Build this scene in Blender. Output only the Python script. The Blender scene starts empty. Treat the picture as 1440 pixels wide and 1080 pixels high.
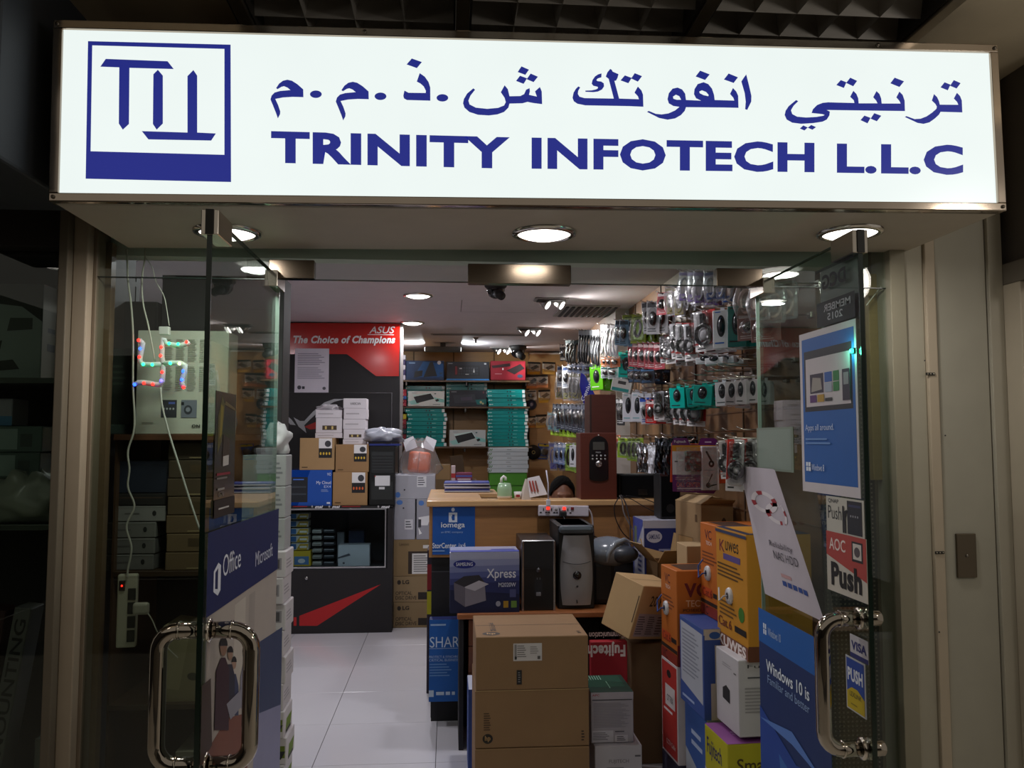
import bpy, bmesh, math, random
from math import sin, cos, radians as R, pi
from mathutils import Vector, Matrix
from mathutils.geometry import tessellate_polygon
random.seed(7)
SC = bpy.context.scene
COL = SC.collection
# ------------------------------------------------------------------ camera
F_PX, CAM_H, YAW, PIT = 1160.0, 1.6, R(4.4), R(3.94)
cam_d = bpy.data.cameras.new('camera'); cam = bpy.data.objects.new('camera', cam_d); COL.objects.link(cam)
cam_d.sensor_fit = 'HORIZONTAL'; cam_d.sensor_width = 36.0; cam_d.lens = 36.0 * F_PX / 1440.0
cam_d.clip_start = 0.05; cam_d.clip_end = 100
cam.location = (0, 0, CAM_H); cam.rotation_euler = (R(90) + PIT, 0, -YAW)
SC.camera = cam
_f = (sin(YAW)*cos(PIT), cos(YAW)*cos(PIT), sin(PIT)); _r = (cos(YAW), -sin(YAW), 0)
_u = (_r[1]*_f[2]-_r[2]*_f[1], _r[2]*_f[0]-_r[0]*_f[2], _r[0]*_f[1]-_r[1]*_f[0])
def W(px, py, X=None, Y=None, Z=None):
    """point of the place seen at (px, py) on the plane X=, Y= or Z="""
    a = (px-720)/F_PX; b = -(py-540)/F_PX
    d = [_f[i]+a*_r[i]+b*_u[i] for i in range(3)]
    t = X/d[0] if X is not None else Y/d[1] if Y is not None else (Z-CAM_H)/d[2]
    return Vector((d[0]*t, d[1]*t, CAM_H+d[2]*t))
# ------------------------------------------------------------------ colour management, world
SC.view_settings.view_transform = 'Standard'; SC.view_settings.look = 'None'
SC.view_settings.gamma = 1.0; SC.view_settings.use_curve_mapping = False
SC.view_settings.exposure = 0.0
wd = bpy.data.worlds.new('corridor_ambient'); SC.world = wd; wd.use_nodes = True
wd.node_tree.nodes['Background'].inputs[0].default_value = (0.50, 0.46, 0.40, 1)
wd.node_tree.nodes['Background'].inputs[1].default_value = 0.5
SC.cycles.transparent_max_bounces = 24
SC.cycles.max_bounces = 10
SC.cycles.diffuse_bounces = 5
SC.cycles.glossy_bounces = 5
SC.cycles.caustics_reflective = False; SC.cycles.caustics_refractive = False
SC.cycles.sample_clamp_indirect = 4.0
L_SOFFIT, L_SHOP, L_SPOT, L_CORR = 2.4, 13.0, 9.0, 9.0
def area(name, loc, size, power, col=(1, 1, 1), rot=(0, 0, 0), shape='DISK', spread=180, size_y=None):
    l = bpy.data.lights.new(name, 'AREA'); l.shape = shape; l.size = size; l.energy = power; l.color = col
    if size_y: l.size_y = size_y
    l.spread = R(spread)
    o = bpy.data.objects.new(name, l); o.location = loc; o.rotation_euler = rot; COL.objects.link(o); return o
WARM = (1, .93, .84); COOL = (.97, .95, 1)
def point(name, loc, power, col, r=.15):
    l = bpy.data.lights.new(name, 'POINT'); l.energy = power; l.color = col; l.shadow_soft_size = r; o = bpy.data.objects.new(name, l); o.location = loc; COL.objects.link(o); return o
point('corridor_fill', (2.5, 1.0, 2.6), L_CORR*2.0, WARM); point('corridor_fill', (-2.0, 1.7, 2.62), L_CORR*.35, WARM)  # unseen fill lights added to brighten the corridor ceiling and cladding
# ------------------------------------------------------------------ materials
_mc = {}
def lin(h):
    h = h.lstrip('#'); h = h if len(h) == 6 else ''.join(q*2 for q in h); c = [int(h[i:i+2], 16)/255 for i in (0, 2, 4)]
    return tuple((x/12.92 if x <= .04045 else ((x+.055)/1.055)**2.4) for x in c)
def M(s):
    """material from a short spec: kind letter + '#rrggbb'"""
    if s in _mc: return _mc[s]
    kind, hx = s.split('#') if '#' in s else (s, 'ffffff')
    m = bpy.data.materials.new({'': 'paint', 'g': 'gloss_print', 'm': 'brushed_metal', 'c': 'chrome', 'e': 'lit', 'k': 'cardboard', 'w': 'wood', 'p': 'clear_plastic', 'b': 'plastic_bag', 'x': 'fabric', 'G': 'glass', 't': 'tile', 'h': 'pegboard', 'd': 'display_glass', 's': 'skin'}.get(kind.rstrip('0123456789.'), 'paint') + '_' + hx)
    _mc[s] = m; m.use_nodes = True; nt = m.node_tree; N = nt.nodes; L = nt.links; P = N['Principled BSDF']; out = N['Material Output']
    c = lin(hx); c4 = (*c, 1)
    tc = N.new('ShaderNodeTexCoord')
    def noise(scale, detail=2, vec='Object'):
        n = N.new('ShaderNodeTexNoise'); n.inputs['Scale'].default_value = scale; n.inputs['Detail'].default_value = detail
        L.new(tc.outputs[vec], n.inputs['Vector']); return n
    def vary(fac, lo, hi, sock=None):
        x = N.new('ShaderNodeMix'); x.data_type = 'RGBA'
        x.inputs[6].default_value = (*[v*lo for v in c], 1); x.inputs[7].default_value = (*[min(1, v*hi) for v in c], 1)
        L.new(fac, x.inputs[0]); L.new(x.outputs[2], sock or P.inputs['Base Color']); return x
    def bump(fac, st, dist=.001):
        b = N.new('ShaderNodeBump'); b.inputs['Strength'].default_value = st; b.inputs['Distance'].default_value = dist
        L.new(fac, b.inputs['Height']); L.new(b.outputs[0], P.inputs['Normal']); return b
    k = kind.rstrip('0123456789.'); num = kind[len(k):]; num = float(num) if num else None
    P.inputs['Base Color'].default_value = c4
    if k == 'e':
        P.inputs['Emission Color'].default_value = c4; P.inputs['Emission Strength'].default_value = num or 1
        P.inputs['Base Color'].default_value = (.02, .02, .02, 1); P.inputs['Roughness'].default_value = .25
        n = noise(3); mr = N.new('ShaderNodeMapRange'); mr.inputs[3].default_value = (num or 1)*.97; mr.inputs[4].default_value = (num or 1)*1.03
        L.new(n.outputs[0], mr.inputs[0]); L.new(mr.outputs[0], P.inputs['Emission Strength'])
    elif k in ('', 'g', 'x'):
        P.inputs['Roughness'].default_value = {'': .6, 'g': .22, 'x': .95}[k] if num is None else num
        if k == 'g': P.inputs['Coat Weight'].default_value = .25; P.inputs['Coat Roughness'].default_value = .12
        if k == 'x': P.inputs['Specular IOR Level'].default_value = .12
        vary(noise(9, 3).outputs[0], .93, 1.07)
    elif k in ('m', 'c'):
        P.inputs['Metallic'].default_value = 1; P.inputs['Roughness'].default_value = num if num is not None else (.3 if k == 'm' else .07)
        vary(noise(6, 3).outputs[0], .9, 1.08)
        if k == 'c': bump(noise(7, 1).outputs[0], .12, .01)
    elif k == 'k':
        P.inputs['Roughness'].default_value = .8
        g_ = sum(c)/3; c = tuple(v*.86+g_*.14 for v in c); n = noise(5, 4); vary(n.outputs[0], .86, 1.1)
        w = N.new('ShaderNodeTexWave'); w.inputs['Scale'].default_value = 90; L.new(tc.outputs['Object'], w.inputs['Vector']); bump(w.outputs[1], .08)
    elif k == 'w':
        P.inputs['Roughness'].default_value = num or .4
        mp = N.new('ShaderNodeMapping'); mp.inputs['Scale'].default_value = (2, 2, 22); L.new(tc.outputs['Object'], mp.inputs[0])
        n = N.new('ShaderNodeTexNoise'); n.inputs['Scale'].default_value = 3; n.inputs['Detail'].default_value = 5; L.new(mp.outputs[0], n.inputs['Vector'])
        vary(n.outputs[0], .8, 1.15); bump(n.outputs[0], .05)
    elif k == 's':
        P.inputs['Roughness'].default_value = .5; P.inputs['Subsurface Weight'].default_value = .1; P.inputs['Subsurface Scale'].default_value = .01
        vary(noise(30).outputs[0], .92, 1.06)
    elif k == 't':
        P.inputs['Roughness'].default_value = .18
        n = noise(2.5, 5); vary(n.outputs[0], .94, 1.04); bump(noise(1.5).outputs[0], .05, .01)
    elif k == 'h':
        P.inputs['Roughness'].default_value = .6
        sp = N.new('ShaderNodeSeparateXYZ'); L.new(tc.outputs['Object'], sp.inputs[0]); ms = []
        for ax in (0, 2):
            a = N.new('ShaderNodeMath'); a.operation = 'MULTIPLY'; a.inputs[1].default_value = 2*pi/.017; L.new(sp.outputs[ax], a.inputs[0])
            b = N.new('ShaderNodeMath'); b.operation = 'SINE'; L.new(a.outputs[0], b.inputs[0]); ms.append(b)
        q = N.new('ShaderNodeMath'); q.operation = 'MINIMUM'; L.new(ms[0].outputs[0], q.inputs[0]); L.new(ms[1].outputs[0], q.inputs[1])
        g = N.new('ShaderNodeMath'); g.operation = 'GREATER_THAN'; g.inputs[1].default_value = .3; L.new(q.outputs[0], g.inputs[0])
        vary(g.outputs[0], 1, 5)
    elif k in ('G', 'd', 'p', 'b'):
        # thin clear sheet: transparent + mirror split by true Fresnel (same for every ray and side)
        N.remove(P); tr = N.new('ShaderNodeBsdfTransparent'); gl = N.new('ShaderNodeBsdfGlossy'); mx = N.new('ShaderNodeMixShader')
        tr.inputs[0].default_value = c4; gl.inputs['Roughness'].default_value = {'G': 0.0, 'd': .02, 'p': .12, 'b': .25}[k]
        geo = N.new('ShaderNodeNewGeometry'); ior = N.new('ShaderNodeMapRange'); ior.inputs[3].default_value = 1.5; ior.inputs[4].default_value = 1/1.5
        fr = N.new('ShaderNodeFresnel'); L.new(geo.outputs['Backfacing'], ior.inputs[0]); L.new(ior.outputs[0], fr.inputs[0])
        f = fr.outputs[0]
        if k in ('p', 'b'):
            ad = N.new('ShaderNodeMath'); ad.operation = 'ADD'; ad.inputs[1].default_value = .13 if k == 'p' else .1; L.new(f, ad.inputs[0]); f = ad.outputs[0]
            n = noise(35 if k == 'p' else 14, 3); b = N.new('ShaderNodeBump'); b.inputs['Strength'].default_value = .7; b.inputs['Distance'].default_value = .01
            L.new(n.outputs[0], b.inputs['Height']); L.new(b.outputs[0], gl.inputs['Normal'])
        L.new(f, mx.inputs[0]); L.new(tr.outputs[0], mx.inputs[1]); L.new(gl.outputs[0], mx.inputs[2])
        last = mx
        if k == 'b':
            df = N.new('ShaderNodeBsdfDiffuse'); df.inputs[0].default_value = (.8, .8, .82, 1); m2 = N.new('ShaderNodeMixShader'); m2.inputs[0].default_value = num or .3
            L.new(mx.outputs[0], m2.inputs[1]); L.new(df.outputs[0], m2.inputs[2]); last = m2
        L.new(last.outputs[0], out.inputs[0])
    return m
# ------------------------------------------------------------------ mesh builder
_tx = {}
def text_tris(s, bold=False):
    key = (s, bold)
    if key in _tx: return _tx[key]
    cu = bpy.data.curves.new('t', 'FONT'); cu.body = s; cu.resolution_u = 3; cu.space_character = 1.07 if bold == 1 else 1; cu.offset = .04 if bold == 1 else .012 if bold else 0
    o = bpy.data.objects.new('t', cu); COL.objects.link(o); me = bpy.data.meshes.new_from_object(o.evaluated_get(bpy.context.evaluated_depsgraph_get()))
    me.calc_loop_triangles(); vs = [v.co.copy() for v in me.vertices]; fs = [tuple(t.vertices) for t in me.loop_triangles]
    bpy.data.objects.remove(o); bpy.data.curves.remove(cu); bpy.data.meshes.remove(me)
    if vs:
        x0 = min(v.x for v in vs); x1 = max(v.x for v in vs); y0 = min(v.y for v in vs); y1 = max(v.y for v in vs)
        vs = [((v.x-x0)/max(x1-x0, 1e-6), (v.y-y0)/max(y1-y0, 1e-6)) for v in vs]
    _tx[key] = (vs, fs); return _tx[key]
_bc = {}
def bev(dx, dy, dz, b, seg=2):
    key = (round(dx, 4), round(dy, 4), round(dz, 4), round(b, 4), seg)
    if key not in _bc:
        bm = bmesh.new(); bmesh.ops.create_cube(bm, size=1)
        for v in bm.verts: v.co = Vector(((v.co.x+.5)*dx, (v.co.y+.5)*dy, (v.co.z+.5)*dz))
        if b > 0: bmesh.ops.bevel(bm, geom=list(bm.edges), offset=min(b, .45*min(dx, dy, dz)), segments=seg, affect='EDGES', profile=.5)
        bm.verts.index_update(); _bc[key] = ([v.co.copy() for v in bm.verts], [tuple(v.index for v in f.verts) for f in bm.faces]); bm.free()
    return _bc[key]
class MB:
    def __init__(s): s.v = []; s.f = []; s.m = []; s.sm = []; s.mats = []; s.M = Matrix.Identity(4)
    def mi(s, mat):
        if isinstance(mat, str): mat = M(mat)
        if mat not in s.mats: s.mats.append(mat)
        return s.mats.index(mat)
    def add(s, vs, fs, mat, smooth=False):
        o = len(s.v); k = s.mi(mat); s.v += [s.M @ Vector(v) for v in vs]
        for f in fs: s.f.append(tuple(i+o for i in f)); s.m.append(k); s.sm.append(smooth)
        return s
    def quad(s, a, b, c, d, mat): return s.add([a, b, c, d], [(0, 1, 2, 3)], mat)
    def box(s, x0, y0, z0, x1, y1, z1, mat, b=0.0, seg=2):
        vs, fs = bev(abs(x1-x0), abs(y1-y0), abs(z1-z0), b, seg); o = Vector((min(x0, x1), min(y0, y1), min(z0, z1)))
        return s.add([v+o for v in vs], fs, mat)
    def tube(s, pts, r, mat, n=8, closed=False, cap=True):
        pts = [Vector(p) for p in pts]; vs = []; fs = []; L = len(pts); up = None
        rs = r if isinstance(r, (list, tuple)) else [r]*L
        for i, p in enumerate(pts):
            a = pts[(i-1) % L] if (i > 0 or closed) else p; b = pts[(i+1) % L] if (i < L-1 or closed) else p
            t = (b-a).normalized()
            if up is None: up = Vector((0, 0, 1)) if abs(t.z) < .9 else Vector((1, 0, 0))
            x = up - t*up.dot(t)
            if x.length < 1e-5: x = Vector((0, 1, 0)) - t*t.y
            x.normalize(); up = x; y = t.cross(x)
            for k in range(n):
                an = 2*pi*k/n; vs.append(p + (x*cos(an)+y*sin(an))*rs[i])
        for i in range(L if closed else L-1):
            j = (i+1) % L
            for k in range(n): fs.append((i*n+k, i*n+(k+1) % n, j*n+(k+1) % n, j*n+k))
        if cap and not closed: fs.append(tuple(range(n-1, -1, -1))); fs.append(tuple((L-1)*n+k for k in range(n)))
        return s.add(vs, fs, mat, True)
    def lathe(s, prof, mat, n=24, ctr=(0, 0, 0), axis='z'):
        vs = []; fs = []; c = Vector(ctr)
        for (r, h) in prof:
            for k in range(n):
                a = 2*pi*k/n; q = (r*cos(a), r*sin(a), h)
                if axis == 'y': q = (q[0], q[2], q[1])
                if axis == 'x': q = (q[2], q[0], q[1])
                vs.append(c+Vector(q))
        for i in range(len(prof)-1):
            for k in range(n): fs.append((i*n+k, i*n+(k+1) % n, (i+1)*n+(k+1) % n, (i+1)*n+k))
        return s.add(vs, fs, mat, True)
    def ell(s, c, r, mat, n=16, m=10):
        c = Vector(c); return s.lathe2([(max(sin(pi*i/m), 1e-4), -cos(pi*i/m)) for i in range(m+1)], r, c, mat, n)
    def lathe2(s, prof, r, c, mat, n):
        vs = []; fs = []
        for (q, h) in prof:
            for k in range(n):
                a = 2*pi*k/n; vs.append(c+Vector((q*cos(a)*r[0], q*sin(a)*r[1], h*r[2])))
        for i in range(len(prof)-1):
            for k in range(n): fs.append((i*n+k, i*n+(k+1) % n, (i+1)*n+(k+1) % n, (i+1)*n+k))
        return s.add(vs, fs, mat, True)
    def poly(s, loops, mat):
        """flat outline(s) with holes, 3D points"""
        loops = [[Vector(p) for p in l] for l in loops]; tr = tessellate_polygon(loops); vs = [p for l in loops for p in l]
        return s.add(vs, [tuple(t) for t in tr], mat)
    def text(s, body, O, U, V, mat, bold=False):
        vs, fs = text_tris(body, bold); O = Vector(O); U = Vector(U); V = Vector(V)
        return s.add([O+U*x+V*y for x, y in vs], fs, mat)
    def build(s, name, parent=None, loc=(0, 0, 0), rot=(0, 0, 0), org=None):
        """org: move the mesh so that this point becomes the object's origin"""
        if org is not None: o_ = Vector(org); s.v = [v-o_ for v in s.v]; loc = o_
        me = bpy.data.meshes.new(name); me.from_pydata([tuple(v) for v in s.v], [], s.f)
        for m in s.mats: me.materials.append(m)
        me.polygons.foreach_set('material_index', s.m); me.polygons.foreach_set('use_smooth', s.sm); me.update()
        o = bpy.data.objects.new(name, me); COL.objects.link(o); o.location = loc; o.rotation_euler = rot
        if parent: o.parent = parent
        return o
def islands(mb, name, parent):
    """one part per connected letter"""
    par = list(range(len(mb.v)))
    def fd(a):
        while par[a] != a: par[a] = par[par[a]]; a = par[a]
        return a
    for f in mb.f:
        for q in f[1:]: par[fd(q)] = fd(f[0])
    gr = {}
    for i, f in enumerate(mb.f): gr.setdefault(fd(f[0]), []).append(i)
    for fl in gr.values():
        m2 = MB(); ix = {}
        for i in fl:
            for q in mb.f[i]: ix.setdefault(q, len(ix))
        m2.add([mb.v[q] for q in ix], [tuple(ix[q] for q in mb.f[i]) for i in fl], mb.mats[0]); m2.build(name, parent)
def tag(o, label=None, cat=None, group=None, kind=None):
    for k, v in (('label', label), ('category', cat), ('group', group), ('kind', kind)):
        if v: o[k] = v
    return o
def empty(name, loc, label, cat, rot=(0, 0, 0), group=None, kind=None):
    o = bpy.data.objects.new(name, None); o.empty_display_size = .05; COL.objects.link(o); o.location = loc; o.rotation_euler = rot
    return tag(o, label, cat, group, kind)
def struct(name, mb, label=None): return tag(mb.build(name), label, kind='structure')
def copy_tree(o, parent=None):
    c = o.copy(); COL.objects.link(c)
    if parent: c.parent = parent
    for ch in list(o.children): copy_tree(ch, c)
    return c
def art(mb, O, U, V, Nn, items, eps=.0005):
    """flat print on a face: O corner, U/V full-size edge vectors, Nn outward normal; items in 0..1 coordinates"""
    O = Vector(O); U = Vector(U); V = Vector(V); Nn = Vector(Nn).normalized()
    for i, it in enumerate(items):
        o = O+Nn*eps*(i*.5+1); k = it[0]
        P = lambda u, v: o+U*u+V*v
        if k == 'r': _, a, b, c, d, col = it; mb.quad(P(a, b), P(c, b), P(c, d), P(a, d), col)
        elif k in ('t', 'T', 'B'): _, s, a, b, c, d, col = it; mb.text(s, P(a, b), U*(c-a), V*(d-b), col, {'t': False, 'T': 2, 'B': 1}[k])
        elif k == 'o':
            _, a, b, c, d, col = it; mb.add([P((a+c)/2+(c-a)/2*cos(q*pi/10), (b+d)/2+(d-b)/2*sin(q*pi/10)) for q in range(20)], [tuple(range(20))], col)
        elif k == 'p': mb.poly([[P(*q) for q in it[1]]], it[2])
        elif k == 'l':    # block of small print lines: a,b,c,d,n,colour
            _, a, b, c, d, n, col = it
            for j in range(n):
                y = d-(d-b)*(j+.25)/n; x1 = a+(c-a)*(.72+.28*((j*37 % 11)/11)); hh = (d-b)/n*.42
                mb.quad(P(a, y-hh), P(x1, y-hh), P(x1, y), P(a, y), col)
FR = lambda w, d, h: ((0, 0, 0), (w, 0, 0), (0, 0, h), (0, -1, 0))          # front face frame of a box at its front-left-bottom corner
LF = lambda w, d, h: ((0, d, 0), (0, -d, 0), (0, 0, h), (-1, 0, 0))
RT = lambda w, d, h: ((w, 0, 0), (0, d, 0), (0, 0, h), (1, 0, 0))
TP = lambda w, d, h: ((0, 0, h), (w, 0, 0), (0, d, 0), (0, 0, 1))
def boxmb(w, d, h, col, front=(), left=(), top=(), right=(), seam=True, b=.003):
    mb = MB(); mb.box(0, 0, 0, w, d, h, col, b, 1)
    if seam and col[0] == 'k': top = [('r', 0.01, .495, .99, .505, '#3a2c1c')]+list(top)
    for fr, it in ((FR, front), (LF, left), (TP, top), (RT, right)):
        if it: art(mb, *fr(w, d, h), it)
    return mb
def box(name, label, cat, loc, w, d, h, col, front=(), left=(), top=(), right=(), yaw=0, tilt=(0, 0), group=None, seam=True, b=.003):
    mb = boxmb(w, d, h, col, front, left, top, right, seam, b)
    o = mb.build(name, None, loc, (R(tilt[0]), R(tilt[1]), R(yaw))); return tag(o, label, cat, group)
def pbox(name, label, cat, px0, py0, px1, py1, Y, d, col, z0=None, **k):
    """box whose front face at depth Y spans these image bounds"""
    a = W(px0, py1, Y=Y); c = W(px1, py0, Y=Y); zb = a.z if z0 is None else z0
    return box(name, label, cat, (a.x, Y, zb), c.x-a.x, d, W((px0+px1)/2, py0, Y=Y).z-zb, col, **k)
def sheet(name, label, cat, O, U, V, Nn, base, items, th=.0015, group=None):
    O = Vector(O); U = Vector(U); V = Vector(V); Nn = Vector(Nn).normalized(); mb = MB()
    b = O+Nn*.0008; t = b+Nn*th
    q = [b, b+U, b+U+V, b+V, t, t+U, t+U+V, t+V]
    mb.add(q, [(3, 2, 1, 0), (4, 5, 6, 7), (0, 1, 5, 4), (1, 2, 6, 5), (2, 3, 7, 6), (3, 0, 4, 7)], base)
    art(mb, t, U, V, Nn, items, .0004)
    return tag(mb.build(name, org=O), label, cat, group)
def tile(name, O, *a): pass
# ================================================================== THE SETTING
FY = 3.0           # shopfront plane
CE = 2.7           # shop ceiling
mb = MB()
tx0 = -.66-.605*5; ty0 = 4.85-.6*9
for i in range(13):
    for j in range(19):
        x = tx0+.605*i; y = ty0+.6*j
        if x > 3.2 or y > 10.6: continue
        mb.box(x+.0015, y+.0015, -.02, x+.6035, y+.5985, 0, 't#d3d1d7' if y > 2.6 else 't#cfc8bc', .001, 1)
mb.box(-4, -1, -.05, 3.4, 10.8, -.004, '#3c3a3a')
struct('floor', mb)
mb = MB(); mb.box(-2.7, 3.1, CE, 1.8, 10.4, CE+.06, '#d6ced2')
# hairline joints and hatch outline of the plasterboard
for (a, b) in (((-1.5, 4.45), (.35, 4.45)), ((.1, 7.0), (.75, 7.0)), ((.1, 6.4), (.1, 7.0)), ((.6, 8.9), (1.4, 8.9))):
    p, q = Vector((*a, CE-.001)), Vector((*b, CE-.001)); n = (q-p).normalized().cross(Vector((0, 0, 1)))*.003
    mb.quad(p-n, p+n, q+n, q-n, '#6b6766')
struct('ceiling', mb)
mb = MB(); mb.box(-.62, 10.2, 0, 1.6, 10.3, CE, 'w#b98f5c', .0)
mb.box(.985, 10.02, 0, 1.6, 10.2, 2.66, 'w#bb9260'); mb.box(.985, 10.015, 2.66, 1.6, 10.2, 2.68, '#d8d0c4')
for x in (-.43, .06, .56): mb.box(x-.008, 10.19, .3, x+.008, 10.2, CE, '#6f532f')
struct('wall_back', mb)
mb = MB(); mb.box(-2.6, 7.75, 0, -.43, 7.85, CE, '#8b8583'); mb.box(-.62, 7.85, 0, -.56, 10.3, CE, 'w#9a7446')
struct('wall_partition', mb)
mb = MB(); mb.box(-2.7, 3.1, 0, -2.6, 7.85, CE, '#8f8a88'); struct('wall_left', mb)
mb = MB(); mb.box(1.5, 3.25, 0, 1.6, 6.75, CE, 'w#6e5035'); mb.box(1.39, 6.75, 0, 1.6, 10.3, CE, 'w#6e5035')
mb.box(1.385, 6.745, 1.0, 1.5, 6.752, CE, '#b9b4b0')
for y in (4.1, 4.9, 5.7, 6.5):      # slat channels of the hook wall
    mb.box(1.494, y-.006, .2, 1.5, y+.006, CE, '#3e2a19')
for z in (1.0, 1.25, 1.5, 1.75, 2.0, 2.25, 2.5): mb.box(1.496, 3.25, z-.004, 1.5, 6.75, z+.004, '#5a3d24'); mb.box(1.386, 6.75, z-.004, 1.39, 10.02, z+.004, '#5a3d24')
struct('wall_right', mb)
# header behind the transom glass
mb = MB(); h0 = W(300, 361.5, Y=3.12).z
mb.box(-2.7, 3.12, h0, 1.75, 3.2, 2.75, '#dfe6dd'); struct('trim_1', mb, 'grey green header board behind the transom glass')
# left jamb: beige pillar between this shop and the neighbour
mb = MB(); mb.box(-1.335, 2.9, 0, -1.305, 3.1, 2.5, '#6b6152', .003); mb.box(-1.305, 2.94, 0, -1.255, 3.1, 2.5, '#a3937f', .004); mb.box(-1.255, 2.985, 0, -1.243, 3.1, 2.5, '#7b6c5a', .002)
mb.box(-1.335, 3.05, 0, -1.3, 3.5, 2.5, '#3a2f29')
struct('trim_2', mb, 'beige metal pillar at the left end of the shopfront')
mb = MB(); mb.box(-1.243, 3.06, 0, -1.222, 3.1, 2.32, 'w#7a6149'); struct('trim_3', mb, 'brown wooden strip inside the left jamb')
# right jamb and cladding
mb = MB(); mb.box(1.66, 2.96, 0, 1.72, 3.1, 2.5, '#8d8672', .003); mb.box(1.72, 2.97, 0, 1.795, 3.1, 3.0, '#a59e8c', .004); mb.box(1.795, 2.955, 0, 1.835, 3.1, 3.0, '#b3a48f', .004)
mb.box(1.66, 3.1, 0, 1.78, 3.3, 2.7, '#6b5f4b')
struct('trim_4', mb, 'beige jamb and capping at the right end of the shopfront')
mb = MB(); mb.box(1.839, 2.965, 0, 2.04, 3.1, 3.0, '#a39e8f', .003); mb.box(2.044, 2.95, 0, 2.10, 3.1, 3.0, '#a9a292', .003)
mb.box(2.10, 2.86, 0, 2.16, 3.1, 2.19, '#b5a996', .004); mb.box(2.16, 2.80, 0, 2.9, 3.1, 2.19, '#bdb3a2', .02)
mb.box(2.10, 2.70, 2.19, 3.0, 3.1, 2.27, '#6b6358', .004); mb.box(2.13, 2.6, 2.27, 3.0, 3.1, 3.0, '#57504a', .004)
for p in ((1.83, .35), (1.85, 1.62), (1.80, .9), (1.78, 1.9)): mb.ell((p[0], 2.953, p[1]), (.003, .003, .003), '#333333', 8, 4)
struct('wall_right_facade', mb, 'beige metal cladding to the right of the shopfront')
mb = MB(); a = W(1345, 812, Y=2.965); c = W(1370, 750, Y=2.965)
mb.box(a.x, 2.955, a.z, c.x, 2.965, c.z, 'm.45#6e6355', .002); mb.ell(((a.x+c.x)/2, 2.954, (a.z+c.z)/2), (.006, .004, .006), 'm#999088', 10, 6)
tag(mb.build('access_plate'), 'small metal cover plate with a centre screw on the beige cladding', 'cover plate')
for (py, lb) in ((526, 'upper'), (777, 'lower')):
    p = W(1308 if py == 526 else 1321, py, Y=2.955); mb = MB(); mb.box(-.018, -.004, -.005, .018, 0, .005, '#26241f', .001)
    for dx in (-.012, 0, .012): mb.ell((dx, -.005, 0), (.003, .002, .003), 'm#b8b0a0', 8, 4)
    tag(mb.build('hinge', None, p), '%s small black hinge with three screws on the beige cladding seam' % lb, 'hinge')
# facade wall above the transom, behind the sign
mb = MB(); mb.box(-3.5, 3.0, 2.42, 3.0, 3.11, 3.1, '#5b5248'); struct('wall_front', mb)
# corridor ceiling : plain board left and right, dark louvre bay between aluminium rails
mb = MB(); mb.box(-4, 1.5, 3.0, -.68, 3.0, 3.05, '#c8b89c'); mb.box(1.62, 1.5, 3.0, 3.5, 3.0, 3.05, '#d8cab0'); mb.box(-.68, 1.5, 3.12, 1.62, 3.0, 3.16, 'e0.035#a59c8e')  # bay backing has a faint added glow to lift the dark louvres
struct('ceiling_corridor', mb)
mb = MB()
for x in (-.68, .04, .83, 1.6):
    mb.box(x-.022, 1.5, 2.985, x+.022, 3.0, 3.0, 'm.35#cfc6b8', .003); mb.box(x-.03, 1.5, 2.995, x-.024, 3.0, 3.12, '#3b3733'); mb.box(x+.024, 1.5, 2.995, x+.03, 3.0, 3.12, '#3b3733')
struct('trim_5', mb, 'aluminium rails of the corridor ceiling')
bays = (('leftmost', -.65, .01), ('middle', .07, .80), ('rightmost', .86, 1.57))
for nm, x0, x1 in bays:
    root = empty('louvre_ceiling_panel', (x0, 1.6, 3.01), 'dark metal louvre panel in the corridor ceiling, %s of three above the sign' % nm, 'ceiling louvre')
    mb = MB(); n = max(3, round((x1-x0)/.15))
    for j in range(9):
        y = .06+j*.15
        mb.add([(0, y-.02, .08), (x1-x0, y-.02, .08), (x1-x0, y, 0), (0, y, 0), (x1-x0, y+.02, .08), (0, y+.02, .08)], [(0, 1, 2, 3), (3, 2, 4, 5)], '.4#b3ada4')
    mb.build('cross_blades', root)
    mb = MB()
    for i in range(1, n):
        x = (x1-x0)*i/n; mb.add([(x-.02, 0, .08), (x-.02, 1.38, .08), (x, 1.38, 0), (x, 0, 0), (x+.02, 1.38, .08), (x+.02, 0, .08)], [(0, 1, 2, 3), (3, 2, 4, 5)], '.4#b3ada4')
    mb.build('long_blades', root)
# ------------------------------------------------------------------ transom and side lights
GL = 'G#eef4f1'; GE = 'g#18241f'
def pane(x0, z0, x1, z1, y=FY, th=.012):
    mb = MB(); mb.box(x0, y-th/2, z0, x1, y+th/2, z1, GL)
    mb.box(x0, y-th/2-.0005, z0-.003, x1, y+th/2+.0005, z0, GE); return mb
w1 = tag(pane(-1.25, 2.182, 1.68, 2.42).build('window_1'), 'clear transom glass above the doors', kind='structure')
w2 = tag(pane(-1.25, 0.02, -.625, 2.178).build('window_2'), 'clear left side light of the shopfront', kind='structure')
w3 = tag(pane(1.165, 0.02, 1.68, 2.178).build('window_3'), 'clear right side light of the shopfront', kind='structure')
def patch(px0, py0, px1, py1, par):
    a = W(px0, py1, Y=FY-.02); c = W(px1, py0, Y=FY-.02); mb = MB(); mb.box(a.x, FY-.022, a.z, c.x, FY+.022, c.z, 'm.22#655a4e', .002, 1); return mb.build('patch_fitting', par)
for q in ((378, 366, 442, 391), (658, 373, 803, 398), (1008, 378, 1072, 402)): patch(*q, w1)
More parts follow.
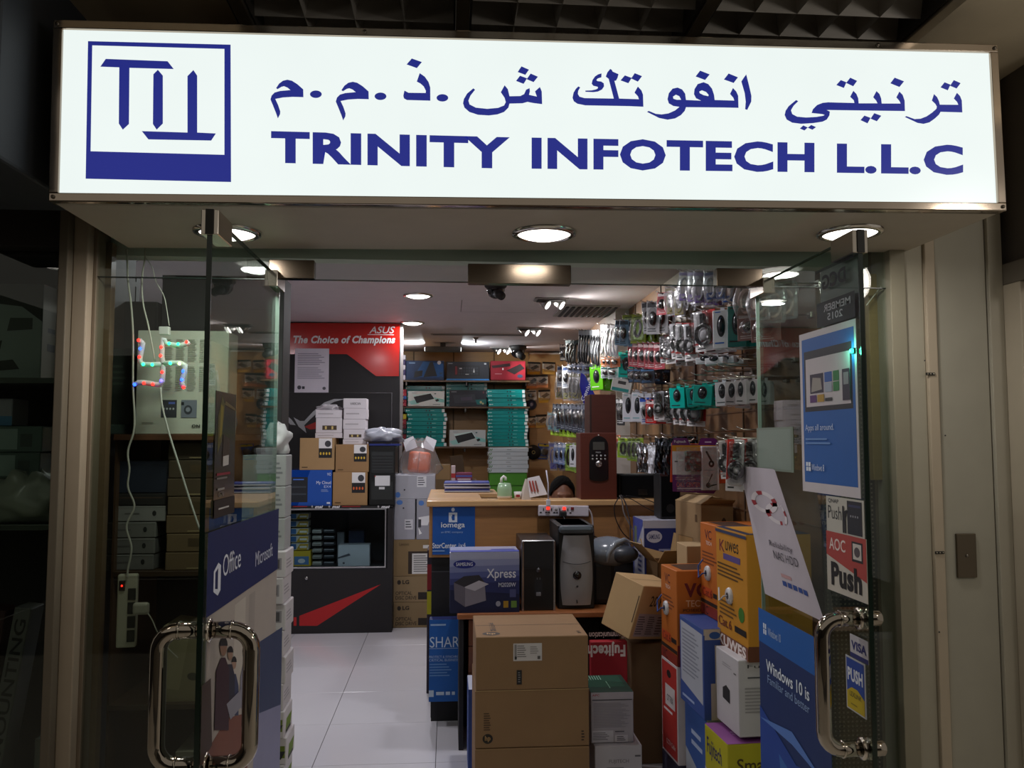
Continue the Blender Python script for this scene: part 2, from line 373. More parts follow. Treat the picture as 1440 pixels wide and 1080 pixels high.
# ------------------------------------------------------------------ doors (opened outwards, square to the front)
def door(n, hx, side, ynear, lab, hz0, hz1):
    root = empty('door_%d' % n, (hx, FY, 0), lab, None, kind='structure')
    mb = MB(); L = FY-.03-ynear
    mb.box(-.006, -.03-L, .03, .006, -.03, 2.178, GL)
    g = mb.build('glass_leaf', root)
    mb = MB(); mb.box(-.0065, -.034-L, .03, .0065, -.03-L, 2.178, 'g#0d2219'); mb.box(-.0065, -.03, .03, .0065, -.027, 2.178, 'g#9fb3a8'); mb.box(-.0065, -.03-L, 2.178, .0065, -.03, 2.181, 'g#123a2a')
    mb.build('glass_edge', root)
    for (y0, y1, z0, z1) in ((-.145, -.015, 2.13, 2.187), (-.036-L, .10-L, 2.125, 2.19), (-.145, -.015, .01, .07)):
        mb = MB(); mb.box(-.022, y0, z0, .022, y1, z1, 'c.15#c9c0b4', .002, 1)
        if y0 < -.5: mb.box(-.010, y0-.004, z0, .010, y0, z1, '#15110d')
        mb.build('corner_fitting', root)
    for s in (-1, 1):
        z1 = hz1; z0 = hz0; yb = -.03-L+.05; r = .021; off = .115
        pts = [(s*.008, yb, z1)]+[(s*(off-.05+.05*sin(a)), yb, z1-.05+.05*cos(a)) for a in [i*pi/12 for i in range(7)]]
        pts += [(s*(off-.05+.05*cos(a)), yb, z0+.05-.05*sin(a)) for a in [i*pi/12 for i in range(7)]]+[(s*.008, yb, z0)]
        if n == 2 and s > 0: pts = None
        mb = MB()
        if pts is None:
            for z in (z1, z0): mb.tube([(.006, yb, z), (.05, yb, z), (.056, yb, z)], [r, r, r*.7], 'c.06#a89e92', 20)
            for z in (z1, z0): mb.tube([(.0065, yb, z), (.012, yb, z)], .03, 'c.1#a89e92', 20)
            mb.build('handle_end_cap', root); continue
        mb.tube(pts, r, 'c.06#a89e92', 20)
        for z in (z1, z0): mb.lathe([(.03, .0065), (.03, .012), (.022, .014)], 'c.1#c9bfb2', 20, (0, yb, z), 'x') if s > 0 else mb.lathe([(.03, -.0065), (.03, -.012), (.022, -.014)], 'c.1#c9bfb2', 20, (0, yb, z), 'x')
        for z in (z1, z0): mb.tube([(s*.062, yb, z), (s*.067, yb, z)], .0235, 'c.1#b9afa2', 20)
        mb.build('pull_handle', root)
    return root
door(1, -.61, -1, 2.13, 'glass door leaf standing open on the left', .79, 1.122)
door(2, 1.147, 1, 2.2, 'glass door leaf standing open on the right', .756, 1.108)
# ------------------------------------------------------------------ the lit sign
SO = Vector((.28, 2.43, 2.305)); SR = -.012
def S(px, py, y=0.0):
    p = W(px, py, Y=2.43)-SO; c, s_ = cos(-SR), sin(-SR); return Vector((p.x*c+p.z*s_, y, -p.x*s_+p.z*c))
sign = empty('shop_sign', SO, 'long backlit white sign with blue lettering above the shop entrance', 'sign', (0, SR, 0))
TL, TR_, BR, BL = S(77, 27), S(1405, 65), S(1411, 296), S(68, 285)
x0 = (TL.x+BL.x)/2; x1 = (TR_.x+BR.x)/2; z0 = (BL.z+BR.z)/2; z1 = (TL.z+TR_.z)/2
mb = MB(); mb.box(x0+.02, .03, z0+.012, x1-.02, .565, z1-.02, '#a59884'); mb.box(x0+.01, .015, z0, x1-.01, .57, z0+.012, '#bfb3a2'); mb.build('housing', sign)
mb = MB(); fw = .026
mb.box(x0, -.006, z0, x1, .035, z0+fw, 'c.12#b5a798', .003); mb.box(x0, -.006, z1-fw, x1, .035, z1, 'c.12#b5a798', .003)
mb.box(x0, -.0055, z0+fw, x0+fw, .035, z1-fw, 'c.12#a09488', .002); mb.box(x1-fw, -.0055, z0+fw, x1, .035, z1-fw, 'c.12#b5a798', .002)
for q in ((x0+.013, z0+.013), (x0+.013, z1-.013), (x1-.013, z0+.013), (x1-.013, z1-.013), (x0+.9, z1-.013), (x1-.4, z1-.013)): mb.ell((q[0], -.008, q[1]), (.006, .004, .006), 'm#6d655c', 10, 6)
mb.build('frame', sign)
mb = MB(); mb.quad((x0+fw-.002, .004, z0+fw-.002), (x1-fw+.002, .004, z0+fw-.002), (x1-fw+.002, .004, z1-fw+.002), (x0+fw-.002, .004, z1-fw+.002), 'e1.0#eef7f4')
mb.build('lit_panel', sign)
BLU = 'sign_blue'; m = bpy.data.materials.new('translucent_blue_vinyl'); m.use_nodes = True; P = m.node_tree.nodes['Principled BSDF']
P.inputs['Base Color'].default_value = (*lin('#1c2478'), 1); P.inputs['Emission Color'].default_value = (*lin('#232c86'), 1); P.inputs['Emission Strength'].default_value = .85; P.inputs['Roughness'].default_value = .25; BLU = m
def CR(ox, oy, sc, pts): return [S(ox+x/sc, oy+y/sc, .002) for x, y in pts]
def rot180(l): return l
logo = MB()
q = lambda *p: CR(0, 0, 3, p)
logo.poly([q((370, 172), (972, 187), (974, 767), (360, 753)), q((388, 190), (946, 205), (946, 652), (381, 637))], BLU)
for pts in (((445, 247), (706, 257), (732, 290), (545, 285), (543, 522), (517, 546), (500, 520), (502, 283), (422, 280)),
            ((665, 293), (686, 318), (686, 520), (660, 546), (644, 522), (646, 312)),
            ((815, 294), (831, 318), (831, 558), (910, 562), (890, 592), (625, 587), (597, 552), (790, 558), (790, 320))): logo.poly([q(*pts)], BLU)
logo.build('logo', sign)
ar = MB()
C = [
 (370, 70, 7.2, [(130,385),(160,340),(200,310),(245,300),(290,310),(345,345),(405,398),(407,477),(300,474),(200,480),(122,495),(150,555),(172,620),(170,650),(148,692),(130,640),(100,565),(73,500),(85,460),(115,430),(170,414),(275,405),(245,380),(210,366),(185,372),(145,396)]),
 (370+662/7.2, 70+21/7.2, 7.2, [(130,385),(160,340),(200,310),(245,300),(290,310),(345,345),(405,398),(407,477),(300,474),(200,480),(122,495),(150,555),(172,620),(170,650),(148,692),(130,640),(100,565),(73,500),(85,460),(115,430),(170,414),(275,405),(245,380),(210,366),(185,372),(145,396)]),
 (550, 70, 6.545, [(190,77),(283,110),(237,166),(142,132)]),
 (550, 70, 6.545, [(263,212),(310,245),(345,295),(360,345),(361,466),(145,460),(118,445),(112,420),(122,373),(160,393),(318,395),(320,375),(300,335),(270,308),(236,290)]),
 (550, 70, 6.545, [(1200,150),(1270,180),(1236,228),(1165,202)]), (550, 70, 6.545, [(1285,216),(1352,245),(1312,295),(1248,268)]), (550, 70, 6.545, [(1187,236),(1252,260),(1220,311),(1150,284)]),
 (550, 70, 6.545, [(757,352),(773,365),(730,420),(712,465),(722,500),(780,530),(885,541),(985,532),(1040,510),(1056,480),(1045,440),(1010,388),(1045,324),(1075,360),(1090,425),(1190,423),(1225,405),(1243,365),(1275,350),(1278,380),(1270,412),(1342,428),(1325,380),(1370,340),(1387,380),(1391,498),(1310,488),(1255,477),(1210,490),(1090,493),(1080,530),(1040,570),(980,592),(900,602),(800,596),(720,570),(675,530),(662,490),(670,450),(700,400)]),
 (790, 80, 9, [(505,205),(503,255),(455,270),(440,290),(455,303),(500,308),(533,330),(537,370),(510,410),(460,435),(400,443),(300,438),(300,423),(380,420),(435,408),(460,392),(455,375),(400,362),(380,335),(390,290),(420,245),(460,218)]),
 (790, 80, 9, [(210,370),(235,382),(210,425),(205,465),(225,500),(290,518),(660,524),(595,275),(558,245),(580,190),(615,148),(635,160),(645,182),(720,215),(708,260),(688,297),(668,300),(728,524),(978,532),(965,495),(922,448),(965,372),(1010,420),(1030,475),(1035,628),(850,620),(300,610),(200,590),(155,560),(137,515),(150,450),(180,400)]),
 (790, 80, 9, [(800,230),(887,262),(845,330),(745,294)]), (790, 80, 9, [(925,202),(1018,240),(965,310),(880,270)]),
 (900, 80, 8.47, [(718,160),(833,205),(778,272),(665,230)]), (900, 80, 8.47, [(1058,194),(1170,240),(1118,307),(1002,266)]),
 (900, 80, 8.47, [(1268,205),(1300,330),(1330,460),(1328,530),(1280,628),(1255,620),(1262,530),(1250,430),(1210,290),(1235,250)]),
 (1095, 90, 10.286, [(903,228),(985,260),(948,343),(838,300)]), (1095, 90, 10.286, [(1040,193),(1140,240),(1082,318),(980,270)]),
 (1095, 90, 10.286, [(1245,742),(1335,775),(1290,855),(1188,808)]), (1220, 90, 9.6, [(95,660),(190,695),(130,770),(45,735)]),
 (1095, 90, 10.286, [(360,885),(425,915),(378,958),(310,930)]), (1095, 90, 10.286, [(475,878),(545,910),(492,948),(425,918)]),
 (1220, 90, 9.6, [(370,180),(498,230),(435,307),(312,257)]), (1220, 90, 9.6, [(1045,243),(1125,275),(1088,352),(990,312)]), (1220, 90, 9.6, [(1170,213),(1262,255),(1207,327),(1118,290)]),
 (1220, 90, 9.6, [(902,402),(945,445),(970,500),(980,545),(1230,547),(1215,510),(1170,462),(1212,385),(1255,430),(1278,490),(1285,650),(990,642),(970,680),(910,735),(840,785),(760,805),(680,792),(508,712),(530,700),(640,740),(720,735),(800,705),(880,650),(935,600),(940,570),(920,535),(873,490)]),
]
for ox, oy, sc, pts in C: ar.poly([CR(ox, oy, sc, pts)], BLU)
ar.poly([CR(900, 80, 8.47, [(1110,367),(1150,410),(1172,460),(1176,604),(1000,600),(550,596),(535,640),(490,690),(420,730),(330,745),(230,725),(85,652),(105,640),(190,675),(260,682),(340,670),(420,635),(472,592),(400,582),(345,550),(330,500),(345,430),(390,375),(450,362),(505,385),(540,435),(550,510),(600,512),(730,518),(670,490),(645,440),(652,380),(690,320),(760,298),(815,320),(860,375),(885,450),(892,510),(1125,517),(1115,485),(1075,438)]),
         CR(900, 80, 8.47, [(395,470),(430,447),(470,465),(492,507),(440,508),(400,495)]), CR(900, 80, 8.47, [(708,410),(740,395),(790,415),(820,450),(815,465),(760,452),(715,430)])], BLU)
ar.poly([CR(1095, 90, 10.286, [(255,518),(288,533),(220,600),(182,665),(200,720),(270,758),(400,770),(550,762),(650,745),(668,733),(640,722),(480,705),(500,650),(560,590),(640,558),(720,550),(1100,560),(1090,520),(1038,470),(1085,383),(1130,430),(1155,490),(1162,565)])
       + CR(1220, 90, 9.6, [(138,527),(120,490),(80,445),(125,362),(165,400),(188,460),(196,530),(450,530),(435,495),(393,447),(435,368),(480,415),(505,490),(510,632)])
       + CR(1095, 90, 10.286, [(700,662),(745,685),(738,740),(700,800),(640,830),(500,852),(330,862),(200,845),(120,800),(90,735),(105,670),(150,605)])], BLU)
for ox, oy, sc, cx, cy, rx, ry in ((370, 70, 7.2, 533, 447, 60, 38), (370, 70, 7.2, 1188, 468, 60, 38), (550, 70, 6.545, 472, 440, 54, 34)):
    ar.poly([CR(ox, oy, sc, [(cx+rx*cos(i*pi/10), cy+ry*sin(i*pi/10)) for i in range(20)])], BLU)
islands(ar, 'arabic_letter', sign)
lt = MB()
for s_, xl, xr, ytl, ytr, ybl, ybr in (('TRINITY', 381, 717, 184, 192.7, 228.5, 237), ('INFOTECH', 747.7, 1145.7, 192.5, 200, 237.5, 242.5), ('L.L.C', 1177.3, 1355, 201, 203.5, 243.2, 246)):
    vs, fs = text_tris(s_, 1)
    lt.add([S(xl+(xr-xl)*u, (ybl+(ybr-ybl)*u)*(1-v)+(ytl+(ytr-ytl)*u)*v, .002) for u, v in vs], fs, BLU)
islands(lt, 'latin_letter', sign)
# soffit downlights
def downlight(x, y, z, r, label, power, col=(1, .97, .92), group=None, em='e6#fff8ee'):
    root = empty('downlight', (x, y, z), label, 'ceiling light', group=group)
    mb = MB(); mb.lathe([(r+.022, 0), (r+.02, -.008), (r+.004, -.012), (r, -.006), (r, 0)], 'c.15#d8d2ca', 32); mb.build('trim_ring', root)
    mb = MB(); mb.lathe([(.0001, -.024), (r*.5, -.021), (r*.85, -.012), (r, -.003)], em, 32); mb.build('diffuser', root)
    a = area('downlight_lamp', (x, y, z-.02), r*1.6, power, col); a.parent = root; a.location = (0, 0, -.03); return root
for px, py, lb in ((765, 323, 'round ceiling light under the sign above the middle of the entrance'), (320, 316, 'round ceiling light under the sign behind the left open door top'), (1195, 327, 'round ceiling light under the sign above the right open door')):
    p = W(px, py, Z=2.315); z = SO.z+z0+(p.x-SO.x)*.012; downlight(p.x, p.y, z-.001, .088, lb, L_SOFFIT*(3 if px == 320 else 1.5 if px == 1195 else .55))
# ================================================================== INTERIOR LAMPS
for px, py, lb in ((588, 417, 'round ceiling light in the shop nearest the doorway, left of the camera dome'), (580, 455, 'round ceiling light in the shop just right of the red banner top'), (172, 362, 'round ceiling light seen through the left side light, behind the hanging cables')):
    p = W(px, py, Z=2.69); downlight(p.x, p.y, CE-.001, .092, lb, L_SHOP, COOL)
for X, Y, lb in ((-.9, 4.6, 'round ceiling light over the shop floor, left side near the doors'), (.6, 4.3, 'round ceiling light over the sales counter'), (-.4, 9.2, 'round ceiling light in front of the back shelves')):
    if Y > 9: continue
    downlight(X, Y, CE-.001, .092, lb, L_SHOP*.8, COOL)
def spot(px, py, tx, lb):
    p = W(px, py, Z=2.68); root = empty('spotlight', (p.x, p.y, CE), lb, 'spotlight')
    mb = MB(); mb.box(-.13, -.07, -.012, .13, .07, 0, '#8f8a86', .004); mb.box(-.11, -.055, -.02, .11, .055, -.012, '#4c4a4a', .002); mb.build('mount_plate', root)
    for dx in (-.05, .06):
        d = Vector((tx-p.x-dx, 10.0-p.y if p.y < 9.6 else -.5, -1.5)).normalized(); d = Vector((.75, -.35, -.55)).normalized()
        c = Vector((dx, 0, -.035)); mb = MB(); mb.tube([c-d*.05, c, c+d*.03], [.024, .034, .04], 'm#a9a6a4', 16); mb.tube([c+d*.03, c+d*.034], .033, 'e6#fffaf2', 16); mb.build('lamp_head', root)
        a = area('spot_lamp', (0, 0, 0), .06, L_SPOT/2, (1, .96, .9), spread=120); a.parent = root; a.location = c+d*.045; a.rotation_euler = d.to_track_quat('-Z', 'Y').to_euler()
spot(775, 424, 1.4, 'twin head ceiling spotlight nearest the door, left of the air vent'); spot(745, 464, 1.4, 'twin head ceiling spotlight in the middle of the right row'); spot(705, 491, 1.3, 'twin head ceiling spotlight farthest back, left of the dome camera')
p = W(623, 487, Z=2.66); root = empty('ceiling_uplight_box', (p.x, p.y, CE), 'small grey ceiling box lamp shining to both sides, in front of the back shelves', 'ceiling light')
mb = MB(); mb.box(-.2, -.08, -.10, .2, .08, -.05, '#55534f', .004); mb.box(-.03, -.03, -.05, .03, .03, 0, '#55534f'); mb.build('body', root)
for s in (-1, 1):
    mb = MB(); mb.box(s*.2, -.06, -.09, s*.204, .06, -.06, 'e5#f4fbff'); mb.build('diffuser', root)
    a = area('box_lamp', (0, 0, 0), .06, 6, (.9, .97, 1), (0, -s*R(100), 0)); a.parent = root; a.location = (s*.215, 0, -.07)
# ceiling fittings
p = W(823, 437, Z=2.7); mb = MB(); mb.box(-.24, -.3, -.008, .24, .3, 0, '#a7a19e', .002)
for i in range(9): mb.box(-.2+i*.05, -.26, -.016, -.175+i*.05, .26, -.004, '#2b2928')
tag(mb.build('air_vent', None, (p.x, p.y, CE-.001)), 'square slotted air vent in the shop ceiling by the right wall', 'air vent')
p = W(640, 470, Z=2.7); mb = MB(); mb.box(-.5, -.05, -.006, .5, .05, 0, '#a5a19e', .002); mb.box(-.48, -.02, -.009, .48, .02, -.006, '#5c5855')
tag(mb.build('air_slot_vent', None, (p.x+.25, p.y, CE-.001)), 'long narrow slot vent in the rear of the shop ceiling', 'air vent')
p = W(669, 480, Z=2.66); mb = MB(); mb.lathe([(.03, 0), (.028, -.012), (.01, -.02), (.01, -.05), (.024, -.052), (.024, -.056), (.0001, -.058)], 'm#77726c', 14)
tag(mb.build('sprinkler_head', None, (p.x, p.y, CE-.001)), 'small sprinkler head on the rear shop ceiling', 'sprinkler')
def dome(px, py, s, lb, Y=None):
    p = W(px, py, Z=2.7) if Y is None else Vector((W(px, py, Y=Y).x, Y, CE)); root = empty('security_camera', (p.x, p.y, CE), lb, 'camera')
    mb = MB(); mb.lathe([(.0001, 0), (.06*s, 0), (.06*s, -.02*s), (.05*s, -.03*s)], '#2a2827', 20); mb.build('mount', root)
    mb = MB(); mb.ell((0, 0, -.035*s), (.05*s, .05*s, .05*s), 'g.1#0d0d10', 18, 12); mb.tube([(0, -.02*s, -.05*s), (.03*s, -.07*s, -.085*s)], [.028*s, .022*s], '#1b1a1a', 12); mb.build('dome', root)
dome(697, 398, 1.3, 'black camera hanging from the ceiling just below the transom fitting'); dome(728, 493, 1.7, 'black dome camera above the back shelves', 9.5)
# ================================================================== LEFT HALF : red and black banner wall
AS = 7.7; a = W(398, 888, Y=AS); c = W(563, 453, Y=AS); bx0, bx1, bh = -1.62, c.x, 2.69
mb = MB(); mb.box(bx0, AS, 0, bx1, AS+.04, bh, '#171416', .002)
def QA(px, py, e=.002): v = W(px, py, Y=AS); return (v.x, AS-e, v.z)
mb.poly([[QA(375, 454), QA(562.5, 455), QA(561, 529), QA(529, 529), QA(488, 498), QA(375, 498)]], 'g#c01c12')
x0_, x1_ = W(400, 552, Y=AS), W(551, 552, Y=AS)
mb.tube([(bx0+.05, AS-.003, x0_.z), (x1_.x, AS-.003, x0_.z), (x1_.x, AS-.003, .3)], .003, '#4b484b', 6)
def QT(mb, s, px0, py0, px1, py1, mat, bold=2, sk=0, e=.004):
    O = Vector(QA(px0, py1, e)); Q = Vector(QA(px1, py1, e)); T = Vector(QA(px0, py0, e)); mb.text(s, O, Q-O, T-O+Vector((sk, 0, 0)), mat, bold)
QT(mb, 'The Choice of Champions', 410, 472, 554, 486, '#f0eeee', 1, .02); QT(mb, 'ASUS', 519, 459, 553, 469, '#dddada', 2, .02); mb.box(W(517, 470, Y=AS).x, AS-.003, W(517, 471, Y=AS).z, W(554, 470, Y=AS).x, AS-.002, W(517, 470, Y=AS).z, '#dddada')
QT(mb, 'OF', 384, 500, 396, 504, '#dddada'); 
for pts, cl in ((((401, 582), (410, 590), (416, 598), (408, 597), (403, 590)), 'm.3#b9b9bd'), (((413, 587), (422, 592), (428, 592), (440, 579), (456, 566), (470, 561), (486, 561), (470, 565), (452, 575), (436, 590), (428, 598), (431, 609), (420, 600)), 'm.3#b9b9bd'), (((428, 600), (445, 593), (446, 603), (436, 604)), '#8f1a14')):
    mb.poly([[QA(*q_) for q_ in pts]], cl)
tag(mb.build('banner_panel'), 'tall red and black printed display panel behind the stacked boxes', 'display panel')
O = W(414, 552, Y=AS-.005); Uv = W(462, 552, Y=AS-.005)-O; V = Vector((0, 0, W(414, 490, Y=AS-.005).z-O.z))
sheet('notice_paper', 'white printed A4 notice taped on the red and black panel', 'paper', O, Uv, V, (0, -1, 0), '#d9d4e0', [('l', .08, .62, .92, .9, 7, '#8d899a'), ('l', .08, .3, .92, .58, 6, '#a5a1b2'), ('o', .08, .07, .2, .16, '#4a4a55'), ('r', .22, .08, .3, .14, '#33333c'), ('o', .82, .06, .92, .13, '#55555f')])
# black display cabinet
CY = 7.09; a = W(398, 712, Y=CY); c = W(551, 888, Y=CY); cz = a.z; cx0, cx1 = -1.5, c.x
root = empty('display_cabinet', (cx0, CY, 0), 'black display cabinet with a lit glass window and a red wedge on its lower panel', 'cabinet')
wz1 = W(480, 717, Y=CY).z; wz0 = W(480, 797, Y=CY).z; wx1 = W(543, 760, Y=CY).x-cx0; dx = cx1-cx0
mb = MB(); mb.box(0, 0, 0, dx, .02, wz0-.02, '#1b181a', .002); mb.box(wx1+.01, 0, wz0-.02, dx, .02, wz1+.02, '#1b181a'); mb.box(0, 0, wz1+.012, dx, .02, cz, '#151315')
mb.box(0, .02, 0, .02, .5, cz, '#1b181a'); mb.box(dx-.02, .02, 0, dx, .5, cz, '#1b181a'); mb.box(0, .5, 0, dx, .52, cz, '#26262a'); mb.box(0, .02, cz-.02, dx, .5, cz, '#151315'); mb.box(.02, .02, wz0-.04, dx-.02, .5, wz0-.02, '#2b2a2c'); mb.box(.02, .02, 0, dx-.02, .5, .03, '#1b181a')
p0 = [W(x, y, Y=CY) for x, y in ((413, 888), (536, 821), (450, 888))]; pl = lambda x, y: (W(x, y, Y=CY).x-cx0, -.001, W(x, y, Y=CY).z)
mb.poly([[pl(421, 880), pl(536, 821.5), pl(446, 880)], ], '#b11b1d'); mb.poly([[pl(421, 880), pl(421, 866), pl(536, 821.5)]], '#b11b1d'); mb.poly([[pl(413, 880), pl(413, 868), pl(417, 868), pl(417, 880)]], '#b11b1d')
for s_, x_, x2, cl in (('msi', 443, 453, '#e9e7ea'), ('msi', 467, 477, '#e9e7ea'), ('msi', 536, 547, '#e9e7ea')):
    O = Vector(pl(x_, 714.5)); O.y = -.002; Q = Vector(pl(x2, 714.5)); Q.y = -.002; mb.text(s_, O, Q-O, (.008, 0, .022), cl, 1); e_ = Vector(pl(x_-4, 712.5)); mb.ell((e_.x, -.002, e_.z), (.008, .002, .01), '#a9a7aa', 8, 5)
for x_, x2 in ((412, 432), (481, 507)): mb.quad(pl(x_, 713), pl(x2, 713), pl(x2, 711.6), pl(x_, 711.6), '#8e1a1a')
mb.build('body', root)
mb = MB(); f0 = 0.02
for q in ((f0, wz0-.012, wx1, wz0), (f0, wz1, wx1, wz1+.012), (wx1-.012, wz0, wx1, wz1), (f0, wz0, f0+.012, wz1)): mb.box(q[0], -.006, q[1], q[2], .004, q[3], 'm.35#c9c8ca', .001)
mb.build('window_frame', root)
mb = MB(); mb.box(f0, .006, wz0, wx1, .010, wz1, 'd#e9f2f4'); mb.build('window_glass', root)
mb = MB(); mb.lathe([(.0001, -.012), (.012, -.012), (.014, 0)], 'c#cccccc', 14, (pl(431, 813)[0], 0, pl(431, 813)[2]), 'y'); mb.build('lock', root)
def cab(px0, py0, px1, py1, Yd, name, lb, cat, col, front=(), z0=None, d=.12, group=None): return pbox(name, lb, cat, px0, py0, px1, py1, Yd, d, col, z0=z0, front=front, seam=False, group=group)
zs = wz0-.02
for i in range(5):
    y1 = 774-i*10.5; cab(409, y1-10, 434, y1, 7.3, 'yellow_boxed_adapter', 'flat yellow and white boxed adapter stacked behind the cabinet glass', 'box', '#d9d6c8', [('r', 0, .1, .3, .9, '#3b6ea8'), ('p', [(0.3, 0), (.9, 0), (1, .9), (.5, .9)], '#c7a52a'), ('r', .5, .3, .9, .6, '#f3f1e8')], z0=zs+.135+i*.066, group='yellow adapters stacked in the display cabinet')
cab(411, 775, 437, 797, 7.28, 'yellow_blue_box', 'yellow and blue boxed gadget at the bottom of the cabinet window', 'box', '#d9b92e', [('r', .1, .1, .9, .65, '#5d86b8'), ('o', .3, .2, .7, .5, '#e8e8e8')], z0=zs)
for i in range(6): cab(439, 790-i*9, 452, 797-i*9, 7.32, 'white_cable_pack', 'small whitish cable pack in the narrow stack behind the cabinet glass', 'package', '#b5b5ad', [('r', .1, .2, .9, .5, '#77766f')], z0=zs+i*.055, group='whitish cable packs in the display cabinet', d=.1)
for i in range(6): cab(455, 790-i*9, 470, 797-i*9, 7.34, 'dark_flat_case', 'dark flat case in the stack left of the white envelope', 'box', '#3c3f45', [('r', .05, .75, .95, .95, '#d5d8dc')], z0=zs+i*.055, group='dark flat cases in the display cabinet', d=.1)
cab(475, 766, 520, 796, 7.25, 'white_envelope_box', 'white box with a thin swoosh print inside the cabinet window', 'box', '#c9cbd0', [('p', [(0, .35), (.4, .5), (.35, .6), (.0, .42)], '#55555c'), ('o', .15, .1, .22, .2, '#555')] if 0 else [('p', [(0, .35), (.4, .5), (.35, .6), (.0, .42)], '#55555c'), ('o', .15, .1, .22, .2, '#55555c')], z0=zs)
cab(474, 748, 484, 766, 7.45, 'clear_cable_bag', 'small clear bag standing behind the white box in the cabinet', 'package', '#8c9096', z0=zs+.0)
cab(490, 746, 512, 770, 7.45, 'blue_dark_case', 'dark blue case at the back of the cabinet window', 'box', '#23324f', z0=zs)
# on the cabinet
ct = cz+.001
DOTS = lambda c: [('r', .55, .68, .93, .99, '#e6e4e4'), ('o', .72, .72, .9, .92, '#3b3b40'), ('r', .55, .38, .93, .68, '#1b1a1c')]+[('o', .58+.085*i, .47, .63+.085*i, .56, c) for i in range(4)]+[('l', .07, .05, .3, .12, 1, '#5c4427')]
b1 = pbox('nas_carton', 'blue printed carton with a dark storage drive picture, on the black cabinet', 'box', 398, 661, 467, 712, 7.12, .3, 'g#0f3f96', z0=ct, seam=False, front=[('p', [(.3, 0), (1, 0), (1, 1), (.55, 1)], '#1550ad'), ('r', .13, .1, .5, .8, '#1d2128'), ('r', .16, .3, .47, .35, '#3a4048'), ('r', .16, .5, .47, .55, '#3a4048'), ('r', .2, .72, .42, .75, '#4f7fe0'), ('t', 'My Cloud', .68, .58, .98, .69, '#eef2ff'), ('t', 'EX4', .84, .5, .98, .57, '#c9d6f5'), ('l', .78, .38, .96, .46, 2, '#8fa6d8'), ('t', 'WD', .9, .84, .98, .92, '#dfe8ff'), ('r', .9, .05, .97, .1, '#dfe8ff')])
t1 = W(440, 661, Y=7.12).z
b2 = pbox('brown_carton', 'brown carton with a white and black label, upper left on the black cabinet', 'box', 421, 616, 470.5, 661, 7.12, .28, 'k#b08a55', z0=t1, front=DOTS('#e0b83a'))
b3 = pbox('brown_carton', 'brown carton with orange dots on its label, beside the dark computer tower', 'box', 467.5, 664, 517, 712, 7.12, .28, 'k#a87f4b', z0=ct, front=DOTS('#d8622c'))
t3 = W(490, 664, Y=7.12).z
b4 = pbox('brown_carton', 'brown carton with yellow dots on its label, upper right beside the tower top', 'box', 471.5, 625, 519, 662, 7.12, .28, 'k#a27a48', z0=t3, front=DOTS('#e0b83a'))
t2 = W(440, 616, Y=7.12).z; t4 = W(490, 625, Y=7.12).z
WB = [('l', .1, .35, .9, .65, 1, '#b1acb0')]; WW = [('r', .25, .2, .8, .5, '#4a3c2c'), ('r', .35, .25, .42, .45, '#d9c27a'), ('r', .6, .25, .67, .45, '#d9c27a')]
def wst(px0, px1, ys, z, lb0, Y=7.2, arts=None):
    for i in range(len(ys)-1):
        top = W(px0, ys[i], Y=Y).z if i else W(px0, ys[0], Y=Y).z
    zz = z
    hs = [(ys[i+1]-ys[i])*Y/1160 for i in range(len(ys)-1)][::-1]
    for i, h in enumerate(hs):
        q0 = W(px0+(i % 2)*.8, 620, Y=Y).x; q1 = W(px1-(i % 3)*.5, 620, Y=Y).x
        box('white_product_box', 'small white product box, '+lb0[i], 'box', (q0, Y, zz), q1-q0, .2, h-.001, '#d8d3d8', arts[i] if arts else WB, seam=False); zz += h
wst(443, 481, [578, 589, 610, 617], t2, ['lowest in the left white pile on the brown cartons', 'second in the left white pile, with a dark print', 'top of the left white pile'], arts=[WB, WW, WB])
wst(482, 515, [561, 575, 590, 604, 618, 625], t4, ['lowest in the right white pile beside the grey wrapped parcel', 'second from bottom of the right white pile', 'middle of the right white pile', 'second from the top of the right white pile', 'top of the right white pile with black brand lettering'], arts=[WB, WW, WB, WB, [('T', 'VARSCAN', .3, .35, .75, .6, '#2a2a2a')]])
def lump(name, lb, cat, c, r, mat, seed=1, amp=.25, n=28, m=18, zsq=None, parent=None):
    rnd = random.Random(seed); ph = [(rnd.uniform(2, 7), rnd.uniform(0, 6), rnd.uniform(2, 7), rnd.uniform(0, 6)) for _ in range(5)]; vs = []; fs = []
    for i in range(m+1):
        t = pi*i/m
        for k in range(n):
            a = 2*pi*k/n; d = 1+amp*sum(sin(p[0]*a*1.0//1*0+round(p[0])*a+p[1])*sin(p[2]*t+p[3]) for p in ph)/3
            x, y, z = sin(t)*cos(a), sin(t)*sin(a), -cos(t)
            z = max(z*d, -.82) if zsq is None else z*d
            vs.append((x*d*r[0], y*d*r[1], z*r[2]))
    for i in range(m):
        for k in range(n): fs.append((i*n+k, i*n+(k+1) % n, (i+1)*n+(k+1) % n, (i+1)*n+k))
    mb = MB(); mb.add(vs, fs, mat, True); o = mb.build(name, parent, c); return tag(o, lb, cat) if lb else o
v = W(476, 570, Y=7.3); lump('plastic_wrap', 'crumpled clear film with red marks lying on the left white pile', 'plastic wrap', (W(462, 572, Y=7.3).x, 7.3, t2+.255), (.11, .09, .035), 'b#e6e0e4', 3)
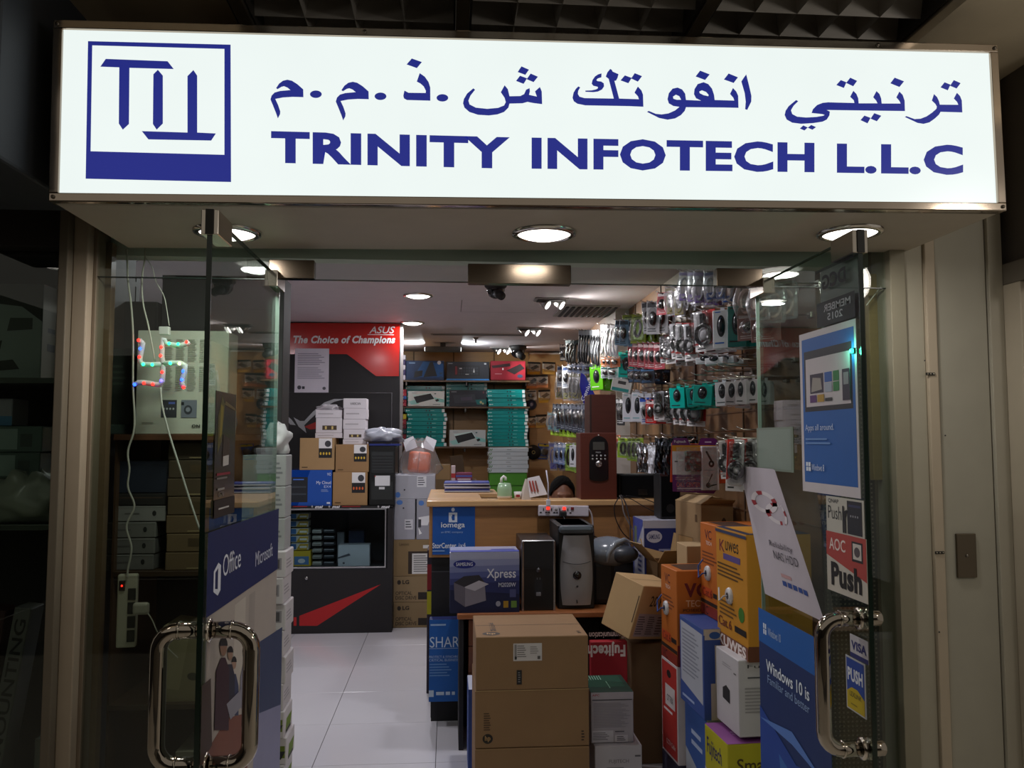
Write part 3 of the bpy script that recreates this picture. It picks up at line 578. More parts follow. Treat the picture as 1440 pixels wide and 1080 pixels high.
# tower pc on cabinet
a = W(519, 705, Y=7.1); c = W(556, 627, Y=7.1); root = empty('computer_tower', (a.x, 7.1, ct), 'tall black computer tower with a white label, on the black cabinet', 'computer')
w_ = c.x-a.x; h_ = c.z-ct
mb = boxmb(w_, .4, h_, 'g.35#1b1c1c', [('r', .08, .55, .92, .9, '#26292a'), ('r', .08, .1, .92, .4, '#222524')]+[('r', .1, .57+.05*i, .9, .585+.05*i, '#121314') for i in range(6)]+[('o', .2, .48, .25, .5, '#b02020')], seam=False, b=.006); mb.build('case', root)
mb = MB(); mb.box(w_*.22, -.002, h_*.33, w_*.8, 0, h_*.5, '#d8d8da'); mb.box(w_*.38, -.002, h_*.27, w_*.6, 0, h_*.31, '#c8c8ca'); mb.build('paper_label', root)
pbox('blue_flat_box', 'thin blue box under the grey wrapped parcel on the dark tower', 'box', 519, 624, 562, 628, 7.1, .25, '#1b2a72', z0=ct+h_+.0005, seam=False)
o = pbox('yellow_strip_box', 'flat box with a yellow edge on the dark tower', 'box', 524, 625, 548, 628, 7.09, .02, '#b8b02a', z0=ct+h_+.027, seam=False) if 0 else None
v = W(540, 617, Y=7.2); root = empty('wrapped_parcel', (v.x, 7.2, ct+h_+.03), 'grey plastic wrapped parcel lying on top of the dark computer tower', 'parcel')
lump('wrapping', None, None, (0, 0, .055), (.17, .13, .065), 'g.3#a9adb8', 5, .3, parent=root); mb = MB(); mb.tube([(-.02, -.05, .08), (.06, -.07, .09), (.15, -.05, .08)], [.02, .03, .025], 'g.3#b6bac4', 10); mb.build('rolled_flap', root)
# right column of cartons next to the cabinet
Y0 = 7.25; LGF = [('o', .1, .68, .2, .86, '#2b2118'), ('B', 'LG', .24, .7, .42, .86, '#2b2118'), ('T', 'OPTICAL', .06, .28, .5, .42, '#33271a'), ('T', 'DISC DRIVE', .06, .1, .62, .24, '#33271a'), ('r', .66, .1, 1, .38, '#241c16')]
zf = 0
def col_box(name, lb, x0, y0, x1, y1, zb, colr, fr, Y=Y0, d=.35, **k):
    o = pbox(name, lb, 'box', x0, y0, x1, y1, Y, d, colr, z0=zb, front=fr, **k); return W(x0, y0, Y=Y).z
z = col_box('disc_drive_carton', 'brown optical disc drive carton standing on the floor', 553, 847, 606, 884, 0, 'k#8d744b', LGF)
z = col_box('disc_drive_carton', 'brown optical disc drive carton, second from the floor', 553, 810.5, 606, 846, z, 'k#917850', LGF)
z = col_box('brown_carton', 'brown carton with a big white shipping label, above the disc drive cartons', 553, 759, 608, 810, z, 'k#8f7448', [('r', .38, .06, 1, .68, '#33271c'), ('r', .48, .06, .98, .62, '#d5d3d0'), ('l', .52, .1, .95, .58, 8, '#6c6a68'), ('t', 'Lenovo', .15, .84, .4, .92, '#3a2c1c'), ('r', .76, .76, 1, .85, '#d5d3d0')])
z5 = z
z = col_box('grey_printer_carton', 'tall light grey carton with a round blue logo, left of the printer picture box', 554, 702, 584, 758, z5, '#a3a3ac', [('o', .1, .86, .4, .98, '#4f7bc0'), ('r', .5, .25, .9, .5, '#cfcfd4'), ('l', .55, .28, .85, .47, 3, '#55555c'), ('o', .4, .76, .48, .8, '#333338')])
_ = col_box('grey_printer_carton', 'grey carton with a white printer picture, squeezed beside the counter', 585.5, 702, 612, 758, z5, '#9a9aa3', [('o', .1, .84, .4, .97, '#4f7bc0'), ('p', [(.1, .55), (.8, .6), (.6, .35), (.2, .35)], '#e3e3e6'), ('r', .1, .3, .25, .5, '#3a3a40'), ('p', [(.1, .3), (.3, .15), (.15, .12)], '#f0f0f0')])
z = col_box('grey_printer_carton', 'wide light grey carton under the white carrier bag', 555, 668, 612, 701, z, '#a9a9b1', [('o', .02, .06, .14, .3, '#4f7bc0'), ('r', .55, .5, .78, .95, '#d8d8dc'), ('l', .57, .55, .76, .92, 4, '#55555c'), ('o', .22, .35, .26, .42, '#333338')])
# carrier bag
v = W(590, 668, Y=7.4); root = empty('carrier_bag', (v.x, 7.4, z), 'white carrier bag holding an orange packet, on the grey carton', 'bag')
mb = MB(); vs = []; n = 28
prof = [(.15, .0), (.19, .05), (.17, .12), (.15, .18), (.12, .24), (.09, .28), (.05, .31)]
for i, (r_, h2) in enumerate(prof):
    for k in range(n):
        a_ = 2*pi*k/n; q = 1+.07*sin(7*a_+i)+.05*sin(3*a_+2*i); vs.append((r_*q*cos(a_), r_*.6*q*sin(a_), h2+.015*sin(4*a_)*(i > 3)))
mb.add(vs, [(i*n+k, i*n+(k+1) % n, (i+1)*n+(k+1) % n, (i+1)*n+k) for i in range(len(prof)-1) for k in range(n)], 'b.14#fafafc', True); mb.build('bag_body', root)
for s in (-1, 1):
    mb = MB(); mb.add([(s*.02, -.01, .24), (s*.12, -.03, .20), (s*.15, -.01, .30), (s*.06, .01, .34)], [(0, 1, 2, 3)], '#e8e8ee'); mb.build('bag_handle', root)
mb = MB(); mb.box(-.10, -.05, 0, .10, .05, .19, 'g.2#e2601a', .035, 4); mb.box(-.006, -.054, .01, .006, -.05, .18, 'g.2#b84a10', .002)
tag(mb.build('orange_packet', None, (v.x-.01, 7.38, z+.012), (R(-6), R(5), R(-8))), 'glossy orange packet inside the white carrier bag', 'packet')
# things behind, at the foot of the back shelves
pbox('brown_carton', 'brown carton standing behind the carrier bag', 'box', 612, 654, 633, 700, 8.0, .4, 'k#6f5736', z0=0, front=[('p', [(0, .9), (1, .9), (1, 1), (0, 1)], '#8a6e47')])
o = pbox('cardboard_sheet', 'dark brown cardboard leaning below the shelf of keyboards', 'cardboard', 654, 640, 672, 690, 9.4, .03, 'k#54402a', z0=.0, tilt=(0, -7)).location.y = 9.2
pbox('red_striped_box', 'small box with red and blue stripes behind the counter magazines', 'box', 641, 665, 664, 676, 7.9, .2, '#7a3350', front=[('r', 0, .5, 1, .7, '#4b58a8'), ('r', .1, .1, .9, .3, '#c8b4b8')], z0=W(650, 676.5, Y=7.88).z+.001, seam=False)
pbox('white_red_box', 'narrow white and red box standing beside the striped box', 'box', 634.5, 655, 640.5, 676, 7.9, .15, '#c9b6b8', front=[('r', 0, .2, 1, .5, '#b03034')], z0=W(650, 676.5, Y=7.88).z+.001, seam=False)
pbox('brown_carton', 'brown carton behind the counter carrying the striped box', 'box', 634, 676.5, 672, 700, 7.88, .5, 'k#5d4930', z0=0)
# ================================================================== BACK SHELVES
BY = 9.8
for (py, lb, x0, x1) in ((534.5, 'top', 566, 745), (571.5, 'middle', 563, 745), (628, 'bottom', 558, 748)):
    a = W(x0, py, Y=BY); c = W(x1, py, Y=BY); root = empty('wall_shelf', (a.x, BY, a.z), '%s dark shelf board of the keyboard shelves on the back wall' % lb, 'shelf')
    mb = MB(); mb.box(0, -.02, -.02, c.x-a.x, .4, 0, 'w#5b4632', .002); mb.build('board', root)
    for t in (.03, .5, .97):
        mb = MB(); X = (c.x-a.x)*t; mb.box(X-.008, .0, -.06, X+.008, .4, -.02, 'm#5d5a58'); mb.build('bracket', root)
z1, z2, z3 = (W(600, q, Y=BY).z for q in (534.5, 571.5, 628))
def bb(px0, py0, px1, z0, name, lb, cat, col, fr=(), Y=BY, d=.16, group=None, h=None, **k):
    a = W(px0, py0, Y=Y); c = W(px1, py0, Y=Y); hh = h or a.z-z0
    return box(name, lb, cat, (a.x, Y, z0), c.x-a.x, d, hh, col, front=fr, seam=False, group=group, **k)
kb = lambda c1: [('r', .16, .2, .72, .75, c1)]
bb(571, 507, 624.5, z1, 'keyboard_box', 'blue boxed desktop set, leftmost on the top shelf of the back wall', 'box', '#0b2a52', [('p', [(.2, .15), (.98, .15), (.98, .85), (.45, .95)], '#11508f'), ('p', [(.2, .12), (.42, .2), (.44, .5), (.24, .45)], '#141a22'), ('p', [(.46, .15), (.62, .9), (.7, .95), (.82, .2)], '#0c0f16'), ('o', .82, .8, .92, 1.0, '#dfe5ea'), ('r', .88, .1, .95, .2, '#27405e'), ('r', .88, .3, .95, .4, '#27405e'), ('l', .08, .82, .3, .92, 1, '#7ea0c8')])
bb(628, 508.5, 688, z1, 'keyboard_box', 'black boxed gaming keyboard with a blue stripe, middle of the top shelf', 'box', '#23262e', [('r', 0, 0, 1, .08, '#2a86d8'), ('r', .18, .25, .78, .8, '#0d0e11'), ('r', .2, .3, .25, .75, '#7a1c22')]+[('r', .27+.06*i, .3+.15*j, .315+.06*i, .41+.15*j, '#2f323a') for i in range(8) for j in range(3)]+[('r', .3, .6, .36, .66, '#d0d0d0'), ('r', .44, .3, .52, .34, '#d0d0d0'), ('p', [(.62, .42), (.66, .42), (.64, .66)], '#e0e0e0'), ('l', .04, .86, .18, .93, 1, '#b8bcc4'), ('r', .88, .85, .93, .93, '#c8ccd2')])
bb(690, 507.5, 739, z1+.005, 'keyboard_box', 'dark red boxed keyboard set, right end of the top shelf', 'box', '#8d1226', [('p', [(.02, .75), (.55, .88), (.57, .72), (.06, .62)], '#2a1115'), ('p', [(.45, .5), (.85, .85), (.97, .62), (.68, .3)], '#1c1216'), ('o', .76, .12, .92, .3, '#283c58'), ('o', .33, .52, .37, .64, '#e8dde0'), ('l', .12, .28, .4, .36, 1, '#c08a92')])
TE = 'g#12908f'; TS = [('r', .02, .35, .05, .65, '#d8f0ee'), ('l', .06, .3, .14, .7, 1, '#bfe5e2'), ('r', .52, .3, .55, .7, '#0b2f35'), ('r', .6, .3, .63, .7, '#0b2f35'), ('l', .64, .35, .78, .65, 1, '#7cc6c2'), ('r', .93, .12, 1, .88, '#e3edf0')]
def teal(px0, px1, py0, py1, n, lb, jit, zb):
    h = (W(650, py0, Y=BY+.1).z-zb)/n
    for i in range(n):
        rr = random.Random(i*7+px0); dx = rr.uniform(-jit, jit)*.01; a = W(px0, 600, Y=BY); c = W(px1, 600, Y=BY)
        box('keyboard_box', lb, 'box', (a.x+dx, BY-.01+rr.uniform(-.01, .01), zb+i*h), c.x-a.x, .17, h-.002, TE, front=TS, seam=False, group=lb, yaw=rr.uniform(-jit, jit)*.4, b=.002)
teal(571.5, 627, 575, 628, 9, 'flat teal keyboard boxes piled at the left of the bottom back shelf', 2.2, z3)
teal(685.5, 742, 573, 628, 11, 'flat teal keyboard boxes piled at the right of the bottom back shelf', .8, z3)
teal(686, 739, 548, 571.5, 4, 'flat teal keyboard boxes lying at the right of the middle back shelf', .9, z2)
for nm, x0, x1, yt in (('left', 569, 625, 542), ('middle', 627, 685, 537.5)):
    a = W(x0, 600, Y=BY+.1); c = W(x1, 600, Y=BY+.1); zt = W(x0, yt, Y=BY+.1).z; k_ = 5 if nm == 'left' else 6
    for i in range(k_): box('keyboard_box', 'flat teal keyboard boxes stacked behind the upright box at the %s of the middle shelf' % nm, 'box', (a.x, BY+.14, z2+i*(zt-z2)/k_), c.x-a.x, .16, (zt-z2)/k_-.002, TE, front=TS, seam=False, group='flat teal keyboard boxes stacked at the %s of the middle shelf' % nm, b=.002)
KBW = [('p', [(.12, .75), (.62, .9), (.75, .5), (.25, .2)], '#d4eeee'), ('p', [(0, .3), (.3, .5), (.3, .15), (.1, .1)], '#9fdad6'), ('p', [(.7, .6), (1, .45), (1, .25), (.8, .3)], '#8fd4d0'), ('p', [(.15, .62), (.62, .85), (.72, .5), (.24, .2)], '#202429'), ('p', [(.74, .42), (.82, .5), (.86, .38), (.78, .3)], '#202429'), ('r', .72, .8, .77, .87, '#44666a'), ('l', .68, .08, .96, .16, 1, '#55707a'), ('l', .1, .84, .3, .9, 1, '#8fa3a8')]
bb(574, 550, 625, z2, 'keyboard_box', 'white and teal keyboard and mouse box standing upright on the left of the middle shelf', 'box', 'g#dfe8ea', KBW, Y=BY-.03, d=.06)
bb(632, 604.5, 683, z3, 'keyboard_box', 'white and teal keyboard and mouse box between the two tall teal piles', 'box', 'g#cfd8da', KBW, Y=BY, d=.06)
bb(632, 548.5, 684, z2, 'keyboard_box', 'black keyboard and mouse box with a grey keyboard picture, middle of the middle shelf', 'box', '#1f242c', [('p', [(.1, .7), (.68, .75), (.72, .25), (.14, .2)], '#33373f'), ('p', [(.3, .55), (.6, .6), (.62, .4), (.32, .35)], '#4a4353'), ('p', [(.7, .4), (1, .45), (1, .15), (.75, .12)], '#136360'), ('o', .82, .18, .88, .34, '#b9a878'), ('o', .88, .12, .93, .24, '#b9a878'), ('l', .05, .85, .25, .93, 1, '#a8adb4'), ('r', .9, .8, .94, .92, '#7a4048')], Y=BY-.02, d=.07)
# side piles at the left end
for i, cl in enumerate(('#a8384a', '#8f2536', '#2e58a0', '#b0303c', '#96293a')): bb(561.5, 566-i*4.6, 571.5, z2+i*.04, 'small_boxed_part', ('red', 'dark red', 'blue', 'bright red', 'wine red')[i]+' flat box in the pile left on the middle shelf', 'box', cl, [('l', .2, .3, .8, .7, 1, '#d8c0c4')], Y=BY-.04, h=.038, d=.2)
for i, cl in enumerate(('#d6cfe2', '#463a6a', '#cfcad8', '#3f3560', '#d8d3de')): bb(562, 530-i*7, 570, z1+i*.06, 'small_boxed_part', ('white', 'dark purple', 'pale grey', 'violet', 'whitish')[i]+' small box in the narrow pile at the left end of the top shelf', 'box', cl, [('l', .2, .3, .8, .7, 1, '#8f88a0')], Y=BY-.02, h=.056, d=.2)
for i, (cl, h) in enumerate((('#7a1f2c', .04), ('#5f1a24', .05), ('#84222e', .05), ('#1d3c44', .06), ('#6e1e2a', .05), ('#a0303a', .06), ('#c0b02a', .06))):
    bb(560, 620, 571, z3+[0, .042, .094, .146, .208, .26, .322][i], 'small_boxed_part', ('wine red', 'brownish red', 'brick red', 'dark teal', 'maroon', 'pinkish red', 'yellow')[i]+' small box in the pile at the left end of the bottom shelf', 'box', cl, [('l', .2, .3, .8, .7, 1, '#c9b0b0')], Y=BY-.04, h=h-.002, d=.2)
# white and green boxes under the shelf
z = 0; a = W(688, 685, Y=9.3); c = W(741, 685, Y=9.3); zb = W(700, 685, Y=9.3).z
box('storage_cabinet', 'dark low cabinet below the back shelves', 'cabinet', (W(640, 700, Y=9.3).x, 9.28, 0), 1.1, .6, zb-.26, 'w#3d2c1e', front=[('r', .49, .02, .51, .98, '#1a120c')], seam=False)
hh = [(.13, '#4f9a2a'), (.13, '#5aa82e')]; zz = zb-.26
for i in range(3): box('green_box', 'bright green flat box under the white boxes below the back shelf, %s of three' % ('lowest', 'middle', 'topmost')[i], 'box', (a.x, 9.3, zz), c.x-a.x, .3, .138, '#4f9a2a', front=[('r', 0, .9, 1, 1, '#3a7a1e')], seam=False); zz += .14
for i in range(6):
    box('white_flat_box', 'white flat boxes with green edge print stacked on the bright green boxes', 'box', (a.x-.01+.01*(i % 2), 9.3, zz), c.x-a.x+.02, .3, .045, '#c9d3d8', front=[('p', [(0, .2), (.03, .8), (.05, .8), (.02, .2)], '#3f7a2a'), ('p', [(.04, .2), (.07, .8), (.09, .8), (.06, .2)], '#3f7a2a'), ('l', .45, .4, .6, .65, 1, '#59636a')], seam=False, group='white flat boxes on the green boxes'); zz += .047
# ------------------------------------------------------------------ packs
def hook(p, d=(-1, 0, 0), L=.22, up=.012):
    mb = MB(); d = Vector(d); mb.tube([(0, 0, 0), d*L*.9, d*L+Vector((0, 0, up))], .003, 'm.2#cfc9c2', 6); mb.box(-.012, -.02, -.012, .004, .02, .012, 'm#8c857e', .001); return mb.build('peg_hook', None, p)
def pack_mesh(kind, w, h, c1, c2, d=.03):
    """local: hangs from the origin, front faces -Y"""
    mb = MB()
    if kind == 'blister':
        mb.box(-w/2, 0, -h, w/2, .004, 0, c1, .0015, 1); art(mb, (-w/2, 0, -h), (w, 0, 0), (0, 0, h), (0, -1, 0), [('r', .06, .82, .94, .96, c2), ('l', .1, .06, .9, .2, 2, c2), ('o', .4, .9, .6, .97, '#14100d')])
        mb.ell((0, -.006, -h*.52), (w*.3, .02, h*.22), 'g.2#17181b', 14, 8); mb.ell((0, -.008, -h*.52), (w*.42, .03, h*.34), 'p#f4f4f4', 14, 8)
    elif kind == 'yellowpack':
        mb.box(-w/2, 0, -h, w/2, .004, 0, '#e9e2d2', .0015, 1); art(mb, (-w/2, 0, -h), (w, 0, 0), (0, 0, h), (0, -1, 0), [('r', 0, .84, 1, 1, '#1a1714'), ('p', [(0, 0), (1, 0), (1, .3), (0, .42)], c1), ('p', [(0, .42), (1, .3), (1, .36), (0, .48)], '#f7f0dc'), ('p', [(.2, .5), (.7, .78), (.95, .6), (.45, .34)], '#141414')])
        mb.box(-w*.42, -.035, -h*.8, w*.42, -.001, -h*.15, 'p#f4f4f4', .008)
    elif kind == 'mousebox':
        mb.box(-w/2, 0, -h, w/2, d, -.02, c1, .002, 1); mb.box(-w*.12, d*.4, -.02, w*.12, d*.5, 0, c1)
        art(mb, (-w/2, 0, -h), (w, 0, 0), (0, 0, h), (0, -1, 0), [('o', .25, .26, .75, .78, '#1b1e22'), ('o', .36, .42, .6, .72, c2), ('l', .12, .08, .88, .16, 1, c2), ('l', .15, .82, .6, .88, 1, c2)])
        mb.ell((0, .004, -h*.48), (w*.2, .016, h*.2), 'g.25#202329', 14, 8)
    elif kind == 'headset':
        mb.box(-w/2, 0, -h, w/2, .006, -.01, c1, .002, 1)
        art(mb, (-w/2, 0, -h), (w, 0, 0), (0, 0, h), (0, -1, 0), [('p', [(0, .2), (.55, .3), (.4, 1-.05), (0, .95)], c2), ('r', 0, 0, 1, .16, '#e2dede'), ('l', .1, .03, .6, .1, 1, '#3a3a3a')])
        R_ = w*.33; mb.tube([(R_*cos(t), -.022, -h*.62+R_*sin(t)*1.15) for t in [i*2*pi/16 for i in range(16)]], .011, 'g.3#15161a', 8, closed=True); mb.ell((0, -.015, -h*.62), (R_*.7, .012, R_*.75), '#c9c9cd', 12, 6); mb.box(-.012, -.03, -h*.42, .012, -.006, -h*.12, 'g.3#19191c', .005)
        mb.box(-w*.44, -.045, -h*.9, w*.44, -.001, -h*.08, 'p#f6f6f6', .012)
    elif kind == 'bag':
        vs = []; n = 10; m_ = 8
        for i in range(m_+1):
            z = -h*i/m_; t = sin(pi*min(1, i/m_*1.0))*.9+.05
            for k in range(n):
                a = 2*pi*k/n; vs.append((w/2*(.75+.25*t)*cos(a)*(1+.1*sin(3*a+i)), d*.5*t*sin(a)*(1+.2*sin(5*a+2*i)), z))
        mb.add(vs, [(i*n+k, i*n+(k+1) % n, (i+1)*n+(k+1) % n, (i+1)*n+k) for i in range(m_) for k in range(n)], 'b.12#f2f2f4', True)
        mb.tube([(w*.26*cos(t*2.3)*(1-.1*sin(t)), d*.12*sin(t*5), -h*.55+h*.3*sin(t*2.3)) for t in [i*.17 for i in range(26)]], .007, c1, 6)
        mb.box(-w*.36, -.002, -h*.16, w*.36, .002, -.012, c2, .001, 1); mb.box(-w*.3, -.004, -h*.93, w*.3, .004, -h*.72, c2, .002, 1)
    elif kind == 'foil':
        vs = []; n = 9; m_ = 9
        for i in range(m_+1):
            t = i/m_; th = .006+.022*sin(pi*t)
            for k in range(n): s_ = k/(n-1)*2-1; vs.append((w/2*s_*(1-.12*sin(pi*t)), -th*(1-s_*s_)+.006*sin(7*s_+9*t)+.004*sin(17*t), -h*t))
        L_ = len(vs); vs += [(x, .004-.3*y, z) for x, y, z in vs]; q_ = [(i*n+k, (i+1)*n+k, (i+1)*n+k+1, i*n+k+1) for i in range(m_) for k in range(n-1)]
        mb.add(vs, q_+[tuple(L_+v for v in reversed(f)) for f in q_], c1, False); mb.box(-w*.5, -.001, -.02, w*.5, .001, 0, c2, .0005, 1)
    elif kind == 'lime':
        mb.box(-w/2, 0, -h, w/2, .004, 0, c1, .001, 1); art(mb, (-w/2, 0, -h), (w, 0, 0), (0, 0, h), (0, -1, 0), [('p', [(.2, .15), (.8, .1), (.85, .75), (.3, .8)], c2), ('l', .15, .86, .8, .94, 1, '#2b3a18')])
        mb.tube([(w*.2*cos(t), -.012, -h*.5+h*.28*sin(t)) for t in [i*2*pi/12 for i in range(12)]], .009, 'g#191b1a', 7, closed=True); mb.box(-w*.45, -.026, -h*.92, w*.45, -.001, -h*.12, 'p#f6fff0', .008)
    elif kind == 'cable':
        for s in (-1, 1):
            mb.tube([(s*w*.2+w*.1*sin(t*.8), .01*sin(t), -h*t/9) for t in range(10)], .006, c1, 6)
        mb.tube([(w*.32*cos(t), .004*sin(3*t), -h*.55+h*.4*sin(t)) for t in [i*2*pi/18 for i in range(18)]], .008, c2, 6, closed=True); mb.box(-w*.34, -.002, -h*.2, w*.34, .001, 0, c1, .001, 1)
    return mb
PK = 0
def packs(kind, px0, py0, px1, py1, c1, c2, lb, n=1, X=1.28, phi=-38, d=.03, wf=1.0, hk=True, Y=None, jit=8, cat='package', name=None):
    """n packs hung across these image bounds on the hook wall at X (or facing us at Y)"""
    global PK
    first = None; step = (px1-px0)/n; nm = name or {'mousebox': 'mouse_box', 'headset': 'headset_pack', 'cable': 'cable_pack', 'bag': 'cable_bag', 'lime': 'accessory_pack', 'foil': 'foil_bag', 'blister': 'accessory_pack', 'yellowpack': 'adapter_pack'}[kind]
    for i in range(n):
        xc = px0+step*(i+.5); p = W(xc, py0, X=X) if Y is None else W(xc, py0, Y=Y); D = p.y
        if first is None:
            h = (py1-py0)*D/1160; w = min(.22, step*D/1160/cos(R(abs(phi)))*1.05*wf*(1 if n == 1 else 1.6)); first = pack_mesh(kind, w, h, c1, c2, d).build(nm, None, p); o = first
        else: o = first.copy(); COL.objects.link(o); o.location = p
        if hk and Y is None:
            if i == 0: h0 = hook((1.498 if p.y < 6.74 else 1.388, p.y, p.z-.006), L=(1.5 if p.y < 6.74 else 1.39)-X+.04)
            else: h0 = h0.copy(); COL.objects.link(h0); h0.location = (1.498 if p.y < 6.74 else 1.388, p.y, p.z-.006)
            hl = 'metal hook behind the '+' '.join(lb.split()[:11]); tag(h0, hl, 'hook', hl if n > 1 else None)
        rr = random.Random(PK*13+i); o.rotation_euler = (R(rr.uniform(-jit, jit)*.5), R(rr.uniform(-jit, jit)*.5), R(phi+rr.uniform(-jit, jit)*1.5)); tag(o, lb, cat, lb if n > 1 else None)
        if hk and Y is None and kind != 'cable' and X < 1.3 and n < 4:
            for q in range(1, 3):
                if X+.055*q > (1.44 if p.y < 6.74 else 1.33): break
                b_ = o.copy(); COL.objects.link(b_); b_.location = p+Vector((.055*q, .012*q, rr.uniform(-.01, .01))); b_.rotation_euler = (R(rr.uniform(-4, 4)), R(rr.uniform(-5, 5)), R(phi+rr.uniform(-10, 10)))
                bl = 'further packs behind the '+' '.join(lb.split()[:11]); tag(b_, bl, cat, bl)
    PK += 1
# facing packs on the rear wood panel
YB = 10.0
for x0, y0, x1, y1, cl, lb in ((743.5, 509, 758, 526, '#e0a62a', 'yellow adapter pack on the wood panel, top row left'), (764, 509, 779, 526, '#e4b45a', 'yellow adapter pack on the wood panel, top row right'),
    (741, 527.5, 754.5, 546, '#df8a4a', 'orange adapter pack on the wood panel, second row left'), (755.5, 527, 768.5, 545, '#e59a66', 'orange adapter pack on the wood panel, second row right'),
    (758, 548, 772, 566, '#dba83a', 'yellow adapter pack on the wood panel beside the round fan pack'), (742, 585, 753, 601, '#e2953e', 'orange adapter pack on the wood panel, lowest row left'), (754, 583, 768, 601, '#e3b55e', 'yellow adapter pack on the wood panel, lowest row right')):
    packs('yellowpack', x0, y0, x1+.5, y1+.5, cl, '#fff', lb, Y=YB, phi=6, hk=False, wf=1.15)
packs('blister', 739.5, 549, 754, 563, '#d9d2c8', '#3a3a3a', 'pale pack with two round parts on the wood panel, left of a yellow pack', Y=YB, phi=0, hk=False)
p = W(747, 569, Y=10.0); mb = MB(); mb.tube([(.055*cos(t), 0, .055*sin(t)) for t in [i*pi/10 for i in range(20)]], .012, '#2a2c3a', 8, closed=True); mb.lathe([(.0001, 0), (.045, 0), (.045, .01)], '#4a4d70', 18, (0, 0, 0), 'y'); mb.ell((0, -.01, 0), (.02, .01, .02), '#a8a8c0', 10, 6)
tag(mb.build('fan_pack', None, p), 'round dark fan shaped pack hanging on the wood panel edge', 'package')
packs('blister', 757, 624, 776, 646, '#2d4f9a', '#c8b02a', 'blue and yellow pack hanging low on the wood panel beside the dark disc', Y=10.0, phi=8, hk=False)
p = W(750, 636, Y=9.99); mb = MB(); mb.lathe([(.0001, -.02), (.03, -.02), (.09, -.01), (.09, .01)], '#141212', 22, (0, 0, 0), 'y'); mb.tube([(.018*cos(t), -.022, .018*sin(t)) for t in [i*pi/8 for i in range(16)]], .004, '#d8cf90', 6, closed=True)
tag(mb.build('webcam', None, p), 'black round device with a pale ring beside the green boxes', 'device')
# far right section, X about 1.15
FX = 1.15
packs('blister', 787, 484, 796, 508, '#15120f', '#d8d4cc', 'tall pack with a dark oval pad, far left in the top hook row', X=FX, phi=-25)
packs('cable', 796, 478, 814, 512, '#3a4a4c', '#1c1e20', 'dark and teal cable packs hanging in the top row of the hook wall, far end', 3, X=FX)
packs('cable', 814, 464, 842, 512, '#9fa5ad', '#23262b', 'silver topped dark cable packs hanging close together in the top row', 7, X=FX)
packs('cable', 845, 456, 868, 500, '#e6e6ea', '#d4d4da', 'white cables in clear packs right of the corner post of the hook wall', 5, X=1.2)
packs('blister', 868, 450, 881, 486, '#5f7f96', '#23323e', 'blue grey hanging packs beside the olive green ones', 2, X=1.2)
packs('lime', 881, 442, 905, 482, '#7c8a1e', '#a8d020', 'olive green packs with lime lower ends hanging in the top row', 2)
packs('blister', 905, 424, 923, 470, '#b8babd', '#46484c', 'silver mouse packs in clear shells hanging beside the olive green packs', 2)
packs('blister', 925, 411, 939, 444, '#d86a70', '#e8e0e0', 'pink hanging pack with a black oval product in the top row', 1)
packs('bag', 937, 402, 958, 446, '#6e6420', '#8a7a2c', 'yellowish clear bags with dark cables in the top row', 2)
packs('bag', 958, 380, 988, 428, '#7c7c84', '#5a3a8c', 'clear bags with white leads and purple labels near the door', 3)
packs('bag', 989, 380, 1006, 426, '#c8ccd4', '#2a5aa8', 'clear bag with a grey lead and a blue label next to the door fitting', 1)
packs('bag', 1042, 395, 1078, 450, '#c8a8a0', '#8c6a62', 'pinkish clear bags hanging behind the open right door', 2, X=1.2)
# second row
packs('blister', 786, 515, 800, 545, '#cfd4da', '#1f3a6c', 'white and blue packs below the tall pack on the far hook wall', 2, X=FX)
packs('blister', 800, 512, 830, 524, '#8fa0c8', '#c8ccd8', 'small bluish packs in the second row of the far hook wall', 4, X=FX)
packs('bag', 783, 524, 800, 562, '#55584e', '#7a7a2c', 'clear shells with olive inserts hanging left of the blue pennant', 2, X=FX)
packs('bag', 800, 524, 814, 562, '#484b44', '#8a8430', 'clear shells with olive inserts hanging next to the blue pennant', 2, X=1.12)
mb = MB(); mb.add([(0, 0, 0), (.03, -.01, -.02), (.13, -.02, -.22), (.11, -.02, -.33), (.02, 0, -.25), (-.01, 0, -.1)], [(0, 1, 2, 3, 4, 5)], 'g#2a2a9c'); mb.add([(0, .006, 0), (.03, -.004, -.02), (.13, -.014, -.22), (.11, -.014, -.33), (.02, .006, -.25), (-.01, .006, -.1)], [(5, 4, 3, 2, 1, 0)], 'g#2a2a9c')
mb.text('Genius', (.02, -.019, -.24), (.07, -.006, .16), (-.03, 0, .015), '#dcdcf4', 2); tag(mb.build('pennant', None, W(817, 524, X=1.08)), 'blue cloth pennant with white lettering hanging on the hook wall', 'pennant')
packs('mousebox', 829, 512, 846, 549, 'g#66c41e', '#f0fff0', 'bright lime green mouse box hanging above the tall wooden speaker', 1, X=1.15, d=.05, phi=-20)
packs('blister', 848, 502, 868, 516, '#d87a4a', '#e8dcd0', 'small orange packs in the second row near the teal boxes', 3, X=1.2)
packs('blister', 848, 516, 866, 532, '#c8d0d4', '#1d5a5c', 'white and teal packs hanging right of the lime green box', 2, X=1.2)
packs('mousebox', 866, 494, 886, 530, 'g#12a094', '#0a2a2c', 'teal mouse boxes in the second row left of the pinkish packs', 2, d=.05)
p = W(868, 530, X=1.2); box('white_teal_box', 'white and teal box lying askew on the hooks above the wooden speaker', 'box', (p.x-.07, p.y-.1, p.z-.1), .14, .1, .09, '#cfcfca', front=[('r', .05, .05, .9, .3, '#1d8a86'), ('r', .3, .6, .7, .85, '#3a3a3a')], seam=False, tilt=(0, 12), yaw=-20)
packs('blister', 886, 482, 930, 516, '#b84a54', '#e8d0d0', 'pinkish red earphone packs in a tight row in the middle of the hook wall', 6)
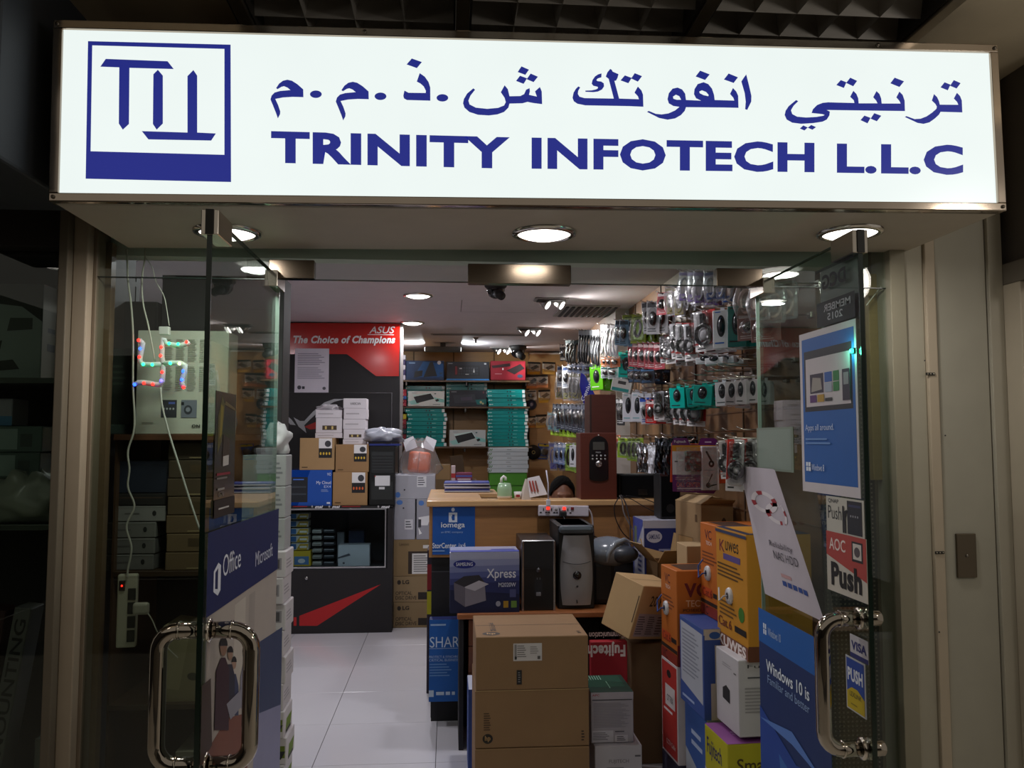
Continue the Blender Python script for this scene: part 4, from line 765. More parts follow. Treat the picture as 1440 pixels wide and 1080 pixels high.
packs('blister', 886, 518, 915, 538, '#1c2230', '#5a88b8', 'small dark blue packs below the pinkish earphone packs', 3)
packs('headset', 932, 470, 948, 512, '#c01c1e', '#1a1a1c', 'small red and black headset packs left of the three big ones', 2)
packs('headset', 946, 452, 975, 506, '#c21a1c', '#dcdce0', 'red and white headset packs with round ear cushions in a row', 3)
packs('headset', 976, 434, 1003, 496, '#d01f1c', '#e8e8ea', 'large red and white headset pack beside the white mouse box', 1)
packs('mousebox', 1004, 430, 1023, 492, 'g#e6e6ec', '#2f6ac8', 'tall white mouse box hanging left of the teal and black pack', 1, d=.05)
packs('mousebox', 1025, 424, 1046, 490, 'g#0e6a66', '#111315', 'tall teal and black pack hanging beside the door hinge', 1, d=.08)
packs('mousebox', 984, 497, 1010, 512, 'g#dcdce0', '#333', 'small white boxes hanging under the large headset pack', 2, d=.05)
packs('blister', 1046, 440, 1085, 480, '#8d6a66', '#d8c8c8', 'reddish packs seen through the open right door', 2, X=1.3)
# third row
packs('mousebox', 877, 549, 890, 594, 'g#dfe3ec', '#7fb8c0', 'slim white presenter box, left one of two beside the wooden speaker', 1, d=.04)
packs('mousebox', 890, 549, 903, 594, 'g#dfe3ec', '#7fb8c0', 'slim white presenter box, right one of two near the red card', 1, d=.04)
packs('blister', 900, 558, 912, 597, '#e0e2ee', '#2f5ac8', 'white and blue hanging card left of the plain red card', 1)
packs('blister', 909, 562, 922, 596, '#c9201e', '#f0d8d8', 'red hanging card with white icons in the third row', 1)
packs('headset', 921, 548, 932, 592, '#b9bcc2', '#5a5c62', 'grey headset pack in the third row beside the red card', 1)
packs('headset', 928, 552, 986, 594, '#b8242a', '#d8d8dc', 'red and grey headset packs behind the teal mouse boxes', 5, X=1.36)
packs('mousebox', 942, 540, 960, 575, 'g#12b0a2', '#12202a', 'teal mouse box in the third row, leftmost of its group', 1, X=1.22, d=.05)
packs('mousebox', 957, 546, 968, 576, 'g#0f9c92', '#12202a', 'small teal mouse box in the third row, behind its larger neighbours', 1, d=.05)
packs('mousebox', 966, 540, 980, 573, 'g#12a89c', '#12202a', 'teal mouse box in the third row with a grey mouse window', 1, X=1.22, d=.05)
packs('mousebox', 978, 536, 999, 571, 'g#13b3a6', '#12202a', 'largest teal mouse box in the third row', 1, X=1.2, d=.06)
packs('mousebox', 998, 536, 1006, 566, 'g#0f8f86', '#12202a', 'narrow teal box squeezed between teal and white boxes', 1, d=.04)
packs('mousebox', 1006, 531, 1023, 572, 'g#d8dde4', '#3a4a50', 'white mouse box in the third row beside the grey ones', 1, X=1.2, d=.05)
packs('mousebox', 1022, 530, 1036, 571, 'g#a9a4a8', '#333', 'grey box in the third row, left of the last one before the door', 1, X=1.2, d=.05)
packs('mousebox', 1035, 528, 1047, 570, 'g#9f9a9e', '#333', 'last grey box in the third row at the door hinge', 1, X=1.2, d=.05)
# third row far section
packs('blister', 780, 568, 830, 602, '#3c4250', '#8a92a0', 'row of small dark cable packs at the far end of the hook wall', 9, X=FX, phi=-50)
packs('blister', 776, 596, 822, 612, '#9ac81e', '#d8e870', 'row of small lime packs under the dark cable packs', 7, X=1.2, phi=-50)
packs('bag', 771, 580, 788, 606, '#3a6a8c', '#7ac0c8', 'bluish green clear bags beside the lowest adapter packs', 2, X=FX)
packs('blister', 868, 560, 878, 598, '#1c1c20', '#cfcfd4', 'narrow black pack hanging between the wooden speaker and the white boxes', 2, X=1.3)
# fourth row
packs('bag', 771, 622, 783, 662, '#2a2a8c', '#2c2c98', 'blue bag hanging behind the counter at the far end', 1, X=1.1)
packs('blister', 782, 624, 800, 652, '#6a80b0', '#c8ccd8', 'blue and grey packs in the fourth row at the far end', 3, X=FX, phi=-45)
packs('lime', 798, 624, 817, 662, '#8aa83a', '#d8e0a0', 'lime edged packs hanging left of the wooden speaker', 3, X=FX, phi=-45)
packs('mousebox', 801, 623, 810, 657, '#dcdfe4', '#222', 'white pack with a black earphone picture left of the wooden speaker', 1, X=1.05, phi=-20)
packs('lime', 871, 616, 884, 644, '#a8cc1c', '#e4f0c0', 'lime green pack just right of the wooden speaker', 1, X=1.3)
packs('lime', 884, 616, 902, 648, '#8aa820', '#c4d890', 'dull green packs in clear shells beside the lime green one', 3, X=1.3)
packs('blister', 866, 612, 872, 640, '#c8501e', '#f0c8a0', 'thin orange card beside the wooden speaker', 1, X=1.3)
packs('foil', 898, 624, 914, 664, 'm.22#c4c8ce', '#9a9ea6', 'crumpled silver bags hanging above the black monitor back', 2, X=1.25)
packs('foil', 912, 626, 930, 666, 'g#d4d6de', '#c8cad2', 'white silver bag next to the black clear pack', 1, X=1.2)
packs('foil', 926, 616, 948, 666, 'm.2#3a3d42', '#2a2c30', 'black gadgets in shiny clear bags left of the purple headset pack', 2, X=1.15)
packs('headset', 1012, 616, 1032, 674, '#d8401c', '#f0e8e4', 'orange and white headset pack right of the purple one', 1, X=1.18)
packs('headset', 1024, 614, 1046, 692, '#e4e2e6', '#c02a1c', 'large clear headset pack with silver ear cup and blue base', 1, X=1.1, phi=-20)
packs('blister', 938, 624, 1012, 680, '#d4501e', '#e8a890', 'orange pack mostly hidden behind the purple headset pack', 1, X=1.22, phi=-10, wf=1.4)
packs('blister', 1046, 620, 1080, 660, '#b86a3a', '#d8c8b8', 'orange pack seen through the door glass right of the clear headset pack', 1, X=1.3)
# the large purple headset pack
p = W(946, 694, Y=3.9); c = W(1007, 616, Y=3.9); w = c.x-p.x; h = c.z-p.z; root = empty('headset_pack', (p.x, 3.9, p.z), 'large purple and white headset blister pack with a black telephone unit inside', 'package', (0, 0, R(-6)))
mb = MB(); mb.poly([[(0, 0, .01), (w*.9, 0, 0), (w, 0, h*.1), (w, 0, h*.96), (w*.93, 0, h), (w*.64, 0, h), (w*.58, 0, h*.88), (w*.4, 0, h*.88), (w*.33, 0, h), (.01, 0, h), (0, 0, h*.92)]], 'g#6a2a6e'); mb.poly([[(0, .004, .01), (0, .004, h*.92), (.01, .004, h), (w*.33, .004, h), (w*.4, .004, h*.88), (w*.58, .004, h*.88), (w*.64, .004, h), (w*.93, .004, h), (w, .004, h*.96), (w, .004, h*.1), (w*.9, .004, 0)]], 'g#6a2a6e')
art(mb, (0, 0, 0), (w, 0, 0), (0, 0, h), (0, -1, 0), [('r', 0, .34, .7, .86, '#dcd6de'), ('r', 0, .76, 1, .87, '#d8921e'), ('t', 'Fujitech', .05, .9, .3, .96, '#efe4f0'), ('l', .72, .9, .92, .95, 1, '#d8b8d8'), ('l', .06, .24, .6, .3, 2, '#a8688a'), ('l', .1, .06, .9, .12, 1, '#c8b0cc'), ('t', 'CALL CENTER', .08, .12, .6, .2, '#d8405a'), ('l', .05, .55, .15, .6, 1, '#55505a')])
mb.build('backing_card', root)
mb = MB(); mb.box(w*.27, -.03, h*.4, w*.62, -.001, h*.77, '#17161a', .006); mb.build('telephone_unit', root)
mb = MB(); mb.box(w*.62, -.04, h*.07, w*.985, -.001, h*.85, '#e4e2e8', .002); art(mb, (w*.62, -.04, h*.07), (w*.365, 0, 0), (0, 0, h*.78), (0, -1, 0), [('o', .38, .52, .72, .68, '#1a191c'), ('p', [(.2, .88), (.3, .9), (.6, .68), (.5, .66)], '#1a191c'), ('o', .48, .57, .6, .63, '#c8c8cc'), ('o', .2, .05, .5, .17, '#1a191c'), ('p', [(.3, .15), (.38, .17), (.62, .36), (.56, .38)], '#1a191c'), ('p', [(.45, .08), (.45, .12), (.85, .14), (.85, .12)], '#1a191c'), ('l', .1, .44, .9, .47, 1, '#9a98a0'), ('l', .2, .92, .7, .95, 1, '#9a98a0')]); mb.build('inner_box', root)
mb = MB(); mb.box(.012, -.045, .015, w-.012, -.0405, h*.84, 'p#fafafa', .002); mb.build('clear_shell', root)
tag(hook((p.x+w*.5, 4.4, p.z+h*.95), (0, -1, 0), .5), 'long metal hook holding the purple headset pack', 'hook')
# empty hooks with shine
for i, (x0, y0) in enumerate(((958, 535), (975, 527), (990, 522), (1003, 520), (938, 540), (925, 433), (1012, 515), (905, 545), (1020, 512), (1040, 505))):
    p = W(x0, y0, X=1.25); tag(hook((1.498, p.y, p.z), L=.26), 'bare metal hooks sticking out between the second and third rows', 'hook', 'bare hooks between the second and third rows')
for x0, y0 in ((884, 612), (905, 614), (925, 612), (955, 609), (985, 607), (1010, 606), (1030, 604), (800, 618), (820, 617)):
    p = W(x0, y0, X=1.2); tag(hook((1.498 if p.y < 6.74 else 1.388, p.y, p.z), L=.28 if p.y < 6.74 else .2), 'metal hooks of the fourth row above the silver bags', 'hook', 'hooks of the fourth row')
# ================================================================== COUNTER
KY = 4.87; kx0, kx1, kz = -.125, 1.42, 1.25
root = empty('sales_counter', (kx0, KY, 0), 'beige wood sales counter with an L shaped top', 'counter')
WD = 'w#b07f4f'; WT = 'w.25#d2a877'
mb = MB(); mb.box(0, 0, kz-.035, kx1-kx0, .2, kz, WT, .006); mb.box(0, .2, kz-.035, .33, .72, kz, WT, .006); mb.box(0, .72, kz-.035, .46, 1.15, kz, WT, .006); mb.build('worktop', root)
mb = MB(); mb.box(.015, .03, .92, kx1-kx0, .05, kz-.035, WD); mb.box(.015, .05, .92, .035, 1.14, kz-.035, 'w#9a6d43'); mb.box(.33, .73, .92, .45, .75, kz-.035, 'w#7a4f2e'); mb.build('front_panel', root)
for x in (.46, 1.02): art(mb, (0, 0, 0), (1, 0, 0), (0, 0, 1), (0, -1, 0), [])
mb = MB(); mb.box(.03, .05, 0, kx1-kx0, .5, .92, '#1d1b1d', .002); mb.build('lower_body', root)
mb = MB(); mb.box(.34, .06, .925, kx1-kx0, .5, .955, 'w#8a5c36'); mb.build('inner_desk', root)
P_ = lambda x, y, e=0.0: W(x, y, Y=KY-e)
a = W(608, 780, Y=KY+.027); c = W(668, 711, Y=KY+.027); x_ = Vector((c.x-a.x, 0, 0)); z_ = Vector((0, 0, c.z-a.z))
sheet('blue_poster', 'blue square poster with a white logo on the counter front', 'poster', a, x_, z_, (0, -1, 0), '#1557ad', [('r', .38, .66, .58, .86, '#e4ecfa'), ('p', [(.46, .7), (.52, .7), (.52, .82), (.46, .82), (.46, .78), (.44, .78)], '#1557ad'), ('o', .44, .88, .52, .96, '#e4ecfa'), ('T', 'iomega', .2, .52, .76, .66, '#eef3fc'), ('t', 'an EMC company', .2, .43, .72, .48, '#aac6ec'), ('T', 'StorCenter', .0, .13, .56, .24, '#eef3fc'), ('t', 'ix4', .62, .14, .78, .24, '#dbe6f8'), ('l', .0, .05, .4, .1, 1, '#8fb2e2')])
a = W(603, 987, Y=4.76); c = W(646, 871, Y=4.76)
root = empty('blue_display_board', (a.x, 4.76, a.z), 'tall narrow blue printed board with large thin capital letters, against the counter base', 'display board')
w = c.x-a.x; h = c.z-a.z; mb = boxmb(w, .09, h, '#18245a', [('r', .0, 0, 1, 1, '#1a62b8'), ('t', 'SHAR', .02, .66, 1.0, .79, '#d7e6f8'), ('l', .04, .91, .75, .96, 1, '#a9c6ea'), ('r', 0, .645, 1, .65, '#c0d6f2'), ('t', 'PROTECT & SYNCHRO', .0, .53, 1, .56, '#b9d1f0'), ('t', 'CRITICAL BUSINESS', .0, .49, .98, .52, '#b9d1f0'), ('l', .02, .3, .8, .47, 5, '#6c9cd8'), ('r', 0, .06, .16, .14, '#cfe0f4'), ('r', .24, .08, .5, .12, '#cfe0f4'), ('r', .56, .08, .7, .12, '#cfe0f4'), ('r', .76, .08, .86, .12, '#cfe0f4')], [('r', 0, 0, 1, 1, '#14184a')], seam=False); mb.build('printed_board', root)
mb = MB(); mb.box(.01, .1, .0-a.z, w, .14, h+.25, '#19181c'); mb.build('dark_backing', root)
p = W(601, 808, Y=4.85); box('yellow_red_carton', 'carton edge in red and yellow showing beside the counter corner', 'box', (-.131, 5.38, 0), .03, .2, .9, '#2a2030', front=[('r', 0, .72, 1, .9, '#8c1f26'), ('r', 0, .55, 1, .71, '#b9b21f')], seam=False)
# things on the counter
def on(px0, py0, px1, Y, z0=kz): a = W(px0, py0, Y=Y); c = W(px1, py0, Y=Y); return a.x, c.x, a.z-z0
x0, x1, _ = on(625, 684, 690, 5.75)
for i, (dx, cl) in enumerate(((0, '#2a3276'), (.004, '#8f96b8'), (-.003, '#35408c'))): box('magazine', '%s magazine in the small pile on the counter wing' % ('dark blue lowest', 'grey edged middle', 'blue topmost')[i], 'magazine', (x0+dx, 5.65, kz+.001+i*.024), x1-x0-.01, .24, .02, cl, front=[('r', 0, .2, 1, .5, '#c9cdda')], top=[('r', .3, .3, .6, .6, '#d8dcec')], seam=False, yaw=(0, 2, -1.5)[i])
x0, x1, h = on(699, 671, 720, 5.0); root = empty('tape_dispenser', ((x0+x1)/2, 5.0, kz), 'pale green tape dispenser on the counter edge', 'dispenser')
r = (x1-x0)/2; mb = MB(); mb.lathe([(.0001, 0), (r*.9, 0), (r, .012), (r, h*.15)], '#d8cfc0', 20); mb.build('base', root); mb = MB(); mb.lathe([(r*.98, h*.14), (r*1.0, h*.45), (r*.82, h*.72), (r*.5, h*.74), (.0001, h*.74)], 'g#9dbf9b', 20); mb.build('body', root)
mb = MB(); mb.tube([(-r*.45, -.005, h*.72), (-r*.4, -.005, h*.95), (-r*.1, -.005, h*1.04), (r*.1, -.005, h*.98), (r*.15, -.005, h*.85)], .008, '#e9e7e2', 8); mb.build('tape_end', root)
x0, x1, h = on(722.5, 691.5, 733.5, 4.98); mb = MB(); r = (x1-x0)/2; mb.lathe([(.0001, 0), (r*.8, 0), (r, h), (r*.92, h), (r*.75, .01), (.0001, .01)], '#e2dedb', 20)
mb.box(-r*.5, -r*.95, h*.3, r*.5, -r*.9, h*.65, '#9a3038'); tag(mb.build('paper_cup', None, ((x0+x1)/2, 4.98, kz)), 'small white cup with a dark red mark beside the tape dispenser', 'cup')
x0, x1, h = on(734, 669, 769, 4.95); w = x1-x0; root = empty('desk_calendar', (x0, 4.93, kz), 'tent shaped desk calendar with photo strips on the counter edge', 'calendar', (0, 0, R(6)))
mb = MB(); mb.add([(0, 0, 0), (w*.35, 0, 0), (w*.42, .02, h*.93), (w*.2, .02, h*.85), (0, .09, 0), (w*.2, .06, h*.86)], [(0, 1, 2, 3), (3, 5, 4, 0)], '#c2b7ac'); mb.build('stand', root)
mb = MB(); mb.poly([[(w*.3, -.002, .012), (w*1.02, -.002, .03), (w*.72, .02, h), (w*.24, .02, h*.9)]], '#e2dde0'); mb.build('page', root)
mb = MB(); 
for (u0, cl) in ((.34, '#a03a2c'), (.46, '#a8433a'), (.58, '#8c4a3c')): mb.poly([[(w*(u0+.02), -.004, .05), (w*(u0+.1), -.004, .045), (w*(u0), .012, h*.8), (w*(u0-.06), .012, h*.78)]], cl)
mb.build('photo_strips', root)
# power strips
def power_strip(name, lb, loc, L, hgt, rot, socks, sw, horizontal=True):
    root = empty(name, loc, lb, 'power strip', rot); mb = MB(); mb.box(0, -.035, 0, L, 0, hgt, 'g.3#d9d3dd', .006); mb.build('housing', root)
    for i in range(socks):
        x = L*(.1+.16*i*4/socks); mb = MB()
        for (u, v, a_, b_) in ((.0, .62, .006, .016), (-.016, .36, .012, .006), (.016, .36, .012, .006)): mb.box(x+u-a_/2, -.037, hgt*v-b_/2, x+u+a_/2, -.034, hgt*v+b_/2, '#1a1719')
        mb.build('socket', root)
    for i in range(sw):
        x = L*(.19+.16*i*4/socks); mb = MB(); mb.box(x-.009, -.040, hgt*.62, x+.009, -.034, hgt*.86, ['e2.5#ff2a1c', '#e6e2e6', 'e2.5#ff2a1c', '#7a1f24'][i % 4], .002); mb.build('switch', root)
    return root
a = W(757, 726, Y=4.86); c = W(828, 710, Y=4.86); power_strip('power_strip', 'white four socket power strip with lit red switches on the counter front', (a.x, 4.895, a.z), c.x-a.x, c.z-a.z, (0, R(1), 0), 4, 4)
p = W(791, 722, Y=4.85); mb = MB(); mb.box(-.02, -.05, -.02, .02, 0, .015, '#161518', .006); mb.tube([(0, -.045, -.01), (.02, -.06, -.07), (.09, -.06, -.10), (.16, -.05, -.105)], .004, '#1b1a1c', 6); tag(mb.build('black_plug', None, (p.x, 4.858, p.z)), 'black plug in the middle of the counter power strip', 'plug')
p = W(771, 700, Y=4.84); mb = MB(); mb.tube([(-.01, 0, .14), (0, -.01, .06), (.0, -.01, .02), (0, -.01, -.03)], .004, '#c9c9d6', 6); mb.box(-.012, -.02, -.07, .012, 0, -.03, '#d8d5da', .004); tag(mb.build('white_plug', None, (p.x, 4.85, p.z+.02)), 'white plug and lead going over the counter edge into the power strip', 'plug')
# wooden loudspeakers
x0, x1, h = on(816, 608.5, 867, 4.92); w = x1-x0
root = empty('wooden_loudspeaker', (x0, 4.92, kz), 'reddish brown wooden loudspeaker with an oval black control panel, on the counter', 'loudspeaker')
mb = MB(); mb.box(0, 0, 0, w, .17, h, 'w.35#5c2c22', .004); mb.build('cabinet', root)
def stad(x0, x1, z0, z1, y, n=10): r_ = (x1-x0)/2; cx = (x0+x1)/2; return [(cx+r_*cos(i*pi/n), y, z1-r_+r_*sin(i*pi/n)) for i in range(n+1)]+[(cx-r_*cos(i*pi/n), y, z0+r_*.35-r_*.35*sin(i*pi/n)) for i in range(n+1)]
mb = MB(); mb.poly([stad(w*.24, w*.76, h*.27, h*.95, -.006)], 'g.25#0d0c0e'); s1 = stad(w*.24, w*.76, h*.27, h*.95, -.006); s0 = [(x, 0, z) for x, y, z in s1]; n = len(s1); mb.add(s1+s0, [(i, (i+1) % n, n+(i+1) % n, n+i) for i in range(n)], 'g.25#161517'); mb.build('control_panel', root)
mb = MB(); mb.box(w*.34, -.009, h*.74, w*.66, -.006, h*.86, 'g.2#4a4a44', .004); mb.build('display', root)
for i in range(4):
    for j in range(2): mb = MB(); mb.ell((w*(.33+.115*i), -.008, h*(.655-.05*j)), (.006, .004, .006), 'm.3#b9b6b8', 8, 5); mb.build('button', root)
mb = MB(); mb.lathe([(.0001, -.018), (.018, -.018), (.02, -.006)], 'c.2#d0ccd0', 18, (w*.5, 0, h*.535), 'y'); mb.build('volume_knob', root)
mb = MB(); mb.text('F&D', (w*.42, -.0065, h*.695), (w*.14, 0, 0), (0, 0, h*.02), '#a8a8a8', 0); mb.ell((w*.5, -.004, h*.965), (.004, .003, .004), '#e8e8e8', 8, 5); mb.build('print', root)
a = W(831, 608, Y=5.12); c = W(865, 555, Y=5.12); box('wooden_loudspeaker_back', 'taller dark reddish wooden loudspeaker standing behind the one with controls', 'loudspeaker', (a.x-.01, 5.1, kz), c.x-a.x+.01, .2, c.z-kz, 'w.35#4f2720', front=[('r', .0, 0, .07, 1, '#2a1512')], seam=False).name = 'wooden_loudspeaker'
x0, x1, h = on(870, 667, 932, 5.0); root = empty('black_monitor_box', (x0, 5.0, kz), 'wide black speaker box with a small grey badge on the counter', 'loudspeaker'); root.name = 'centre_loudspeaker'
mb = MB(); mb.box(0, 0, 0, x1-x0, .16, h, '#121316', .006); mb.build('cabinet', root); mb = MB(); mb.box(.01, -.004, .01, x1-x0-.01, 0, h-.01, 'x#0e0f12', .002); mb.build('grille_cloth', root); mb = MB(); mb.box((x1-x0)*.44, -.006, .02, (x1-x0)*.64, -.004, .055, 'm#5c5f64', .001); mb.build('badge', root)
a = W(930, 731, Y=4.6); c = W(958, 667, Y=4.6); box('black_satellite_speaker', 'tall black loudspeaker standing on the blue and white carton', 'loudspeaker', (a.x, 4.62, a.z+.006), c.x-a.x, .15, c.z-a.z, '#141519', front=[('r', .06, .04, .94, .96, 'x#101115'), ('o', .3, .12, .7, .32, '#1c1d22'), ('r', .0, .93, .4, .99, '#3a2226')], seam=False, b=.006)
# cables along the counter front
def cable(lb, pts, r=.004, col='#161418', name='cable', cat='cable'):
    ps = []
    P4 = [Vector(p) for p in pts]
    for i in range(len(P4)-1):
        p0 = P4[max(i-1, 0)]; p1 = P4[i]; p2 = P4[i+1]; p3 = P4[min(i+2, len(P4)-1)]
        for k in range(6):
            t = k/6; ps.append(.5*((2*p1)+(p2-p0)*t+(2*p0-5*p1+4*p2-p3)*t*t+(3*p1-p0-3*p2+p3)*t*t*t))
    ps.append(P4[-1]); mb = MB(); mb.tube(ps, r, col, 7); return tag(mb.build(name, org=P4[0]), lb, cat)
C_ = lambda Y, *q: [W(x, y, Y=Y) for x, y in q]
cable('thick white cable curving down from the end of the counter power strip', C_(4.86, (828, 716), (832, 724), (834, 742), (834, 770), (830, 800)), .005, '#b8aeb0')
cable('black cable bundle strand falling from the counter top in front of the wood, leftmost', C_(4.85, (870, 700), (864, 712), (866, 730), (875, 748), (885, 758)), .003)
cable('pale cable strand hanging from the counter top beside the wooden loudspeaker', C_(4.83, (871, 697), (875, 705), (877, 720), (884, 735), (892, 748)), .004, '#8c8480')
cable('grey cable strand among the leads hanging beside the wooden loudspeaker', C_(4.81, (873, 696), (879, 706), (883, 720), (886, 738), (886, 770)), .004, '#4a4548')
cable('thin black lead sweeping right across the counter edge', C_(4.84, (875, 697), (890, 703), (905, 712), (925, 722)), .0025)
cable('thin black lead arching to the right end of the counter', C_(4.84, (880, 697), (900, 700), (918, 706), (928, 714)), .0025)
cable('thin black lead hanging down behind the grey rounded device', C_(4.84, (831, 752), (845, 758), (862, 762), (880, 770)), .003)
# ================================================================== DESK with computers
DY = 4.38; dz = .70; dx0 = W(643, 860, Y=DY).x; dx1 = .90
root = empty('small_desk', (dx0, DY, 0), 'small wooden desk with reddish top and black side in front of the counter', 'desk')
mb = MB(); mb.box(0, 0, dz-.03, dx1-dx0, .42, dz, 'w.3#a8683f', .006); mb.build('desktop', root)
mb = MB(); mb.box(.01, .02, 0, .035, .41, dz-.03, '#17161a', .002); mb.build('side_panel', root)
mb = MB(); mb.box(dx1-dx0-.035, .02, 0, dx1-dx0-.01, .41, dz-.03, '#17161a', .002); mb.build('side_panel', root)
for i in range(3): mb = MB(); mb.box(.06, .025, .255+i*.137, .42, .40, .388+i*.137, 'w#6a3c24', .002); mb.build('drawer', root)
mb = MB(); mb.box(.035, .38, .0, dx1-dx0-.035, .395, dz-.03, '#100f12'); mb.build('back_panel', root)
SF = [('r', 0, 0, 1, .40, '#1a2048'), ('p', [(0, .38), (1, .3), (1, .52), (0, .46)], '#2a3166'), ('p', [(0, .46), (1, .52), (1, .60), (0, .56)], '#3d4682'), ('p', [(0, .56), (1, .60), (1, .69), (0, .66)], '#5a64a0'), ('p', [(0, .66), (1, .69), (1, .78), (0, .76)], '#7d86b8'), ('p', [(0, .76), (1, .78), (1, .88), (0, .87)], '#9aa1ca'), ('o', .05, .73, .37, .87, '#1d2a86'), ('T', 'SAMSUNG', .09, .77, .33, .83, '#e8ecfa'), ('T', 'Xpress', .53, .52, .95, .72, '#eceef8'), ('T', 'M2020W', .7, .42, .95, .49, '#d8dcec'),
      ('p', [(.06, .5), (.2, .6), (.42, .62), (.5, .5), (.52, .2), (.22, .1), (.07, .22)], '#8d8794'), ('p', [(.06, .5), (.2, .6), (.42, .62), (.5, .5), (.22, .42)], '#33313a'), ('p', [(.2, .42), (.36, .36), (.56, .47), (.42, .53)], '#c4bfca'), ('p', [(.07, .22), (.22, .1), (.22, .42), (.06, .5)], '#6e6876'), ('o', .66, .1, .73, .19, '#a8a8b8'), ('r', .77, .08, .84, .19, '#b8902c'), ('r', .88, .08, .96, .19, '#6f9440'), ('r', .86, .25, .95, .38, '#54588a')]
a = W(633, 853, Y=4.45); c = W(730, 779, Y=4.45)
box('printer_box', 'blue and white laser printer box with a picture of the printer, on the small desk', 'box', (dx0-.04, 4.40, dz), c.x-a.x, .22, c.z-dz+.02, 'g#b9bedc', front=SF, top=[('r', 0, 0, 1, .3, '#39459a'), ('r', .6, .35, .95, .5, '#39459a')], seam=False)
a = W(733, 862, Y=4.45); c = W(780, 759, Y=4.45); w = c.x-a.x; h = c.z-dz
root = empty('computer_tower', (a.x, 4.43, dz), 'slim black computer tower with silver side edges, on the small desk', 'computer')
mb = boxmb(w, .36, h, 'g.4#131316', [('r', .06, .62, .94, .96, '#1a1a1e'), ('r', .06, .60, .94, .605, '#35353a'), ('r', .38, .2, .62, .46, '#1d1d22'), ('r', .45, .44, .48, .47, '#56565c'), ('r', .53, .44, .56, .47, '#56565c')], seam=False, b=.004); mb.build('case', root)
for x in (0, w-.012): mb = MB(); mb.box(x, -.006, 0, x+.012, .0, h-.004, 'm.25#b9b6ba', .002); mb.build('silver_edge', root)
mb = MB(); mb.lathe([(.0001, -.004), (.011, -.004), (.012, 0)], 'm#6c6c72', 16, (w*.5, 0, h*.575), 'y'); mb.build('power_button', root); mb = MB(); mb.box(w*.43, -.003, h*.21, w*.57, 0, h*.26, '#85858c', .002); mb.build('badge', root)
a = W(786, 862, Y=4.47); c = W(831, 738, Y=4.47); w = c.x-a.x+.02; h = c.z-dz
root = empty('computer_tower', (a.x-.005, 4.46, dz), 'black computer tower with a bulging silver front, right on the small desk', 'computer')
mb = boxmb(w, .38, h, '#131215', seam=False, b=.006); mb.build('case', root)
vs = []; nn = 14
for i in range(nn+1):
    t = i/nn; z = h*.05+h*.83*t; hw = w*(.33+.12*sin(pi*(t*.8+.15))); 
    for k in range(9): s = k/8*2-1; vs.append((w*.5+hw*s, -.004-.03*(1-s*s)**.5*(.5+.5*sin(pi*t)), z))
mb = MB(); mb.add(vs, [(i*9+k, i*9+k+1, (i+1)*9+k+1, (i+1)*9+k) for i in range(nn) for k in range(8)], '.42#98979c', True); mb.build('silver_front', root)
mb = MB(); mb.tube([(w*.12+w*.76*k/8, -.018-.018*(1-(k/4-1)**2), h*.57-.012*(1-(k/4-1)**2)) for k in range(9)], .0015, '#333338', 5); mb.build('seam_line', root)
mb = MB(); mb.box(w*.02, -.035, h*.9, w*.98, .38, h, '.35#4d565e', .02); mb.build('top_cover', root)
mb = MB(); mb.lathe([(.0001, -.043), (.02, -.043), (.024, -.03)], 'g.2#1a1214', 18, (w*.5, 0, h*.41), 'y'); mb.build('power_button', root); mb = MB(); mb.ell((w*.5, -.037, h*.28), (.006, .004, .006), '#2a2326', 8, 5); mb.tube([(w*.5, -.03, h*.08), (w*.49, -.032, h*.12)], .003, '#2b2b2f', 6); mb.build('lower_marks', root)
# grey rounded device on its black case
p = W(862, 860, Y=4.6); root = empty('rounded_office_device', (p.x-.02, 4.60, dz), 'glossy grey rounded device on a black case beside the silver tower', 'device')
mb = MB(); mb.box(-.11, -.05, 0, .03, .15, .24, '#17161a', .03); mb.build('case', root)
mb = MB(); mb.ell((.0, .03, .28), (.14, .13, .085), 'g.2#7f8792', 28, 16); mb.ell((.07, -.05, .275), (.085, .07, .05), 'g.4#3b414b', 24, 12); mb.build('hood', root)
mb = MB(); mb.tube([(-.03, -.095, .24), (-.02, -.095, .29), (.02, -.07, .335), (.08, -.04, .352), (.13, 0, .33)], [.01, .014, .018, .014, .006], 'g.2#8f98a2', 10); mb.build('bright_rim', root)
# ================================================================== HP STACK
HPL = [('o', .065, .08, .155, .25, '#1c140c'), ('B', 'hp', .085, .11, .135, .22, '#9c7a4c')]
a = W(668, 1053, Y=3.55); c = W(828, 893, Y=3.55); hw = c.x-a.x; zt = c.z
zA = [0, W(700, 1053, Y=3.55).z, W(700, 971, Y=3.55).z, zt]
fronts = [[('l', .1, .3, .15, .7, 3, '#2b1d10')], HPL+[('l', .075, .3, .14, .62, 8, '#4a3520'), ('l', .93, .08, .96, .28, 4, '#2b1d10'), ('r', 0, .99, 1, 1, '#c9a878')],
          [('r', .33, .54, .585, .87, '#c9c2c0'), ('r', .34, .56, .36, .85, '#8a8482'), ('l', .365, .6, .45, .84, 6, '#7a7573'), ('l', .48, .66, .56, .82, 4, '#9a9492'), ('o', .342, .57, .362, .63, '#2a2a2a'), ('r', .545, .57, .57, .63, '#55504e'), ('r', .36, .1, .405, .37, '#1d1b1c'), ('l', .372, .13, .395, .34, 5, '#7d7a7c')]]
lbs = ['big brown carton at the bottom of the stack in the doorway', 'big brown carton with a round black logo, middle of the doorway stack', 'big brown carton with a white label, topmost of the doorway stack']
